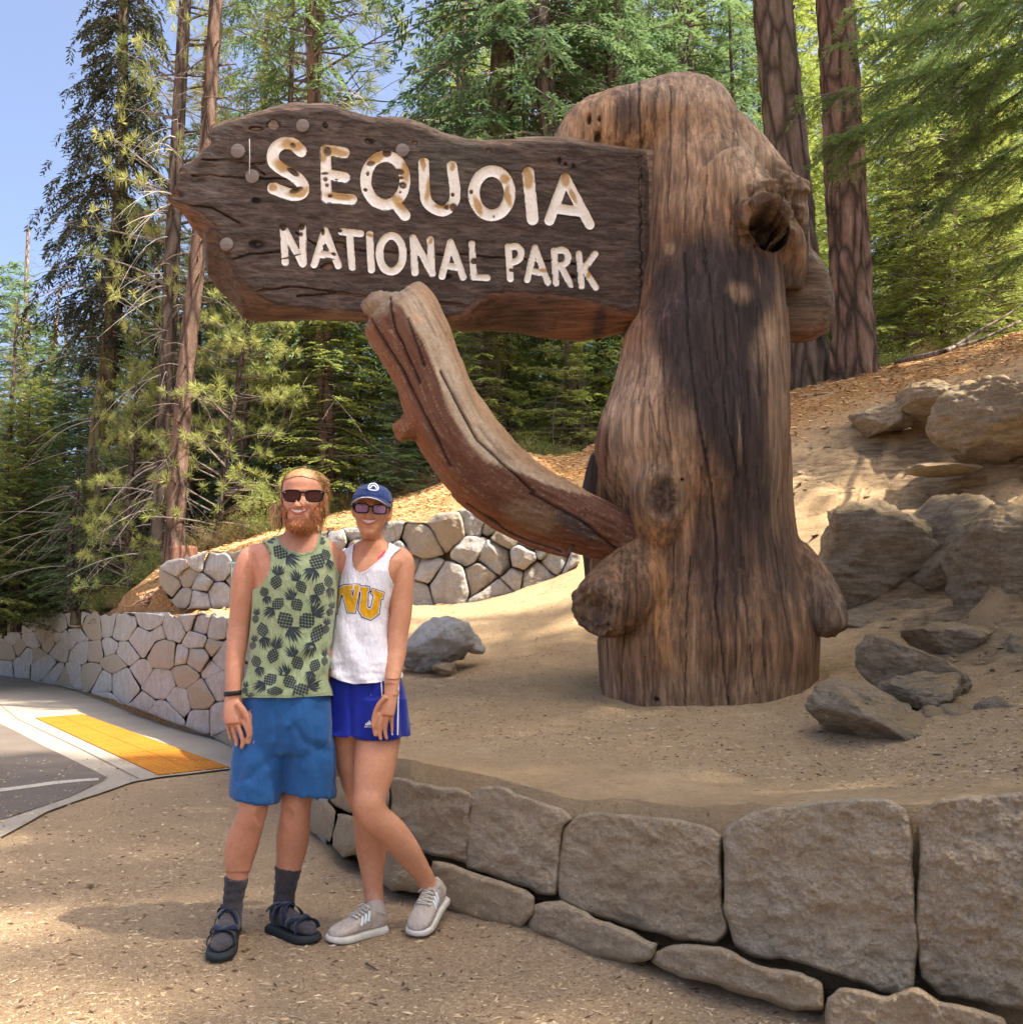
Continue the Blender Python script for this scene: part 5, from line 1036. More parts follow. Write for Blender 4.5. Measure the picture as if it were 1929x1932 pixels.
def boulder(name, label, px, py, Y, w, h, dep, seed, rot=0, strata=.5, group=None, mat=None, sub=5, sink=0, cuts=7):
    r = np.random.default_rng(seed); bm = bmesh.new(); bmesh.ops.create_icosphere(bm, subdivisions=sub, radius=1.0)
    V = np.array([v.co[:] for v in bm.verts]); F = np.array([[v.index for v in f.verts] for f in bm.faces]); bm.free()
    V = np.sign(V)*np.abs(V)**.8
    for i in range(cuts):
        n = r.normal(0, 1, 3); n[1] -= .4; n /= np.linalg.norm(n); d = V@n; k = r.uniform(.55, .85); V = V-n[None]*np.maximum(d-k, 0)[:, None]*.92
    sx, sz = w/2/FPX*Y, h/2/FPX*Y; V = V*[sx, dep/2, sz]; N0 = V/(np.linalg.norm(V, axis=1)[:, None]+1e-9)
    s = min(sx, sz, dep/2); Q = V+seed*7.7
    V = V+N0*(s*.26*fbm(Q, .9/s, 4, seed)-s*.14*np.abs(fbm(Q, 1.5/s, 4, seed+7))+s*.07*fbm(Q*[1, 1, 1+5*strata], 3.2/s, 5, seed+1)+.022*fbm(Q*[1, 1, 1.6], 9, 5, seed+2)+.010*fbm(Q, 40, 3, seed+4))[:, None]
    a = R(rot); c, s_ = math.cos(a), math.sin(a); V = V@np.array([[c, 0, -s_], [0, 1, 0], [s_, 0, c]])
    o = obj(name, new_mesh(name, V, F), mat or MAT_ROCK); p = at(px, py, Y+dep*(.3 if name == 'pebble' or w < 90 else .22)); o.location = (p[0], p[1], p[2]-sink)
    return tag(o, label, 'rock', group)
g_ = 'outcrop rocks on the bank'
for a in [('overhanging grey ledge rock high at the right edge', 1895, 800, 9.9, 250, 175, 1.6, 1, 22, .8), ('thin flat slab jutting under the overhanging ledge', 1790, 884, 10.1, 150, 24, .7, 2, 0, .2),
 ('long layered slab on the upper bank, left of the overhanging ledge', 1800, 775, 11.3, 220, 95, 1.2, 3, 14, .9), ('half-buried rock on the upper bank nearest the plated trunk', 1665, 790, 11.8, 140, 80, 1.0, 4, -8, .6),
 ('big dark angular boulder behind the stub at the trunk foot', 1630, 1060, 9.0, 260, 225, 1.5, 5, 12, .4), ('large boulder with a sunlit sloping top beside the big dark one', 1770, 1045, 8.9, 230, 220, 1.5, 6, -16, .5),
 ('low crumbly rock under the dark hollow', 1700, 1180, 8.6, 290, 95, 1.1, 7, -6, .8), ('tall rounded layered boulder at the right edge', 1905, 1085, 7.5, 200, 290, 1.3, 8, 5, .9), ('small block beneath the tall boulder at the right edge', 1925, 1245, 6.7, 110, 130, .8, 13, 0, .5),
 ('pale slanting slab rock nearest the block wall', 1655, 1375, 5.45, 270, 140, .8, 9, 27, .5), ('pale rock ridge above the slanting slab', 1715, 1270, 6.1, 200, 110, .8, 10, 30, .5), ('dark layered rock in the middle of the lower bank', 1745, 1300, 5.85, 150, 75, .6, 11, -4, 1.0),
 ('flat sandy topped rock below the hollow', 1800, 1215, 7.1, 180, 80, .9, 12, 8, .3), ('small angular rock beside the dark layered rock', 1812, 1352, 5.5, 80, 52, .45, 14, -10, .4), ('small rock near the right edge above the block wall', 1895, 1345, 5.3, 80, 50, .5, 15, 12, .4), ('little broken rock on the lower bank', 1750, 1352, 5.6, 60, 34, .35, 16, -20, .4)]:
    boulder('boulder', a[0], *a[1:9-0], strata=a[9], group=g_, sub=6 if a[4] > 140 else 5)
boulder('boulder', 'big pale grey block standing on the bank beside the woman shoulder', 822, 1222, 8.4, 150, 125, .8, 21, 4, .2, 'rocks beside the woman', MAT_WALL, 5, 0, 9)
boulder('boulder', 'dark wedge shaped stone leaning right of the pale grey block', 886, 1212, 8.6, 62, 36, .3, 22, 24, .2, 'rocks beside the woman', MAT_WALL, 4)
boulder('boulder', 'small buff stone at the foot of the pale grey block', 840, 1262, 8.2, 56, 24, .3, 23, 3, .2, 'rocks beside the woman', MAT_NEAR, 4)
# --- loose chips and needle litter
def chips(name, n, fx_, zf, size, mat, seed, long=1.6, lab=None):
    r = np.random.default_rng(seed); X, Y = fx_(r, n); Z = zf(X, Y); s = size*(r.random(n)**2*1.6+.35); az = r.uniform(0, 6.28, n); v = r.random(n)
    ux = np.stack([np.cos(az), np.sin(az), r.normal(0, .15, n)], -1); uy = np.stack([-np.sin(az), np.cos(az), r.normal(0, .15, n)], -1); P = np.stack([X, Y, Z], -1)
    a = (s*long)[:, None]*ux; b = (s*r.uniform(.25, .8, n))[:, None]*uy; h = np.stack([0*s, 0*s, s*r.uniform(.2, .5, n)], -1)
    Vv = np.stack([P-a-h*.5, P+b-h*.5, P+a*r.uniform(.6, 1, (n, 1))-h*.5, P-b-h*.5, P+h], 1).reshape(-1, 3); o = np.arange(n)[:, None]*5
    F = np.concatenate([o+[0, 3, 4], o+[3, 2, 4], o+[2, 1, 4], o+[1, 0, 4]]); me = new_mesh(name, Vv, F, False); vfloat(me, 'v', np.repeat(v, 5)); ob = obj(name, me, mat); ob['kind'] = 'stuff'; return ob
m = M('chips', .9, .2); v = m.attr('v', 'Fac'); cr = m.N.new('ShaderNodeValToRGB'); m.L.new(v, cr.inputs[0]); e = cr.color_ramp.elements
e[0].position = 0; e[0].color = (.06, .035, .02, 1); e[1].position = 1; e[1].color = (.62, .52, .38, 1)
for p, c in ((.18, (.14, .08, .045)), (.3, (.30, .21, .13)), (.7, (.44, .34, .22)), (.88, (.52, .38, .20))):
    q = e.new(p); q.color = (*c, 1)
m.color(cr.outputs[0]); MAT_CHIP = m.m
gzf = lambda X, Y: 0.004+0*X
def ginter(X, Y):
    xi = np.interp(X, xs_g, np.arange(len(xs_g))); yi = np.interp(Y, ys_g, np.arange(len(ys_g))); i = np.minimum(xi.astype(int), len(xs_g)-2); j = np.minimum(yi.astype(int), len(ys_g)-2); a, b = xi-i, yi-j
    return (GZ[j, i]*(1-a)+GZ[j, i+1]*a)*(1-b)+(GZ[j+1, i]*(1-a)+GZ[j+1, i+1]*a)*b
def fore(r, n):
    d = 2.4*np.exp(r.random(n)*math.log(10/2.4)); px = r.uniform(-60, 1990, n); Q = atv(px, 1500, d); return Q[:, 0], d
def keepf(f, cond):
    def g(r, n):
        X, Y = f(r, n*3); k = cond(X, Y); return X[k][:n] if k.sum() >= n else np.resize(X[k], n), Y[k][:n] if k.sum() >= n else np.resize(Y[k], n)
    return g
wallY = lambda X: np.interp(X, W[:, 0], W[:, 1])
front_ = lambda X, Y: (Y < wallY(X)-.05) & ~((X < -1.9) & (Y > 5.3))
chips('gravel_chips', 42000, keepf(fore, front_), ginter, .0040, MAT_CHIP, 5)
chips('gravel_flakes', 2600, keepf(fore, front_), ginter, .0085, MAT_CHIP, 6, 2.2)
chips('gravel_on_pavement', 2500, keepf(fore, lambda X, Y: (X < -1.6) & (Y > 4.6) & (Y < wallY(X)-.1)), lambda X, Y: .016+0*X, .007, MAT_CHIP, 9)
back_ = lambda X, Y: (Y > wallY(X)+.35)
def terr(r, n):
    d = 3.3*np.exp(r.random(n)*math.log(16/3.3)); px = r.uniform(560, 2000, n); Q = atv(px, 1300, d); return Q[:, 0], d
hz_ = lambda X, Y: hill(X, Y, True)+.002
chips('soil_chips', 30000, keepf(terr, back_), hz_, .006, MAT_CHIP, 7)
def thin(r, n):
    d = 2.6*np.exp(r.random(n)*math.log(11/2.6)); px = r.uniform(-60, 2000, n); Q = atv(px, 1300, d); return Q[:, 0], d
hb_ = lambda X, Y: np.where(Y > wallY(X)+.3, hz_(X, Y)+.004, ginter(X, Y)+.004)
def litf(r, n):
    X = r.uniform(-6, 9, n); Y = r.uniform(11, 17, n); return X, Y
m = M('straw', .85, .2); m.color(m.mix(m.attr('v', 'Fac'), (.30, .13, .05), (.78, .50, .22))); MAT_STRAW = m.m
chips('needle_litter', 26000, keepf(litf, lambda X, Y: (Y > wallY(X)+.6) & (litter(X, Y) > np.random.default_rng(1).random(len(X)))), lambda X, Y: hz_(X, Y)+.01, .014, MAT_STRAW, 8, 3.0)
chips('fallen_needles', 9000, keepf(thin, lambda X, Y: (Y < wallY(X)-.1) | back_(X, Y)), hb_, .0048, MAT_CHIP, 18, 3.0)
def rk_area(r, n): X = r.uniform(2.5, 8, n); return X, r.uniform(5, 13, n)
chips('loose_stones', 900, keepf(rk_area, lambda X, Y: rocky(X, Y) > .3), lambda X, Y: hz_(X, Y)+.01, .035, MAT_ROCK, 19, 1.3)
chips('loose_stones', 300, keepf(terr, back_), lambda X, Y: hz_(X, Y)+.004, .016, MAT_NEAR, 20, 1.3)
# --- single twigs and stones on the ground
def stick(label, pts, r0, mat, cat='stick', z=0.0, name='stick', group=None):
    P = [ground(x, y)+np.array([0, 0, r0+z]) for x, y in pts]; V, F = tube(catmull(np.array(P), 10), np.linspace(r0, r0*.8, 10)*(1+.15*rng.normal(size=10)), 8); return tag(obj(name, new_mesh(name, V, F), mat), label, cat, group)
MAT_STICK = plain('stick_wood', (.46, .30, .15)); MAT_DKST = plain('dark_stick', (.10, .07, .05))
stick('pale wooden stick lying on the gravel between the couple', [(576,1660),(585,1667),(600,1674)], .009, MAT_STICK)
stick('thin dark twig lying in front of the light beige shoes', [(690,1820),(700,1826),(712,1833)], .004, MAT_DKST)
for lb, px, py, w_ in [('small pebble touching the front of the left sandal', 548, 1798, 11), ('pebble on the gravel near the left picture edge', 57, 1715, 12), ('dark flat pebble at the bottom left of the gravel', 175, 1909, 16), ('dark pebble on the gravel below the shoes', 766, 1866, 14), ('grey pebble left of the long sunlit streak', 172, 1672, 12)]:
    p = ground(px, py); o = boulder('pebble', lb, px, py-w_*.25, p[1], w_, w_*.6, w_/FPX*p[1]*.8, int(px), 0, .1, None, MAT_NEAR, 3); o['category'] = 'pebble'
def branch_on_hill(label, pts, r0):
    P = []
    for x, y in pts: Yh = min(max(on_hill(x, y+4), 10.0), 15.0); p = at(x, y, Yh); P.append([p[0], p[1], max(p[2], float(hill(p[0], p[1])[0])+r0)])
    V, F = tube(catmull(np.array(P), 24), np.linspace(r0, r0*.35, 24), 7); return tag(obj('fallen_branch', new_mesh('b', V, F), MAT_SNAG), label, 'branch', 'fallen branches on the ridge')
branch_on_hill('long pale fallen branch lying along the ridge at the right edge', [(1690,690),(1760,668),(1800,655),(1850,640),(1925,606)], .035)
branch_on_hill('shorter fallen branch forking off towards the right edge', [(1800,655),(1850,622),(1890,600),(1935,570)], .022)
branch_on_hill('short stick lying on the bank right of the carved trunk', [(1498,752),(1530,746),(1562,744)], .018)
# --- stump with roots at the end of the upper wall
Ys = 15.0; st = empty('tree_stump', (at(345, 1056, Ys)[0], Ys, float(hill(at(345, 1056, Ys)[0], Ys)[0])), 'red-brown tree stump with torn roots at the left end of the upper wall', 'stump')
p0 = np.array(st.location); k = 40; a = np.arange(k)*2*math.pi/k; rl = []
for z, r_ in ((-.3, .30), (0, .25), (.12, .21), (.28, .20), (.33, .19)): 
    q = np.stack([p0[0]+r_*np.cos(a), p0[1]+r_*np.sin(a), p0[2]+z+0*a], -1); rl.append(q+np.stack([np.cos(a), np.sin(a), 0*a], -1)*(.05*fbm(q, 6, 3, 5))[:, None])
obj('stump', new_mesh('stump', *rings(rl)), bark('stump_wood', (.16, .07, .045), (.36, .17, .11)), st)
MAT_ROOT = plain('root_wood', (.20, .11, .07), ns=30, amt=.6)
rr = np.random.default_rng(8)
for i in range(26):
    x, y = 338+rr.normal(0, 10), 1058+rr.normal(0, 4); L = rr.uniform(20, 100); pts = []
    for t in np.linspace(0, 1, 6): 
        X0, Y0 = x-L*t+rr.normal(0, 3), y+L*.38*t+rr.normal(0, 5)+4*math.sin(t*5+i); q = at(X0, Y0, Ys+rr.uniform(-.4, .1)+t*.8); zz_ = float(hill(q[0], q[1], False)[0]); pts.append([q[0], q[1], zz_+.05+.10*rr.random()*(1-t)])
    obj('root', new_mesh('root', *tube(catmull(np.array(pts), 14), np.linspace(rr.uniform(.015, .035), .005, 14), 5)), MAT_ROOT, st)
# --- scrub along the edge of the wood
def bush(seed, leafy, n=420):
    r = np.random.default_rng(seed); lines = []; LP = []; LD = []; V_ = []
    for i in range(70):
        d = r.normal(0, 1, 3); d[2] = abs(d[2])*1.1+.3; d /= np.linalg.norm(d); L = r.uniform(.4, 1.0); C = np.array([d*L*t+np.array([0, 0, -.12*t*t])+r.normal(0, .015, 3) for t in np.linspace(0, 1, 6)]); lines.append((C, .007, .002))
        k = int(n/12); t = r.uniform(.25, 1, k); LP.append(d[None]*(L*t)[:, None]+r.normal(0, .06, (k, 3))); LD.append(d[None]+r.normal(0, .7, (k, 3))); V_.append(np.full(k, r.uniform(.1, .9)))
    LP = np.vstack(LP); LP[:, 2] = np.maximum(LP[:, 2], .0); q = leaves(LP, np.vstack(LD), r.uniform(.04, .085, len(LP)), np.full(len(LP), .02 if leafy else .008), r.normal(0, 1, (len(LP), 3)), np.concatenate(V_))
    return leafmesh('bush_leaves', [q]), fastubes(lines).mesh('bush_stems')
BU = [bush(1, True), bush(2, False), bush(3, True)]
MAT_BG = needle_mat('green_scrub', (.08, .14, .03), (.32, .36, .10), (.2, .24, .07)); MAT_BB = needle_mat('dry_scrub', (.20, .12, .045), (.42, .33, .14), (.32, .26, .09))
BL = [(215,19.5,1.0,0,0,'leafy green bush on the slope left of the stump'),(255,18.5,.9,0,0,'light green bush just behind the tangle of dead limbs'),(292,17.6,.75,2,0,'yellow-green bush immediately left of the stump'),(180,21,.8,1,1,'dry brown scrub at the top of the sloping bank'),(235,18,.55,1,1,'dry brown scrub below the leafy green bush'),(152,23,.6,2,0,'small green bush where the bank meets the forest'),
 (370,16.6,.75,1,1,'brown scrub just right of the stump'),(400,16.4,.8,1,1,'brown scrub above the left part of the upper wall'),(435,16.2,.8,1,1,'olive brown scrub left of the man shoulder'),(470,16.4,.85,1,1,'brown scrub between young pine and man'),(505,16.2,.8,2,0,'olive green scrub touching the man head outline'),(420,17.6,.9,2,0,'green scrub behind the brown scrub'),
 (655,17.5,.6,1,1,'dry scrub at the foot of the red-brown pine'),(690,17.8,.5,2,0,'small green scrub behind the woman cap'),(790,17.6,.6,1,1,'dry grey scrub right of the woman at the slope top'),(830,17.6,.6,1,1,'dry scrub below the brace curve'),(985,17,.7,1,1,'dry scrub left of the brace gap'),(1020,16.6,.8,2,0,'green scrub seen through the brace gap'),(1065,16.4,.7,1,1,'dry grass clump on the slope left of the carved trunk'),(1092,16.6,.7,2,0,'green scrub against the carved trunk left edge'),
 (60,27,1.0,0,0,'dark green bush at the forest edge far left'),(20,29,1.1,0,0,'bush at the left picture edge behind the wall'),(110,25,.8,2,0,'bush below the close pair of snags'),(1760,15.6,.6,1,1,'dry scrub on the ridge beside the slim dark trunk'),(1690,15.6,.7,2,0,'green scrub on the ridge right of the plated trunk'),(1860,15.8,.6,2,0,'green scrub on the ridge near the fallen branch')]
for i, (px, Y, s, k, dry, lb) in enumerate(BL):
    X = float(atv(px, 1000, Y)[0]); e = empty('shrub', (X, Y, float(hill(X, Y, False)[0])-.05), lb, 'shrub', 'scrub at the forest edge'); e.scale = (s, s, s*.8); e.rotation_euler = (0, 0, i*1.3)
    for nm, me, mt in (('foliage', BU[k][0], MAT_BB if dry else MAT_BG), ('stems', BU[k][1], MAT_TWIG)):
        o = bpy.data.objects.new(nm, me); COL.objects.link(o); o.parent = e; o['kind'] = 'stuff'
        if len(me.materials) == 0: me.materials.append(mt)
        o.material_slots[0].link = 'OBJECT'; o.material_slots[0].material = mt
# --- parking sign behind the man
def flat_text(name, s, px, py, Y, hpx, mat, parent, w=None, dz=0.0):
    cu = bpy.data.curves.new(name, 'FONT'); cu.body = s; cu.size = hpx/FPX*Y*1.35; cu.align_x = 'CENTER'; cu.align_y = 'CENTER'; cu.extrude = .0008; o = bpy.data.objects.new(name, cu); COL.objects.link(o)
    dg = bpy.context.evaluated_depsgraph_get(); me = bpy.data.meshes.new_from_object(o.evaluated_get(dg)); bpy.data.objects.remove(o)
    V = getv(me); V = np.stack([V[:, 0], -V[:, 2]*1.0+0*V[:, 0], V[:, 1]], -1); p = at(px, py, Y)
    if w: V[:, 0] *= (w/FPX*Y)/max(V[:, 0].max()-V[:, 0].min(), 1e-6)
    setv(me, V+p-np.array([0, dz, 0])); me.materials.clear(); return obj(name, me, mat, parent)
Yp = 9.6; ps_ = empty('parking_sign', ground(460, 1480)*0+np.array([at(462, 1100, Yp)[0], Yp, 0]), 'white and green parking sign with blue symbol half hidden behind the man arm', 'sign')
def slab(name, x0, y0, x1, y1, Y, th, mat, parent, bev=0): 
    a, b = at(x0, y1, Y), at(x1, y0, Y); V = [(a[0], Y, a[2]), (b[0], Y, a[2]), (b[0], Y, b[2]), (a[0], Y, b[2])]; V += [(v[0], Y+th, v[2]) for v in V]
    return obj(name, new_mesh(name, V, [(0, 1, 2, 3), (7, 6, 5, 4), (0, 4, 5, 1), (1, 5, 6, 2), (2, 6, 7, 3), (3, 7, 4, 0)], False), mat, parent)
MW = plain('sign_white', (.78, .78, .76), .4); MG = plain('sign_green', (.05, .30, .16), .4); MB = plain('sign_blue', (.03, .10, .45), .4)
pn = slab('panel', 433, 1058, 489, 1131, Yp, .004, MG, ps_); slab('panel_face', 434.5, 1060, 487.5, 1129.5, Yp-.002, .001, MW, pn)
slab('symbol_field', 440, 1091, 482, 1118, Yp-.004, .001, MB, pn)
flat_text('lettering', 'RESERVED\nPARKING', 461, 1074, Yp-.004, 9, MG, pn, w=46)
G = Geo()
for P_ in ([(455,1095),(456,1104),(466,1104),(471,1113),(475,1112)], [(455,1099),(463,1099)], [(453,1103),(450,1108),(453,1114),(460,1115),(465,1111)]): G.add(*tube([at(x, y, Yp-.006) for x, y in P_], .006, 6))
obj('wheelchair_symbol', G.mesh('symbol'), MW, pn)
b = at(461, 1100, Yp+.03); obj('post', new_mesh('post', *tube([(b[0], Yp+.03, -.2), (b[0], Yp+.03, at(461, 1056, Yp)[2])], .028, 10)), plain('galvanised', (.35, .35, .35), .5), ps_)
# ================================================================== people
PS = 1.085; _at0, _tpx0 = at, tpx
def at(px, py, Y): return _at0(px, py, Y*PS)
def tpx(pts, k=20, n=14, sq=None):
    P = np.array([at(x, y, Y) for x, y, r, Y in pts]); rr_ = np.array([r/FPX*Y*PS for x, y, r, Y in pts])
    Q = catmull(np.hstack([P, rr_[:, None]]), n); return tube(Q[:, :3], Q[:, 3], k, True, sq)
def skin_mat(name, c, c2):
    m = M(name, .55, .35); m.color(m.mix(m.math('MULTIPLY', m.noise(70, 5, .75, lo=.42, hi=.68), .5), m.mix(m.noise(9, 4, lo=.35, hi=.65), c, c2), tuple(v*.72 for v in c2))); m.bump(m.noise(350, 3), .12, .001)
    m.b.inputs['Subsurface Weight'].default_value = .12; m.b.inputs['Subsurface Radius'].default_value = (.012, .005, .003); m.b.inputs['Subsurface Scale'].default_value = 1.0
    return m.m
def cloth(name, c, amt=.12, ns=6, weave=420, rough=.85, bump=.25, fold=.5):
    m = M(name, rough, .15); c2 = tuple(v*(1-amt) for v in c); m.color(m.mix(m.noise(ns, 4), c, c2)); m.bump(m.noise(9, 4, .55, vec=m.map((1.6, 1, .7)), lo=.3, hi=.7), fold, .03); m.bump(m.noise(weave, 2), bump, .0012)
    m.b.inputs['Sheen Weight'].default_value = .15; return m.m
SK_M = skin_mat('skin_man', (.56, .27, .165), (.50, .22, .13)); SK_W = skin_mat('skin_woman', (.60, .29, .165), (.53, .24, .13))
def hair_mat(name, a, b): m = M(name, .5, .45); m.color(m.mix(m.attr('v', 'Fac'), a, b)); return m.m
H_BL = hair_mat('blond_hair', (.30, .16, .06), (.72, .47, .22)); H_RB = hair_mat('red_beard', (.30, .10, .035), (.66, .28, .11)); H_BR = hair_mat('brown_hair', (.06, .032, .018), (.20, .11, .06))
HT = np.array([(-.50,.09,-.30,-.10),(-.47,.15,-.375,-.04),(-.42,.195,-.405,.02),(-.34,.235,-.41,.10),(-.25,.265,-.405,.20),(-.12,.295,-.40,.30),(0,.315,-.395,.38),(.12,.325,-.40,.42),(.25,.315,-.385,.42),(.36,.275,-.33,.37),(.44,.20,-.24,.28),(.485,.11,-.13,.17),(.50,.02,-.02,.06)])
class Head:
    def __init__(s, px, py, Y, h, yaw=0, roll=0, pitch=0, jaw=1.0, nose=1.0, wide=1.0):
        s.c = at(px, py, Y); s.h = h*PS; s.Rm = np.array(Matrix.Rotation(R(yaw), 3, 'Z')@Matrix.Rotation(R(roll), 3, 'Y')@Matrix.Rotation(R(pitch), 3, 'X')); s.jaw = jaw; s.nose = nose; s.wide = wide
    def w(s, L): return s.c+(np.asarray(L, float)*s.h)@s.Rm.T
    def front(s, x, z):
        """forward offset of the features at (x, z)"""
        g = lambda cx_, cz_, sx, sz: np.exp(-((x-cx_)/sx)**2-((z-cz_)/sz)**2); o = 0*x
        rmp = ss(.10, -.13, z)*ss(-.205, -.165, z); o -= s.nose*.115*np.exp(-(x/(.035+.03*ss(.05, -.15, z)))**2)*rmp; o -= s.nose*.035*(g(.055, -.15, .03, .03)+g(-.055, -.15, .03, .03))
        o += .045*(g(.135, .03, .075, .05)+g(-.135, .03, .075, .05)); o -= .018*np.exp(-((z-.10)/.03)**2)*np.exp(-(x/.22)**2); o -= .03*(g(.175, -.10, .065, .06)+g(-.175, -.10, .065, .06))
        o -= .028*g(0, -.235, .10, .035)+.024*g(0, -.30, .085, .03); o += .018*g(0, -.345, .09, .02); o -= .022*(g(.16, -.13, .06, .06)+g(-.16, -.13, .06, .06)); t_ = np.clip((-.15-z)/.12, 0, 1); o += .020*np.exp(-((np.abs(x)-(.085+.075*t_))/.016)**2)*(z < -.13)*(z > -.29); o -= .03*g(0, -.43, .09, .05); return o
    def surf(s, a, z, off=0.0):
        """local point on the head at angle a (0 = right, -90 deg = front) and height z"""
        w_ = np.interp(z, HT[:, 0], HT[:, 1])*s.wide*(1-(1-s.jaw)*ss(-.1, -.5, z)); f = np.interp(z, HT[:, 0], HT[:, 2]); b = np.interp(z, HT[:, 0], HT[:, 3]); mid = np.minimum(np.maximum(.02, f+.12), b-.03); mid = (f+b)/2*.35+.0+.65*np.clip(0.02, f+.1, b-.02)
        ca, sa = np.cos(a), np.sin(a); x = np.sign(ca)*np.abs(ca)**.92*w_; y = np.where(sa < 0, mid+(mid-f)*np.sign(sa)*np.abs(sa)**.80, mid+(b-mid)*np.abs(sa)**.9)
        fr = ss(-.25, -.7, sa); y = y+s.front(x, z)*fr; L = np.stack([x+0*z, y+0*z, z+0*x], -1)
        if np.any(off): 
            n = np.stack([x/(w_+1e-6)**2*.1, (y-mid)/.4**2*.1, z/.5**2*.04], -1); n /= np.linalg.norm(n, axis=-1)[..., None]+1e-9; L = L+n*np.asarray(off)[..., None] if np.ndim(off) else L+n*off
        return L
    def fy(s, x, z):
        """front surface y at local (x, z)"""
        a = np.linspace(-math.pi*.98, -math.pi*.02, 181); L = s.surf(a, np.full(181, float(z))); return float(np.interp(x, L[:, 0], L[:, 1]))
    def geo(s, G, n=64):
        zs_ = np.concatenate([np.linspace(-.5, -.3, 16), np.linspace(-.29, .2, 44), np.linspace(.22, .5, 22)]); a = np.linspace(0, 2*math.pi, n, endpoint=False)
        G.add(*rings([s.w(s.surf(a, np.full(n, z))) for z in zs_]))
        for sg in (-1, 1):
            E = [s.w((sg*.315*s.wide+sg*dx, .03+dy, dz)) for dx, dy, dz in ((-.02, .0, -.13), (.012, -.01, -.08), (.03, .01, 0), (.025, .03, .07), (-.01, .0, .09))]; G.add(*tube(catmull(np.array(E), 12), s.h*np.interp(np.linspace(0, 1, 12), [0, .2, .7, 1], [.018, .035, .045, .02]), 10, True))
    def strands(s, mask, n, L, wd, flow, seed, off=(.0, .06), wob=.1, seg=4):
        r = np.random.default_rng(seed); parts = []; a = r.uniform(0, 2*math.pi, n*6); z = r.uniform(-.52, .5, n*6); P = s.surf(a, z); k = mask(a, P)[:n*6]; a, z = a[k][:n], z[k][:n]; n = len(a)
        v = r.random(n); o0 = r.uniform(off[0], off[1], n); P = s.surf(a, z, o0); Lr = L*r.uniform(.6, 1.2, n)
        for q in range(seg):
            D = flow(P)+r.normal(0, wob, (n, 3)); D /= np.linalg.norm(D, axis=1)[:, None]; N = P/np.linalg.norm(P, axis=1)[:, None]+r.normal(0, .3, (n, 3)); parts.append(leaves(s.w(P), D@s.Rm.T, Lr/seg*s.h*1.35, np.full(n, wd*s.h*(1-.15*q)), N@s.Rm.T, np.clip(v+.15*q/seg, 0, 1))); P = P+D*(Lr/seg)[:, None]
        return parts
    def shell(s, name, cond, off, mat, parent, zr=(-.5, .5), n=96, m_=80, th=.006):
        a = np.linspace(0, 2*math.pi, n, endpoint=False); zs_ = np.linspace(zr[0], zr[1], m_); A, Z = np.meshgrid(a, zs_); A, Z = A.ravel(), Z.ravel(); P = s.surf(A, Z, np.full(len(A), off)); k = cond(A, s.surf(A, Z)); I = np.arange(n*m_).reshape(m_, n); J = np.roll(I, -1, 1)
        F = np.stack([I[:-1], J[:-1], J[1:], I[1:]], -1).reshape(-1, 4); F = F[k[F].all(1)]; u, inv = np.unique(F, return_inverse=True); me = new_mesh(name, s.w(P[u]), inv.reshape(F.shape)); vfloat(me, 'v', .35+.3*fbm(P[u], 25, 2, 5)); return obj(name, me, mat, parent)
def ring_tab(tab, n=72, y0=None, y1=None, k=80, grow=(0, 0), ex=.86):
    t = np.array(tab, float); ys_ = np.linspace(y0 if y0 else t[0, 0], y1 if y1 else t[-1, 0], n); a = np.linspace(0, 2*math.pi, k, endpoint=False); out = []
    for y in ys_:
        cx_, hw, hd, Y = (np.interp(y, t[:, 0], t[:, i]) for i in (1, 2, 3, 4)); c = at(cx_, y, Y); hw = (hw+grow[0])/FPX*Y*PS; hd = (hd+grow[1])*PS
        out.append(np.stack([c[0]+hw*np.sign(np.cos(a))*np.abs(np.cos(a))**ex, c[1]+hd*np.sign(np.sin(a))*np.abs(np.sin(a))**ex, c[2]+0*a], -1))
    return out
def garment(name, tab, poly, y0, y1, grow, mat, parent, folds, seed, n=150, k=200, th=.003, ex=.86):
    RR = ring_tab(tab, n, y0, y1, k, grow, ex); V = np.vstack(RR); N = V-np.repeat(np.array([r_.mean(0) for r_ in RR]), k, 0); N[:, 2] = 0; N /= np.linalg.norm(N, axis=1)[:, None]
    V = V+N*folds(V)[:, None]; px, py = proj(V); ins = inpoly(px, py, poly); I = np.arange(n*k).reshape(n, k); J = np.roll(I, -1, 1); F = np.stack([I[:-1], I[1:], J[1:], J[:-1]], -1).reshape(-1, 4); F = F[ins[F].any(1)]
    out = np.zeros(len(V), bool); out[np.unique(F)] = True; mv = out & ~ins; qx, qy, d = near_on_poly(px[mv], py[mv], poly); good = d < 6; idx = np.where(mv)[0][good]; V[idx] = atv(qx[good], qy[good], V[idx, 1])
    u, inv = np.unique(F, return_inverse=True); me = new_mesh(name, V[u], inv.reshape(F.shape)); o = obj(name, me, mat, parent); bm = bmesh.new(); bm.from_mesh(me); bmesh.ops.recalc_face_normals(bm, faces=bm.faces); bm.normal_update(); bvh = BVHTree.FromBMesh(bm); bm.to_mesh(me); bm.free()
    return o, bvh
CAM = Vector((0, 0, CAMH))
def cast(bvh, x, y, off=.0015):
    p = Vector(at(x, y, 5.0)); d = (p-CAM).normalized(); h = bvh.ray_cast(CAM, d, 12)
    return None if h[0] is None else h[0]-d*off
def decal(G, bvh, poly, off=.0015):
    P = [cast(bvh, x, y, off) for x, y in poly]
    if any(p is None for p in P): return
    ys_ = [p[1] for p in P]
    if max(ys_)-min(ys_) > .12: return
    G.add([tuple(p) for p in P], [tuple(range(len(P)))])
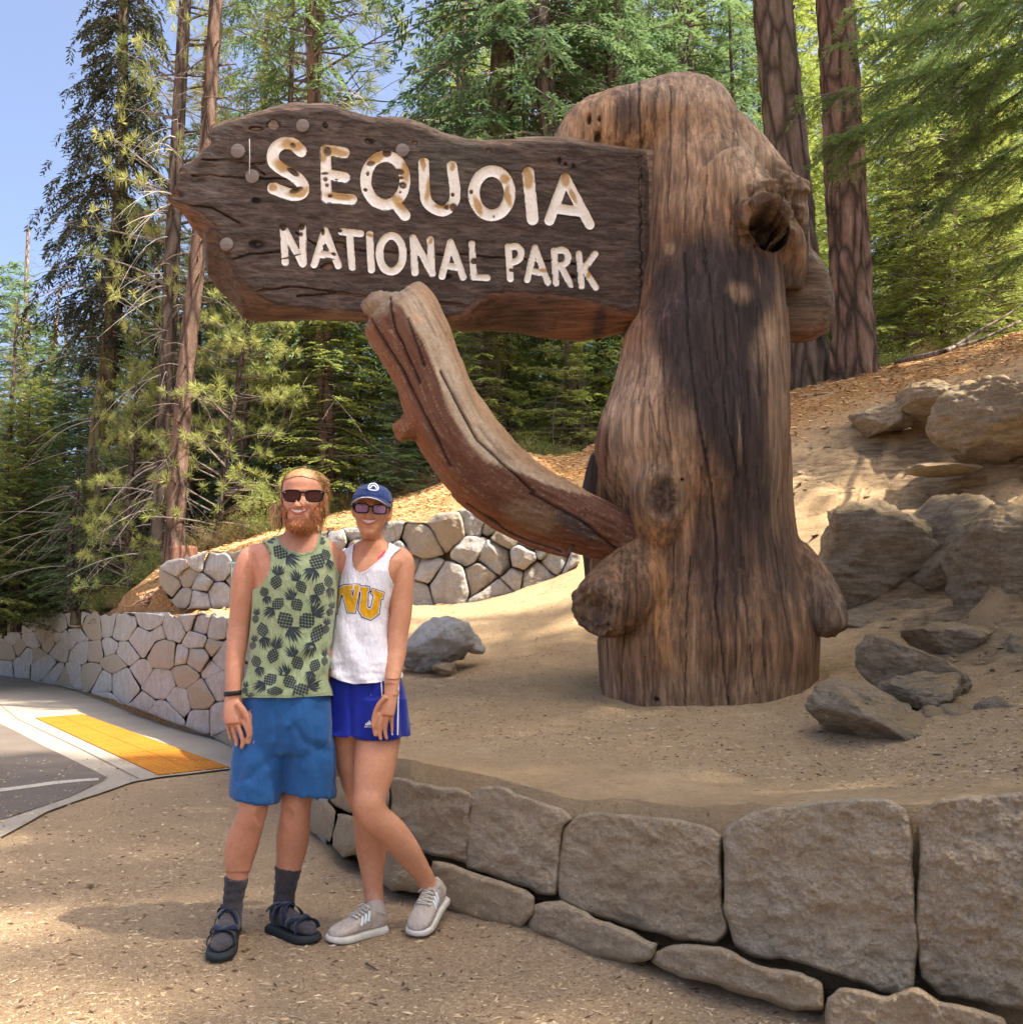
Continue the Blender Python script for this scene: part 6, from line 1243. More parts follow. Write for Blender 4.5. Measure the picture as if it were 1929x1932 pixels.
def band(bvh, pts, w_, off=.002, n=60, closed=False):
    P = catmull(np.array(pts, float), n); T = np.gradient(P, axis=0); T /= np.linalg.norm(T, axis=1)[:, None]; N = np.stack([-T[:, 1], T[:, 0]], -1); V = []; ok = True; last = None
    L = []
    for i in range(n):
        row = []
        for s_ in (-.5, 0, .5):
            q = cast(bvh, *(P[i]+N[i]*w_*s_), off+(.001 if s_ == 0 else 0)); row.append(q)
        if any(q is None for q in row): row = [ (q if q is not None else next((z for z in row if z is not None), None)) for q in row]
        if row[0] is None: continue
        L.append(row)
    V = [tuple(q) for row in L for q in row]; F = []
    for i in range(len(L)-1):
        if (L[i][1]-L[i+1][1]).length > .05: continue
        F += [(i*3, i*3+1, i*3+4, i*3+3), (i*3+1, i*3+2, i*3+5, i*3+4)]
    return V, F
def finger(G, pts, r, Ys, taper=.82): G.add(*tpx([(x, y, r*(1-(1-taper)*i/(len(pts)-1)), Ys+(.0 if i < 2 else .004)) for i, (x, y) in enumerate(pts)], 10, 9)); p = pts[-1]; q = at(p[0], p[1], Ys+.004); rr_ = r*taper/FPX*Ys*.98*PS; a = np.array([[math.cos(t)*math.cos(u), math.sin(t)*math.cos(u), math.sin(u)] for u in np.linspace(-1.4, 1.4, 6) for t in np.arange(8)*math.pi/4]); G.add(*rings([q+rr_*a[i*8:i*8+8] for i in range(6)]))
FT = np.array([(0,.012,.055),(.03,.026,.075),(.12,.033,.088),(.25,.033,.090),(.38,.034,.080),(.5,.038,.066),(.62,.043,.054),(.74,.046,.043),(.85,.044,.034),(.93,.036,.027),(.98,.022,.018),(1,.008,.010)]); FT[:, 1:] *= PS
def foot_frame(H, T): 
    H, T = np.array(H, float), np.array(T, float); x = T-H; L = np.linalg.norm(x); x /= L; s_ = np.cross(x, [0, 0, 1.]); s_ /= np.linalg.norm(s_); return H, x, s_, np.cross(s_, x), L
def foot_loft(H, T, z0=.0, wg=0.0, hg=0.0, hs=1.0, k=28, n=36, tmax=1.0):
    H, x, s_, u, L = foot_frame(H, T); out = []
    for t in np.linspace(0, tmax, n):
        w_ = np.interp(t, FT[:, 0], FT[:, 1])+wg; h = np.interp(t, FT[:, 0], FT[:, 2])*hs+hg; a = np.linspace(0, 2*math.pi, k, endpoint=False); c_, q = np.cos(a), np.sin(a)
        out.append(H+x*(t*L)+s_[None]*(w_*np.sign(c_)*np.abs(c_)**.8)[:, None]+u[None]*(z0+h*.5+h*.5*np.sign(q)*np.abs(q)**.75)[:, None])
    return out
def sole(name, H, T, th, wg, mat, parent, z=0.0, toe_up=.0, ext=.03, bulge=.2, mid=None):
    H, x, s_, u, L = foot_frame(H, T); n = 48; tt_ = np.linspace(0, 1, 25); up_ = [(t, np.interp(t, FT[:, 0], FT[:, 1])+wg) for t in tt_]; pts = [(-.02-ext, 0)]+[(t*(1+2*ext)-ext, w_) for t, w_ in up_[1:-1]]+[(1+ext+.005, 0)]+[(t*(1+2*ext)-ext, -w_) for t, w_ in up_[1:-1][::-1]]
    P = catmull(np.array(pts+pts[:1]), 80)[:-1]; rl = []
    for f, g in ((0, .93), (.12, .985), (.5, 1.0+bulge*.03), (.85, .985), (1.0, .95)):
        c = np.array([.5, 0]); q = c+(P-c)*[g, g]; zz_ = z+th*f*(1.0 if mid is None else 1)+toe_up*ss(.75, 1.05, q[:, 0])*(1 if f < .5 else .7); rl.append(H+x[None]*(q[:, 0]*L)[:, None]+s_[None]*q[:, 1][:, None]+u[None]*np.broadcast_to(zz_, q[:, 0].shape)[:, None])
    return obj(name, new_mesh(name, *rings(rl)), mat, parent)
def strap(H, T, pts, w_, z0, off=.004, th=.0022, hs=1.0, n=24):
    """a flat band over the foot; pts = (t along the foot, angle over it in degrees)"""
    H, x, s_, u, L = foot_frame(H, T); P = catmull(np.array(pts, float), n); out = []
    for t, a in P:
        wd = np.interp(t, FT[:, 0], FT[:, 1])+off; h = np.interp(t, FT[:, 0], FT[:, 2])*hs; c_, q = math.cos(R(a)), math.sin(R(a)); out.append(H+x*(t*L)+s_*(wd*np.sign(c_)*abs(c_)**.8)+u*(z0+h*.5+(h*.5+off)*np.sign(q)*abs(q)**.75))
    C = np.array(out); Tn = np.gradient(C, axis=0); Tn /= np.linalg.norm(Tn, axis=1)[:, None]; ce = H+x*(np.clip((C-H)@x, 0, L))[:, None]+u*(z0+.02); Nn = C-ce; Nn -= Tn*(Nn*Tn).sum(1)[:, None]; Nn /= np.linalg.norm(Nn, axis=1)[:, None]; B = np.cross(Tn, Nn)
    rl = [np.array([c+b*w_/2, c+b*w_/2+m_*th, c-b*w_/2+m_*th, c-b*w_/2]) for c, b, m_ in zip(C, B, Nn)]; return rings(rl)
def lens(pts, Yl, curve, cx_, bulge=.0): return [at(x, y, Yl+curve*((x-cx_)/40)**2) for x, y in pts]
def rrect(cx_, cy_, w_, h, top=1.0, r=.5, n=28, skew=0):
    out = []
    for t in np.linspace(0, 2*math.pi, n, endpoint=False):
        c_, s_ = math.cos(t), math.sin(t); x = np.sign(c_)*abs(c_)**r*w_/2; y = np.sign(s_)*abs(s_)**r*h/2; x *= 1-(1-top)*(y/h+.5); out.append((cx_+x, cy_+y+skew*x))
    return out
def eyeglasses(name, L1, L2, Yl, curve, cx_, rf, mf, ml, parent, ears, bridge):
    e = obj(name, (lambda G: (G.add(*tube(np.array([*lens(L1, Yl, curve, cx_), lens(L1[:1], Yl, curve, cx_)[0]]), rf, 7, False)), G.add(*tube(np.array([*lens(L2, Yl, curve, cx_), lens(L2[:1], Yl, curve, cx_)[0]]), rf, 7, False)), G.add(*tube(np.array([at(x, y, Yl-.002) for x, y in bridge]), rf*1.15, 7)), [G.add(*tube(np.array([at(a_[0], a_[1], Yl+curve*((a_[0]-cx_)/40)**2), at(*a_[2:5]), at(*a_[5:8])]), rf*1.25, 7)) for a_ in ears], G.mesh(name))[-1])(Geo()), mf, parent)
    for L_ in (L1, L2):
        P = lens(L_, Yl+.0005, curve, cx_); c = np.mean(P, 0)-np.array([0, .002, 0]); n = len(P); obj('lens', new_mesh('lens', [c]+P, [(0, 1+i, 1+(i+1) % n) for i in range(n)]), ml, e)
    return e
MAT_TEETH = plain('teeth', (.80, .76, .68), .3, .5, 30, .05); MAT_LIP = plain('lips', (.48, .15, .11), .45, .4); MAT_MOUTH = plain('mouth_inside', (.10, .025, .02), .6)
def smile(hd, parent, z0, mw, hh, lipr, seed, body):
    xs_ = np.linspace(-mw, mw, 25); f = lambda x: (x/mw)**2
    up_ = lambda x: z0+.012*f(x)+.014*f(x)**2; dn = lambda x: z0-hh*(1-f(x))+.026*f(x)
    def pt(x, z, o=.0): return hd.w((x, hd.fy(x, z)-o, z))
    V = []; F = []
    for j in range(4):
        for i, x in enumerate(xs_): z = up_(x)*(1-j/3)+dn(x)*(j/3); V.append(pt(x, z, .010+.002*math.cos(x*180)))
    F = [(j*25+i, j*25+i+1, j*25+25+i+1, j*25+25+i) for j in range(3) for i in range(24)]; obj('teeth', new_mesh('teeth', V, F), MAT_TEETH, parent)
    G = Geo(); xs2 = np.linspace(-mw*1.06, mw*1.06, 25); th = lipr*(1-.75*(np.abs(xs2)/mw/1.06)**2)*hd.h
    G.add(*tube(np.array([pt(x, up_(x*.97)+.006, .008) for x in xs2]), th*.8, 8)); G.add(*tube(np.array([pt(x, dn(x*.97)-.010, .006) for x in xs2]), th*1.15, 8)); obj('lips', G.mesh('lips'), MAT_LIP, parent)
    G = Geo()
    for x in np.linspace(-mw*.8, mw*.8, 9)[::1]: G.add(*tube(np.array([pt(x, up_(x), .0125), pt(x, (dn(x)), .0125)]), .0006*hd.h/.23, 4))
    obj('teeth_gaps', G.mesh('gaps'), MAT_LIP, parent)['kind'] = 'stuff'

# ------------------------------------------------------------------ the man
man = empty('person', ground(500, 1790), 'bearded blond man in sunglasses, green pineapple tank top, blue shorts, socks and sandals', 'person')
TM = [(1008,569,34,.066,3.88),(1016,567,50,.075,3.88),(1024,563,68,.088,3.88),(1033,559,80,.10,3.88),(1048,556,86,.112,3.88),(1070,556,82,.122,3.87),(1100,558,75,.128,3.87),(1150,556,74,.124,3.87),(1200,550,73,.120,3.87),(1260,545,74,.118,3.87),(1310,541,76,.12,3.87),(1350,539,80,.125,3.87),(1400,538,82,.12,3.87)]
hm_ = Head(572, 942, 3.82, .236, yaw=0, roll=0, pitch=2, nose=1.1, wide=1.0); G = Geo(); hm_.geo(G); G.add(*rings(ring_tab(TM, 60)))
G.add(*tpx([(570,968,26,3.86),(569,990,29,3.87),(568,1010,33,3.88),(567,1030,44,3.89)], 24, 10))
G.add(*tpx([(500,1052,26,3.88),(480,1056,29,3.87),(465,1085,27,3.86),(460,1120,25,3.86),(455,1155,21.5,3.86),(451,1185,20,3.86),(447,1215,19.5,3.84),(443,1250,17.5,3.82),(441,1285,15,3.80),(440,1314,14.5,3.79)], 22, 40))
G.add(*tpx([(440,1308,14.5,3.79),(440,1328,17,3.78),(441,1348,19.5,3.775),(442,1366,18,3.77)], 18, 12, .62))
finger(G, [(457,1358),(466,1376),(469,1390),(467,1401)], 4.7, 3.765); finger(G, [(448,1366),(455,1386),(458,1399),(456,1410)], 4.9, 3.768); finger(G, [(438,1366),(442,1385),(446,1397),(446,1406)], 4.6, 3.775); finger(G, [(428,1357),(430,1374),(433,1386),(435,1394)], 4.0, 3.785); finger(G, [(447,1326),(460,1342),(468,1360),(471,1376),(470,1388)], 6.6, 3.762)
G.add(*tpx([(608,1052,24,3.9),(630,1056,24,3.92),(642,1090,22,3.98),(655,1130,20,4.06),(690,1165,18,4.12),(735,1186,15,4.14),(762,1192,13,4.14)], 20, 30))
ML1 = [(505,1395,46,3.88),(495,1440,42,3.87),(483,1485,32,3.86),(479,1510,28,3.84),(476,1532,27,3.83),(468,1558,27.5,3.85),(457,1590,29.5,3.87),(451,1622,26,3.88),(447,1655,20.5,3.88),(441,1690,17,3.88),(438,1722,16.5,3.88),(436,1745,17,3.87)]
ML2 = [(570,1395,46,3.9),(566,1440,42,3.91),(561,1485,31,3.93),(559,1510,28,3.93),(556,1538,27,3.93),(553,1570,30,3.96),(550,1600,28,3.98),(544,1640,22.5,3.99),(538,1675,18,3.99),(535,1706,17.5,3.99),(533,1735,18,3.98)]
G.add(*tpx(ML1, 24, 60)); G.add(*tpx(ML2, 24, 60)); me, V = remesh(G, .0040, 4, .45); px, py = proj(V); N_ = normals(me); k_ = (py > 1318) & (py < 1486) & ((V[:, 1] > 3.845*PS) | (px > 480) | (py > 1414)); V = V-N_*(.030*k_*ss(1486, 1474, py))[:, None]; k_ = ((py > 1664) & (px < 500)) | (py > 1646); V = V-N_*(.004*k_)[:, None]; V = V+N_*(.008*blob(px, py, 479, 1520, 15, 15, 0, .6)+.008*blob(px, py, 558, 1520, 14, 15, 0, .6)-.006*blob(px, py, 492, 1540, 8, 14, 0, .6)-.006*blob(px, py, 545, 1542, 8, 14, 0, .6)-.005*blob(px, py, 478, 1060, 5, 30, -20, .8))[:, None]; setv(me, V); me.name = 'body'; me.materials.clear(); mbody = obj('body', me, SK_M, man)
MPOLY = [(452,1318),(440,1240),(440,1135),(470,1118),(486,1108),(494,1102),(502,1090),(509,1072),(511,1052),(506,1036),(499,1026),(492,1018),(497,1004),(514,998),(520,1004),(524,1014),(533,1029),(548,1039),(570,1044),(588,1040),(597,1029),(601,1014),(603,1000),(616,1000),(624,1014),(620,1022),(622,1032),(628,1050),(634,1070),(640,1085),(660,1100),(660,1250),(650,1316),(620,1312),(540,1317),(470,1316)]
def mf(V): px, py = proj(V); return .006*np.sin(V[:, 2]*30-V[:, 0]*50+5*fbm(V, 4, 2, 13))*ss(1150, 1260, py)+.009*fbm(V*[1, 1, .35], 8, 3, 11)+.010*ss(1150, 1300, py)*fbm(V*[1, 1, .5], 9, 3, 12)+.012*ss(1260, 1318, py)-.012*ss(1020, 1060, 1080-py+1000)*0
m_shirt = cloth('sage_cotton', (.30, .36, .20), .12); shirt, sb = garment('tank_top', TM, MPOLY, 1003, 1322, (2.6, .010), m_shirt, man, mf, 1)
m_rib = cloth('sage_rib', (.20, .26, .13), .1)
for nm, pts in (('neck_band', [(522,1006),(525,1016),(534,1031),(549,1041),(570,1046),(588,1042),(598,1031),(602,1016),(603,1004)]), ('arm_band', [(496,1022),(505,1034),(510,1052),(508,1072),(501,1090),(492,1103)]), ('arm_band', [(622,1026),(628,1046),(634,1066),(638,1082)])):
    V, F = band(sb, pts, 5.5); 
    if F: obj(nm, new_mesh(nm, V, F), m_rib, shirt)
V, F = band(sb, [(466,1311),(500,1312),(540,1313),(580,1311),(616,1308)], 1.2); obj('hem_stitch', new_mesh('hem', V, F), m_rib, shirt)
m_print = cloth('print_ink', (.035, .045, .055), .1)
def pineapple(cx_, cy_, L, w_, ang):
    """printed pineapple: scaly fruit and a tuft of leaves; ang = where the leaves point, degrees clockwise from up"""
    c, s_ = math.cos(R(ang)), math.sin(R(ang)); tr2 = lambda x, y: (cx_+x*c+y*s_, cy_+x*s_-y*c); G = Geo(); a_ = L*.29; b_ = w_/2; y0 = -L*.21
    nr, nc = 6, 4
    for i in range(-nr, nr+1):
        for j in range(-nc, nc+1):
            if (i+j) % 2: continue
            x, y = j*b_/3.3, i*a_/5.0
            e = math.hypot(x/b_, y/a_)
            if e > .98: continue
            sx, sy = b_/3.3*.80, a_/5.0*.82; q = []
            for dx, dy in ((0, -sy), (sx, -sy*.1), (sx*.55, sy*.75), (-sx*.55, sy*.75), (-sx, -sy*.1)):
                X, Y_ = x+dx, y+dy; f = math.hypot(X/b_, Y_/a_); f = max(f, 1); q.append(tr2(X/f, y0+Y_/f))
            decal(G, sb, q)
    for k, (x0, tx, ty, wd) in enumerate([(0, 0, .52, .16), (-.15, -.35, .46, .15), (.15, .35, .46, .15), (-.25, -.75, .34, .15), (.25, .75, .34, .15), (-.1, -.55, .56, .12), (.1, .5, .58, .12), (-.3, -1.0, .20, .13), (.3, 1.0, .20, .13), (-.2, -.9, .47, .10), (.2, .9, .45, .10), (0, .12, .64, .10)]):
        bx, by = x0*b_, y0+a_*.88; ex, ey = tx*b_*1.15, y0+a_+ty*L*.75; mx, my = (bx+ex)/2+(.12*b_*np.sign(tx) if tx else 0), (by+ey)/2; nx_, ny_ = -(ey-by), ex-bx; l_ = math.hypot(nx_, ny_)+1e-9; nx_, ny_ = nx_/l_*wd*b_, ny_/l_*wd*b_
        decal(G, sb, [tr2(bx+nx_*.5, by+ny_*.5), tr2(mx+nx_, my+ny_), tr2(ex, ey), tr2(mx-nx_, my-ny_), tr2(bx-nx_*.5, by-ny_*.5)])
    if G.V: o = obj('pineapple_print', G.mesh('print', False), m_print, shirt); return o
zc = lambda x, y: (324.2+x*.2857, 842.9+y*.2857)
for x, y, L, w_, a_ in [(755,720,215,95,125),(940,800,215,105,205),(695,855,185,80,10),(835,890,185,70,-28),(1030,745,160,60,155),(618,985,130,60,160),(672,1065,185,75,-140+5),(805,1010,180,80,-32),(958,975,180,75,205),(1040,925,170,58,170),(775,1190,240,105,148),(928,1115,235,105,48),(605,1250,190,75,170),(680,1340,200,75,18),(935,1285,260,80,205),(812,1390,190,80,-25),(568,1450,160,65,160),(760,1515,190,85,-25),(615,1560,190,80,-125),(928,1480,180,70,205),(555,1115,110,45,10),(895,1590,240,100,62),(680,1640,120,110,180),(540,1290,110,45,15),(1020,1180,120,50,10),(1050,1070,110,45,20),(1010,1390,120,45,5),(650,610,60,60,30),(990,620,60,45,-20),(485,1590,90,40,10),(515,1650,60,60,0)]:
    X0, Y0 = zc(x, y); pineapple(X0, Y0, L*.2857, w_*.2857, a_)
# shorts
G = Geo(); TS = [(1298,541,76,.122,3.87),(1330,541,81,.128,3.87),(1365,540,85,.128,3.87),(1395,538,86,.118,3.87),(1420,538,80,.10,3.87)]; G.add(*rings(ring_tab(TS, 30, ex=.8)))
G.add(*tpx([(512,1340,50,3.87),(502,1385,52,3.87),(493,1430,53,3.865),(485,1470,49,3.86),(481,1500,47,3.855),(480,1506,47,3.855)], 30, 20)); G.add(*tpx([(568,1340,50,3.88),(575,1385,51,3.88),(582,1430,51,3.89),(583,1465,50,3.90),(582,1492,51,3.91),(581,1499,51,3.91)], 30, 20))
me, V = remesh(G, .007, 5); N_ = normals(me); px, py = proj(V); fold = np.zeros(len(V))
for c, wd in (([(545,1380),(548,1420),(535,1460)], 7), ([(556,1372),(575,1400),(620,1420)], 9), ([(528,1400),(505,1440),(470,1470)], 9), ([(600,1340),(596,1400),(604,1470)], 9), ([(470,1340),(462,1400),(450,1470)], 9), ([(520,1330),(525,1390)], 8)):
    _, _, d = near_on_poly(px, py, c, closed=False); fold -= .007*np.exp(-(d/wd)**2)
V = V+N_*(fold+.008*fbm(V*[1, 1, .5], 9, 4, 31)+.003*fbm(V, 28, 3, 32))[:, None]; 
for _ in range(0): pass
setv(me, V); me.materials.clear(); me.name = 'shorts'; mshort = obj('shorts', me, cloth('blue_nylon', (.018, .095, .27), .18, 4, 500, .6, .1, .18), man)
# head things of the man
mask_h = lambda a, P: ((P[:, 2] > .335-.18*np.abs(P[:, 0])) & (P[:, 2] > .25)) | ((P[:, 1] > .06) & (P[:, 2] > -.30)) | ((np.abs(P[:, 0]) > .285) & (P[:, 1] > -.10) & (P[:, 2] > -.02))
hm_.shell('hair_base', mask_h, .010, H_BL, mbody); flow = lambda P: np.stack([P[:, 0]*.55, .55+0*P[:, 0], -.05-1.0*ss(.40, .0, P[:, 2])], -1)
hp = hm_.strands(mask_h, 6500, .26, .0075, flow, 3, (.004, .032), .05, 4)
o = obj('hair', leafmesh('hair', hp), H_BL, mbody); o['kind'] = 'stuff'
r3 = np.random.default_rng(6); n = 420; q = np.stack([r3.normal(-.44, .05, n), r3.uniform(.05, .25, n), r3.uniform(-.36, -.02, n)], -1); o = obj('ponytail', leafmesh('tail', [leaves(hm_.w(q), np.stack([r3.normal(-.15, .35, n), r3.normal(0, .3, n), -1+0*q[:, 0]], -1), np.full(n, .045), np.full(n, .003), r3.normal(0, 1, (n, 3)), r3.random(n))]), H_BL, mbody); o['kind'] = 'stuff'
def mask_b(a, P):
    x, y, z = np.abs(P[:, 0]), P[:, 1], P[:, 2]; m1 = (y < .14) & (z < -.17+.45*(x-.2)) & (x > .19); m2 = (z < -.34) & (y < .1); m3 = (x > .262) & (y < .05) & (y > -.16) & (z < -.02); return (m1 | m2 | m3) & ~((x < .165) & (z > -.33))
hm_.shell('beard_base', mask_b, .018, H_RB, mbody); bf = lambda P: np.stack([P[:, 0]*.35, -.25-.3*(P[:, 1] < -.2), -1+0*P[:, 0]], -1)
bp = hm_.strands(mask_b, 7500, .065, .0062, bf, 7, (.0, .03), .32, 2); bp += hm_.strands(lambda a, P: (P[:, 2] < -.38) & (P[:, 1] < -.1), 2200, .075, .006, bf, 8, (.0, .045), .28, 2); bp += hm_.strands(lambda a, P: (np.abs(P[:, 0]) < .19) & (P[:, 1] < -.2) & (P[:, 2] < -.165) & (P[:, 2] > -.205), 380, .045, .007, lambda P: np.stack([P[:, 0]*2.5, -.1+0*P[:, 0], -1+0*P[:, 0]], -1), 9, (.0, .012), .2, 1)
o = obj('beard', leafmesh('beard', bp), H_RB, mbody); o['kind'] = 'stuff'
smile(hm_, mbody, -.200, .140, .060, .018, 1, mbody)
MAT_FRM = plain('black_frame', (.008, .006, .006), .35, .15); m = M('dark_lens', .3, .08); m.color((.055, .018, .012)); MAT_LENS = m.m
gl = eyeglasses('sunglasses', rrect(551, 935.5, 35, 21.5, .84, .62), rrect(592.5, 936, 35, 21.5, .84, .62), 3.705, .012, 572, .0030, MAT_FRM, MAT_LENS, mbody, [(536,929,532,930,3.76,535,934,3.87),(607,929,611,930,3.76,609,934,3.87)], [(566,930),(572,928.5),(577,930)])
for x in (537, 606.5): obj('rivet', new_mesh('rivet', *tube([at(x-1, 929, 3.706), at(x+1, 929, 3.706)], .0012, 6)), plain('silver', (.7, .7, .7), .2, .8), gl)
V, F = tube([at(531,975,3.84), at(532,990,3.8), at(527,1003,3.79), at(523,1009,3.79)], .0018, 6); obj('glasses_cord', new_mesh('cord', V, F), MAT_FRM, mbody)
# watch band
P = [at(440, 1308, 3.79)+np.array([math.cos(t)*15.8/FPX*3.79*PS, math.sin(t)*15.6/FPX*3.79*PS, .004*math.cos(t)]) for t in np.linspace(0, 2*math.pi, 33)]; V = []
for p in P: c = at(440, 1308, 3.79); d = (p-c)*[1, 1, 0]; d /= np.linalg.norm(d); V += [p+d*.001+[0, 0, -.0095], p+d*.004+[0, 0, -.006], p+d*.004+[0, 0, .006], p+d*.001+[0, 0, .0095]]
obj('fitness_band', new_mesh('band', V, [(i*4+j, i*4+j+1, i*4+5+j, i*4+4+j) for i in range(32) for j in range(3)]), plain('black_rubber', (.012, .013, .016), .5), man)
# socks, sandals
m_sock = cloth('charcoal_sock', (.052, .046, .050), .25, 30, 600, .9, .4); m_strap = cloth('navy_strap', (.012, .018, .040), .2, 20, 500, .7); m_sole = plain('black_sole', (.030, .034, .036), .75, .2)
SOCKP = [((438,1752), (412,1818), ML1, 1657, 'right'), ((513,1757), (591,1783), ML2, 1637, 'left')]
for hp_, tp_, leg, ysock, sd_ in SOCKP:
    H, T = ground(*hp_), ground(*tp_); G = Geo(); z0 = .036; L_ = [p for p in leg if p[1] > ysock+6]; r0 = float(np.interp(ysock, [p[1] for p in leg], [p[2] for p in leg])); x0 = float(np.interp(ysock, [p[1] for p in leg], [p[0] for p in leg])); Y0_ = float(np.interp(ysock, [p[1] for p in leg], [p[3] for p in leg])); an = H+(T-H)*.22+np.array([0, 0, z0+.055])
    pts = [(x0, ysock, r0+1.6, Y0_)]+[(p[0], p[1], p[2]+1.8, p[3]) for p in L_]; P = [at(a[0], a[1], a[3]) for a in pts]; rr2 = [a[2]/FPX*a[3]*PS for a in pts]; P.append(an); rr2.append(.037); Q = catmull(np.hstack([np.array(P), np.array(rr2)[:, None]]), 36); G.add(*tube(Q[:, :3], Q[:, 3], 24)); G.add(*rings(foot_loft(H, T, z0, -.005, 0, .9)))
    me, V = remesh(G, .0045, 4); N_ = normals(me); zv = V[:, 2]; setv(me, V+N_*((.0012*np.sin(zv*200+5*fbm(V, 9, 2, 3)))*ss(.10, .14, zv)*ss(.24, .2, zv)+.0022*fbm(V*[1, 1, 3], 26, 3, 41)+.003*(zv > V[:, 2].max()-.012))[:, None]); me.materials.clear(); me.name = 'sock'; obj('sock', me, m_sock, man)
    sa = obj('sandal', None, None, man); so = sole('sandal_sole', H, T, .030, .007, m_sole, sa, 0.002, .006, .045)
    for nm, pts, wd in (('strap', [(.86,-12),(.80,35),(.72,90),(.66,140),(.60,190)], .027), ('strap', [(.60,-12),(.66,40),(.73,90),(.80,140),(.86,190)], .027), ('strap', [(.50,-10),(.44,40),(.36,90),(.30,140),(.22,190)], .030), ('strap', [(.22,-10),(.30,45),(.38,90),(.46,140),(.54,190)], .030), ('heel_strap', [(.30,60),(.16,30),(.03,12),(.0,90),(.03,168),(.16,150),(.30,120)], .016)):
        obj(nm, new_mesh(nm, *strap(H, T, pts, wd, z0, .004, hs=1.0)), m_strap, sa)
    sgn = -1 if sd_ == 'right' else 1; H_, x_, s_, u_, L2 = foot_frame(H, T); b = H_+x_*(L2*.2)-s_*.040*1+u_*(z0+.06); obj('buckle', new_mesh('buckle', *tube([b-u_*.012, b+u_*.012], .008, 6)), MAT_FRM, sa)

# ------------------------------------------------------------------ the woman
wom = empty('person', ground(730, 1775), 'smiling woman in navy cap, glasses, white gold-lettered tank top, blue shorts and beige sneakers', 'person')
TW = [(1022,702,26,.055,3.99),(1030,704,38,.062,3.99),(1038,706,54,.07,3.99),(1048,708,64,.08,3.99),(1060,707,64,.09,3.98),(1080,702,57,.10,3.97),(1110,692,51,.108,3.97),(1150,685,49,.104,3.97),(1200,681,51,.10,3.97),(1250,681,58,.105,3.97),(1300,688,66,.115,3.97),(1360,690,70,.12,3.97),(1385,690,68,.11,3.97)]
hw_ = Head(701, 966, 3.93, .216, yaw=2, roll=4, pitch=0, nose=.85, wide=.97, jaw=.80); G = Geo(); hw_.geo(G); G.add(*rings(ring_tab(TW, 60)))
G.add(*tpx([(701,985,20,3.96),(701,1005,20,3.98),(703,1022,22,3.99),(705,1040,34,4.0)], 22, 10))
G.add(*tpx([(742,1050,20,3.99),(757,1058,23,3.98),(759,1085,22.5,3.97),(758,1120,21,3.96),(756,1157,20.5,3.95),(751,1195,19,3.94),(748,1229,18,3.92),(743,1262,16,3.88),(738,1295,13.5,3.84)], 22, 36))
G.add(*tpx([(738,1290,13.5,3.84),(735,1312,15.5,3.83),(730,1334,18,3.82),(727,1350,17,3.815)], 18, 12, .58))
finger(G, [(714,1346),(708,1364),(706,1377),(708,1387)], 4.3, 3.805); finger(G, [(722,1352),(716,1372),(716,1385),(718,1394)], 4.4, 3.808); finger(G, [(731,1353),(727,1372),(727,1385),(729,1393)], 4.2, 3.812); finger(G, [(740,1347),(739,1362),(739,1374),(739,1381)], 3.7, 3.822); finger(G, [(728,1314),(714,1330),(707,1346),(704,1362),(704,1372)], 5.2, 3.80)
G.add(*tpx([(672,1052,18,3.99),(654,1058,20,4.0),(640,1085,20,4.03),(615,1125,18,4.08),(560,1165,16,4.08),(510,1182,13,4.05),(488,1184,12,3.98)], 20, 30))
for yy in (1175, 1184, 1193): finger(G, [(488,yy),(480,yy),(476,yy)], 4.4, 3.93)
WL1 = [(660,1360,42,3.99),(656,1395,34,3.99),(664,1440,30,3.99),(676,1490,26,3.99),(688,1525,24,3.99),(697,1560,29,4.01),(700,1600,28,4.02),(702,1645,21,4.02),(704,1680,17.5,4.02),(707,1710,17,4.0),(710,1738,17,3.98)]
WL2 = [(716,1360,46,3.96),(712,1395,42,3.93),(706,1450,38,3.88),(699,1495,32,3.85),(697,1520,29.5,3.83),(708,1543,28,3.84),(734,1566,27.5,3.87),(760,1596,25.5,3.91),(784,1630,20.5,3.96),(802,1658,16.5,4.0),(812,1684,16.5,4.02)]
G.add(*tpx(WL1, 24, 60)); G.add(*tpx(WL2, 24, 60)); me, V = remesh(G, .0040, 4, .45); px, py = proj(V); N_ = normals(me); k_ = (py > 1284) & (py < 1382) & ((V[:, 1] > 3.865*PS) | (px < 698) | ((py < 1310) & (px < 724))); V = V-N_*(.030*k_*(1+1.2*(py < 1312))*ss(1382, 1372, py))[:, None]; setv(me, V); me.name = 'body'; me.materials.clear(); wbody = obj('body', me, SK_W, wom)
WPOLY = [(596,1268),(600,1150),(615,1100),(632,1096),(640,1080),(646,1062),(648,1048),(646,1036),(650,1022),(668,1022),(665,1040),(664,1057),(668,1072),(678,1081),(690,1077),(706,1064),(722,1050),(732,1034),(734,1020),(748,1018),(756,1034),(744,1044),(735,1056),(732,1072),(735,1088),(742,1102),(752,1110),(760,1140),(760,1278),(736,1283),(710,1288),(668,1291),(640,1284),(615,1272)]
def wf(V): px, py = proj(V); return .009*np.sin(V[:, 2]*34+V[:, 0]*60+5*fbm(V, 4, 2, 23))*ss(1120, 1240, py)*.6+.010*fbm(V*[1, 1, .4], 8, 3, 21)+.016*ss(1180, 1270, py)*np.abs(fbm(V*[.6, 1, 1.6], 9, 3, 22))+.012*ss(1140, 1260, py)+.006*ss(1100, 1080, py)*0
m_wh = cloth('white_cotton', (.74, .73, .78), .05); wsh, wb = garment('tank_top', TW, WPOLY, 1018, 1294, (3.0, .010), m_wh, wom, wf, 2)
m_wr = cloth('white_rib', (.62, .61, .66), .05)
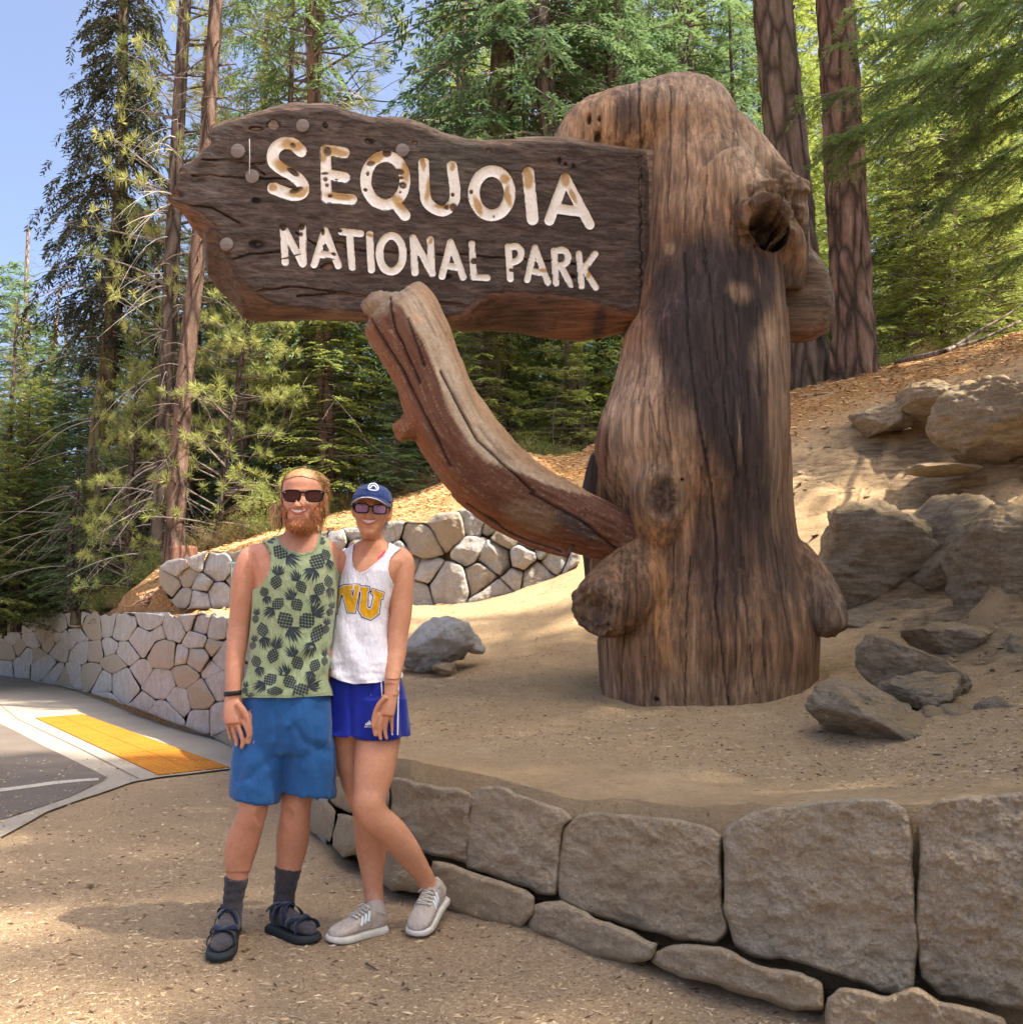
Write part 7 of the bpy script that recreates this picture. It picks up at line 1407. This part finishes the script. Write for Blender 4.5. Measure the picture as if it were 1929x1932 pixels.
for nm, pts in (('neck_band', [(666,1036),(665,1057),(669,1073),(679,1082),(692,1078),(708,1065),(724,1050),(733,1034)]), ('arm_band', [(752,1036),(742,1046),(735,1058),(732,1073),(735,1089),(741,1101)])):
    V, F = band(wb, pts, 3.0)
    if F: obj(nm, new_mesh(nm, V, F), m_wr, wsh)
m_pk = cloth('pink_strap', (.75, .05, .16), .1); bmw = bmesh.new(); bmw.from_mesh(wbody.data); bb = BVHTree.FromBMesh(bmw); bmw.free()
for pts in ([(664,1032),(661,1042),(663,1056)], [(726,1040),(720,1047),(712,1054)]): 
    V, F = band(bb, pts, 3.2, .003, 14)
    if F: obj('bra_strap', new_mesh('strap', V, F), m_pk, wom)
# gold lettering W V U, arched; the first letter is half hidden by the man
m_gold = cloth('gold_print', (.66, .34, .012), .06); m_navy = cloth('navy_print', (.02, .03, .07), .05); m_wp = cloth('white_print', (.72, .72, .76), .03)
def zl(L): return [zc(x, y) for x, y in L]
def densecast(poly, off, name, mat, st=1.1):
    x, y, F = masked_grid(min(p[0] for p in poly)-2, max(p[0] for p in poly)+2, min(p[1] for p in poly)-2, max(p[1] for p in poly)+2, st, poly); P = [cast(wb, a, b, off) for a, b in zip(x, y)]
    ok = np.array([p is not None for p in P]); V = [tuple(p) if p is not None else (0, 0, 0) for p in P]; F = F[ok[F].all(1)]
    if len(F) == 0: return
    return obj(name, new_mesh(name, V, F), mat, wsh)
LW_ = [(1050,962),(1085,945),(1085,1100),(1062,1110),(1050,1070)]
LV_ = [(1085,935),(1160,912),(1200,908),(1196,935),(1186,940),(1200,1010),(1218,940),(1210,935),(1208,910),(1272,916),(1268,945),(1250,948),(1215,1095),(1155,1098),(1122,975),(1112,1000),(1098,1060),(1085,1090),(1072,1040),(1100,960)]
LV2 = [(1084,940),(1130,918),(1195,910),(1190,938),(1178,942),(1190,1020),(1205,1030),(1222,948),(1210,940),(1212,912),(1268,918),(1262,944),(1248,950),(1208,1094),(1158,1092),(1124,966),(1108,975),(1094,1050),(1084,1070)]
LU_ = [(1236,915),(1300,920),(1296,945),(1284,950),(1276,1070),(1300,1088),(1318,1062),(1330,972),(1318,962),(1322,934),(1398,962),(1390,995),(1376,992),(1360,1105),(1312,1142),(1252,1122),(1224,1078),(1240,950),(1230,942)]
LU2 = [(1276,928),(1300,930),(1300,952),(1290,955),(1286,1060),(1302,1078),(1322,1060),(1338,978),(1322,968),(1326,942),(1396,966),(1390,1000),(1378,996),(1362,1100),(1314,1138),(1262,1120),(1238,1080),(1252,958),(1240,952),(1242,926)]
LV3 = [(1086,942),(1136,920),(1196,912),(1192,938),(1180,942),(1190,1005),(1210,945),(1202,938),(1204,912),(1236,914),(1232,944),(1206,1092),(1160,1090),(1126,966),(1110,978),(1096,1048),(1084,1072)]
def grow(L, d): 
    P = np.array(L, float); a = P-np.roll(P, 1, 0); b = np.roll(P, -1, 0)-P; n1 = np.stack([a[:, 1], -a[:, 0]], -1); n2 = np.stack([b[:, 1], -b[:, 0]], -1); n1 /= np.linalg.norm(n1, axis=1)[:, None]; n2 /= np.linalg.norm(n2, axis=1)[:, None]; n_ = n1+n2; n_ /= np.maximum(np.linalg.norm(n_, axis=1)[:, None], .5)
    ar = sum(P[i][0]*P[(i+1) % len(P)][1]-P[(i+1) % len(P)][0]*P[i][1] for i in range(len(P))); return [tuple(p) for p in P+n_*(d if ar > 0 else -d)]
for L_ in (LV3, LU2, LW_): densecast(zl(grow(L_, 13)), .0012, 'letter_outline', m_navy)
for L_ in (LV3, LU2, LW_): densecast(zl(grow(L_, 6)), .0020, 'letter_border', m_wp)
for L_ in (LV3, LU2): densecast(zl(L_), .0028, 'letter_print', m_gold)
# shorts
G = Geo(); TS = [(1268,688,64,.112,3.97),(1300,691,71,.12,3.97),(1340,694,74,.126,3.97),(1375,695,76,.128,3.965),(1386,695,77,.128,3.96)]; G.add(*rings(ring_tab(TS, 30, ex=.82))); G.add(*tpx([(715,1320,52,3.94),(716,1370,52,3.93),(716,1391,52,3.93)], 28, 12))
me, V = remesh(G, .006, 4); N_ = normals(me); px, py = proj(V); fold = np.zeros(len(V))
for c, wd, am in (([(661,1285),(661,1340),(662,1390)], 3.5, .012), ([(700,1300),(690,1345),(676,1385)], 8, .006), ([(752,1290),(757,1340),(760,1390)], 6, .008), ([(640,1290),(636,1340),(634,1380)], 7, .006)):
    _, _, d = near_on_poly(px, py, c, closed=False); fold -= am*np.exp(-(d/wd)**2)
setv(me, V+N_*(fold+.006*fbm(V*[1, 1, .5], 10, 3, 51))[:, None]); me.materials.clear(); me.name = 'shorts'; wso = obj('shorts', me, cloth('royal_blue', (.006, .018, .26), .2, 6, 500, .55, .1, .18), wom)
bms = bmesh.new(); bms.from_mesh(me); bs_ = BVHTree.FromBMesh(bms); bms.free(); m_st = cloth('white_stripe', (.75, .75, .78), .03)
for pts in ([(719,1284),(722,1330),(729,1388)], [(725,1282),(731,1330),(740,1387)], [(752,1282),(751,1330),(750,1387)]): 
    V, F = band(bs_, pts, 2.6, .002, 40)
    if F: obj('stripe', new_mesh('stripe', V, F), m_st, wso)
G = Geo(); X0, Y0 = zc(1295, 1838)
for k, (dx, h) in enumerate(((-5.2, 3.6), (-1.4, 6.4), (2.4, 9.2))): decal(G, bs_, [(X0+dx, Y0), (X0+dx+3.0, Y0), (X0+dx+3.0-.55*h*.0+.2, Y0-h*.55), (X0+dx+1.4-.3*h, Y0-h)], .0022)
if G.V: obj('three_bar_logo', G.mesh('logo', False), m_st, wso)
hit = cast(bs_, X0, Y0+3, .003)
if hit is not None: flat_text('logo_lettering', 'adidas', X0+.5, Y0+2.6, hit[1]/PS, 4.6*PS, m_st, wso, w=14*PS)
# face
smile(hw_, wbody, -.190, .145, .064, .019, 2, wbody)
MAT_EYE = plain('eye_white', (.75, .72, .70), .3, .5); MAT_IRIS = plain('iris', (.035, .025, .02), .15, .6)
for sg in (-1, 1):
    x = sg*.135; yf = hw_.fy(x, .045); V, F = tube([hw_.w((x-.045, yf-.004, .043)), hw_.w((x, yf-.022, .047)), hw_.w((x+.045, yf-.004, .043))], np.array([.001, .0042, .001]), 10); e_ = obj('eye', new_mesh('eye', V, F), MAT_EYE, wbody)
    p = hw_.w((x, yf-.040, .047)); obj('iris', new_mesh('iris', *tube([p, p+np.array([0, .004, 0])], .0036, 12)), MAT_IRIS, e_)
    P = [hw_.w((x+t*.058, yf-.030, .070-.02*t*t)) for t in np.linspace(-1, 1, 7)]; obj('lashes', new_mesh('lash', *tube(np.array(P), .0013, 5)), MAT_IRIS, wbody)
    P = [hw_.w((x+t*.075, hw_.fy(x+t*.075, .125)-.012, .128-.018*t*t)) for t in np.linspace(-1, 1, 7)]; obj('eyebrow', new_mesh('brow', *tube(np.array(P), .0019, 6)), plain('brow_brown', (.09, .045, .025), .8), wbody)
m = M('purple_lens', .05, .6); m.color((.30, .18, .45)); t_ = m.N.new('ShaderNodeBsdfTransparent'); x_ = m.N.new('ShaderNodeMixShader'); x_.inputs[0].default_value = .30; t_.inputs[0].default_value = (.85, .8, .95, 1); m.L.new(t_.outputs[0], x_.inputs[1]); m.L.new(m.b.outputs[0], x_.inputs[2]); m.L.new(x_.outputs[0], m.N['Material Output'].inputs[0]); MAT_PL = m.m
eyeglasses('glasses', rrect(682, 959, 27, 17, .92, .5, skew=.05), rrect(716, 961, 27, 17, .92, .5, skew=.05), 3.815, .012, 699, .0030, MAT_FRM, MAT_PL, wbody, [(668,954,664,955,3.88,667,960,3.96),(730,957,736,958,3.88,734,963,3.96)], [(694,956),(699,955),(704,957)])
mh = lambda a, P: ((P[:, 1] > .10) & (P[:, 2] > -.30)) | ((np.abs(P[:, 0]) > .27) & (P[:, 1] > -.10) & (P[:, 2] > .02))
hw_.shell('hair_base', mh, .02, H_BR, wbody); o = obj('hair', leafmesh('hair', hw_.strands(mh, 2600, .16, .010, lambda P: np.stack([P[:, 0]*.2, .9+0*P[:, 0], -.35+0*P[:, 0]], -1), 13, (.0, .05), .12, 4)), H_BR, wbody); o['kind'] = 'stuff'
V, F = tube([at(736,975,3.95), at(741,990,3.94), at(746,1010,3.96), at(748,1040,4.0)], .0009, 4); obj('loose_hair', new_mesh('lock', V, F), H_BR, wbody)
# cap
m_cap = cloth('navy_twill', (.022, .045, .15), .15, 8, 380); cap = hw_.shell('cap', lambda a, P: P[:, 2] > .185+.05*(P[:, 1] > 0), .055, m_cap, wom, (.15, .5), 110, 60)
V = getv(cap.data); cap.data.update(); 
S_ = 40; T_n = 10; V = []
for i in range(T_n+1):
    for j in range(S_+1):
        s_ = -1+2*j/S_; f = i/T_n; xb = s_*.345; yb = -.435*math.sqrt(max(0, 1-(s_*.93)**2))-.02; ext = .30*(1-abs(s_)**2.6); V.append(hw_.w((xb*(1+.03*f), yb-ext*f, .205-.125*s_*s_*(.55+.45*f)-.05*f*(1-s_*s_)+.012*(1-(s_)**2))))
F = [(i*(S_+1)+j, i*(S_+1)+j+1, (i+1)*(S_+1)+j+1, (i+1)*(S_+1)+j) for i in range(T_n) for j in range(S_)]; br_ = obj('brim', new_mesh('brim', V, F), m_cap, cap); br_.modifiers.new('s', 'SOLIDIFY').thickness = .004
obj('white_piping', new_mesh('piping', *tube(np.array(V[-(S_+1):]), .0019, 6)), m_st, cap); obj('button', new_mesh('button', *tube([hw_.w((0, .02, .54)), hw_.w((0, .02, .565))], .007, 10)), m_cap, cap)
bmc = bmesh.new(); bmc.from_mesh(cap.data); bc = BVHTree.FromBMesh(bmc); bmc.free(); G = Geo()
for pts in ([(695,918),(698,913),(703,911),(709,913),(713,918),(713,923),(708,925),(699,924),(695,922),(695,918)], [(698,921),(701,916.5),(705,915.5),(708.5,918),(710.5,922.5)]):
    Vb, Fb = band(bc, pts, 1.9, .002, 40)
    if Fb: G.add(Vb, Fb)
if G.V: obj('emblem', G.mesh('emblem'), m_st, cap)
# sneakers
m_up = cloth('beige_knit', (.46, .39, .32), .12, 14, 260, .85, .5); m_ws = plain('white_sole', (.66, .62, .54), .6, .3, 30, .2); m_lace = cloth('lace', (.62, .55, .46), .1); m_pale = plain('pale_stripe', (.72, .78, .76), .5)
def shoe(H, T, leg):
    H, T = np.array(H, float), np.array(T, float); sh = obj('sneaker', None, None, wom); H_, x_, s_, u_, L = foot_frame(H, T); G = Geo(); G.add(*rings(foot_loft(H, T, .022, .004, .004, .92))); an = H_+x_*(L*.17)+u_*.085; up_ = at(leg[-3][0], leg[-3][1], leg[-3][3]); d = (up_-an)/np.linalg.norm(up_-an)
    G.add(*tube([an-d*.03, an, an+d*.028], np.array([.040, .043, .041]), 24)); me, V = remesh(G, .004, 4); N_ = normals(me); setv(me, V+N_*(.0015*fbm(V, 40, 3, 3)+.0025*fbm(V, 14, 2, 4))[:, None]); me.materials.clear(); me.name = 'upper'; up = obj('upper', me, m_up, sh)
    sole('sole', H, T, .026, .010, m_ws, sh, 0.0, .006, .035, .5)
    for t in (.34, .40, .46, .52, .58): obj('lace', new_mesh('lace', *strap(H, T, [(t,55),(t+.02,90),(t,125)], .006, .022, .007, .003, .95, 10)), m_lace, sh); obj('lace', new_mesh('lace', *strap(H, T, [(t-.03,60),(t,90),(t+.03,120)], .005, .022, .009, .003, .95, 10)), m_lace, sh)
    for sgn in (40, 140):
        for t in (.36, .43, .50): obj('side_stripe', new_mesh('side_stripe', *strap(H, T, [(t,sgn+(12 if sgn < 90 else -12)),(t+.03,sgn+(-18 if sgn < 90 else 18)),(t+.06,(4 if sgn < 90 else 176))], .011, .022, .006, .0015, .93, 10)), m_pale, sh)
    p = H_+x_*(L*.33)+u_*.112
    for a_ in ([(0, 0), (.5, .25), (.9, -.1)], [(0, 0), (-.5, .25), (-.9, -.15)], [(0, 0), (.35, -.3), (.5, -.9)], [(0, 0), (-.3, -.4), (-.25, -1.0)]):
        Q = np.array([p+s_*(q[0]*.045)+x_*(.012*i-.3*q[1]*.06)+u_*(q[1]*.035*(1 if q[1] > 0 else .9)) for i, q in enumerate(a_)]); obj('lace', new_mesh('lace', *tube(catmull(Q, 10), .0023, 6)), m_lace, sh)
    return sh
shoe(ground(724, 1757), ground(622, 1781), WL1)
hh_ = at(834, 1700, 4.08); shoe(hh_, ground(784, 1771)+np.array([0, 0, .004]), WL2)
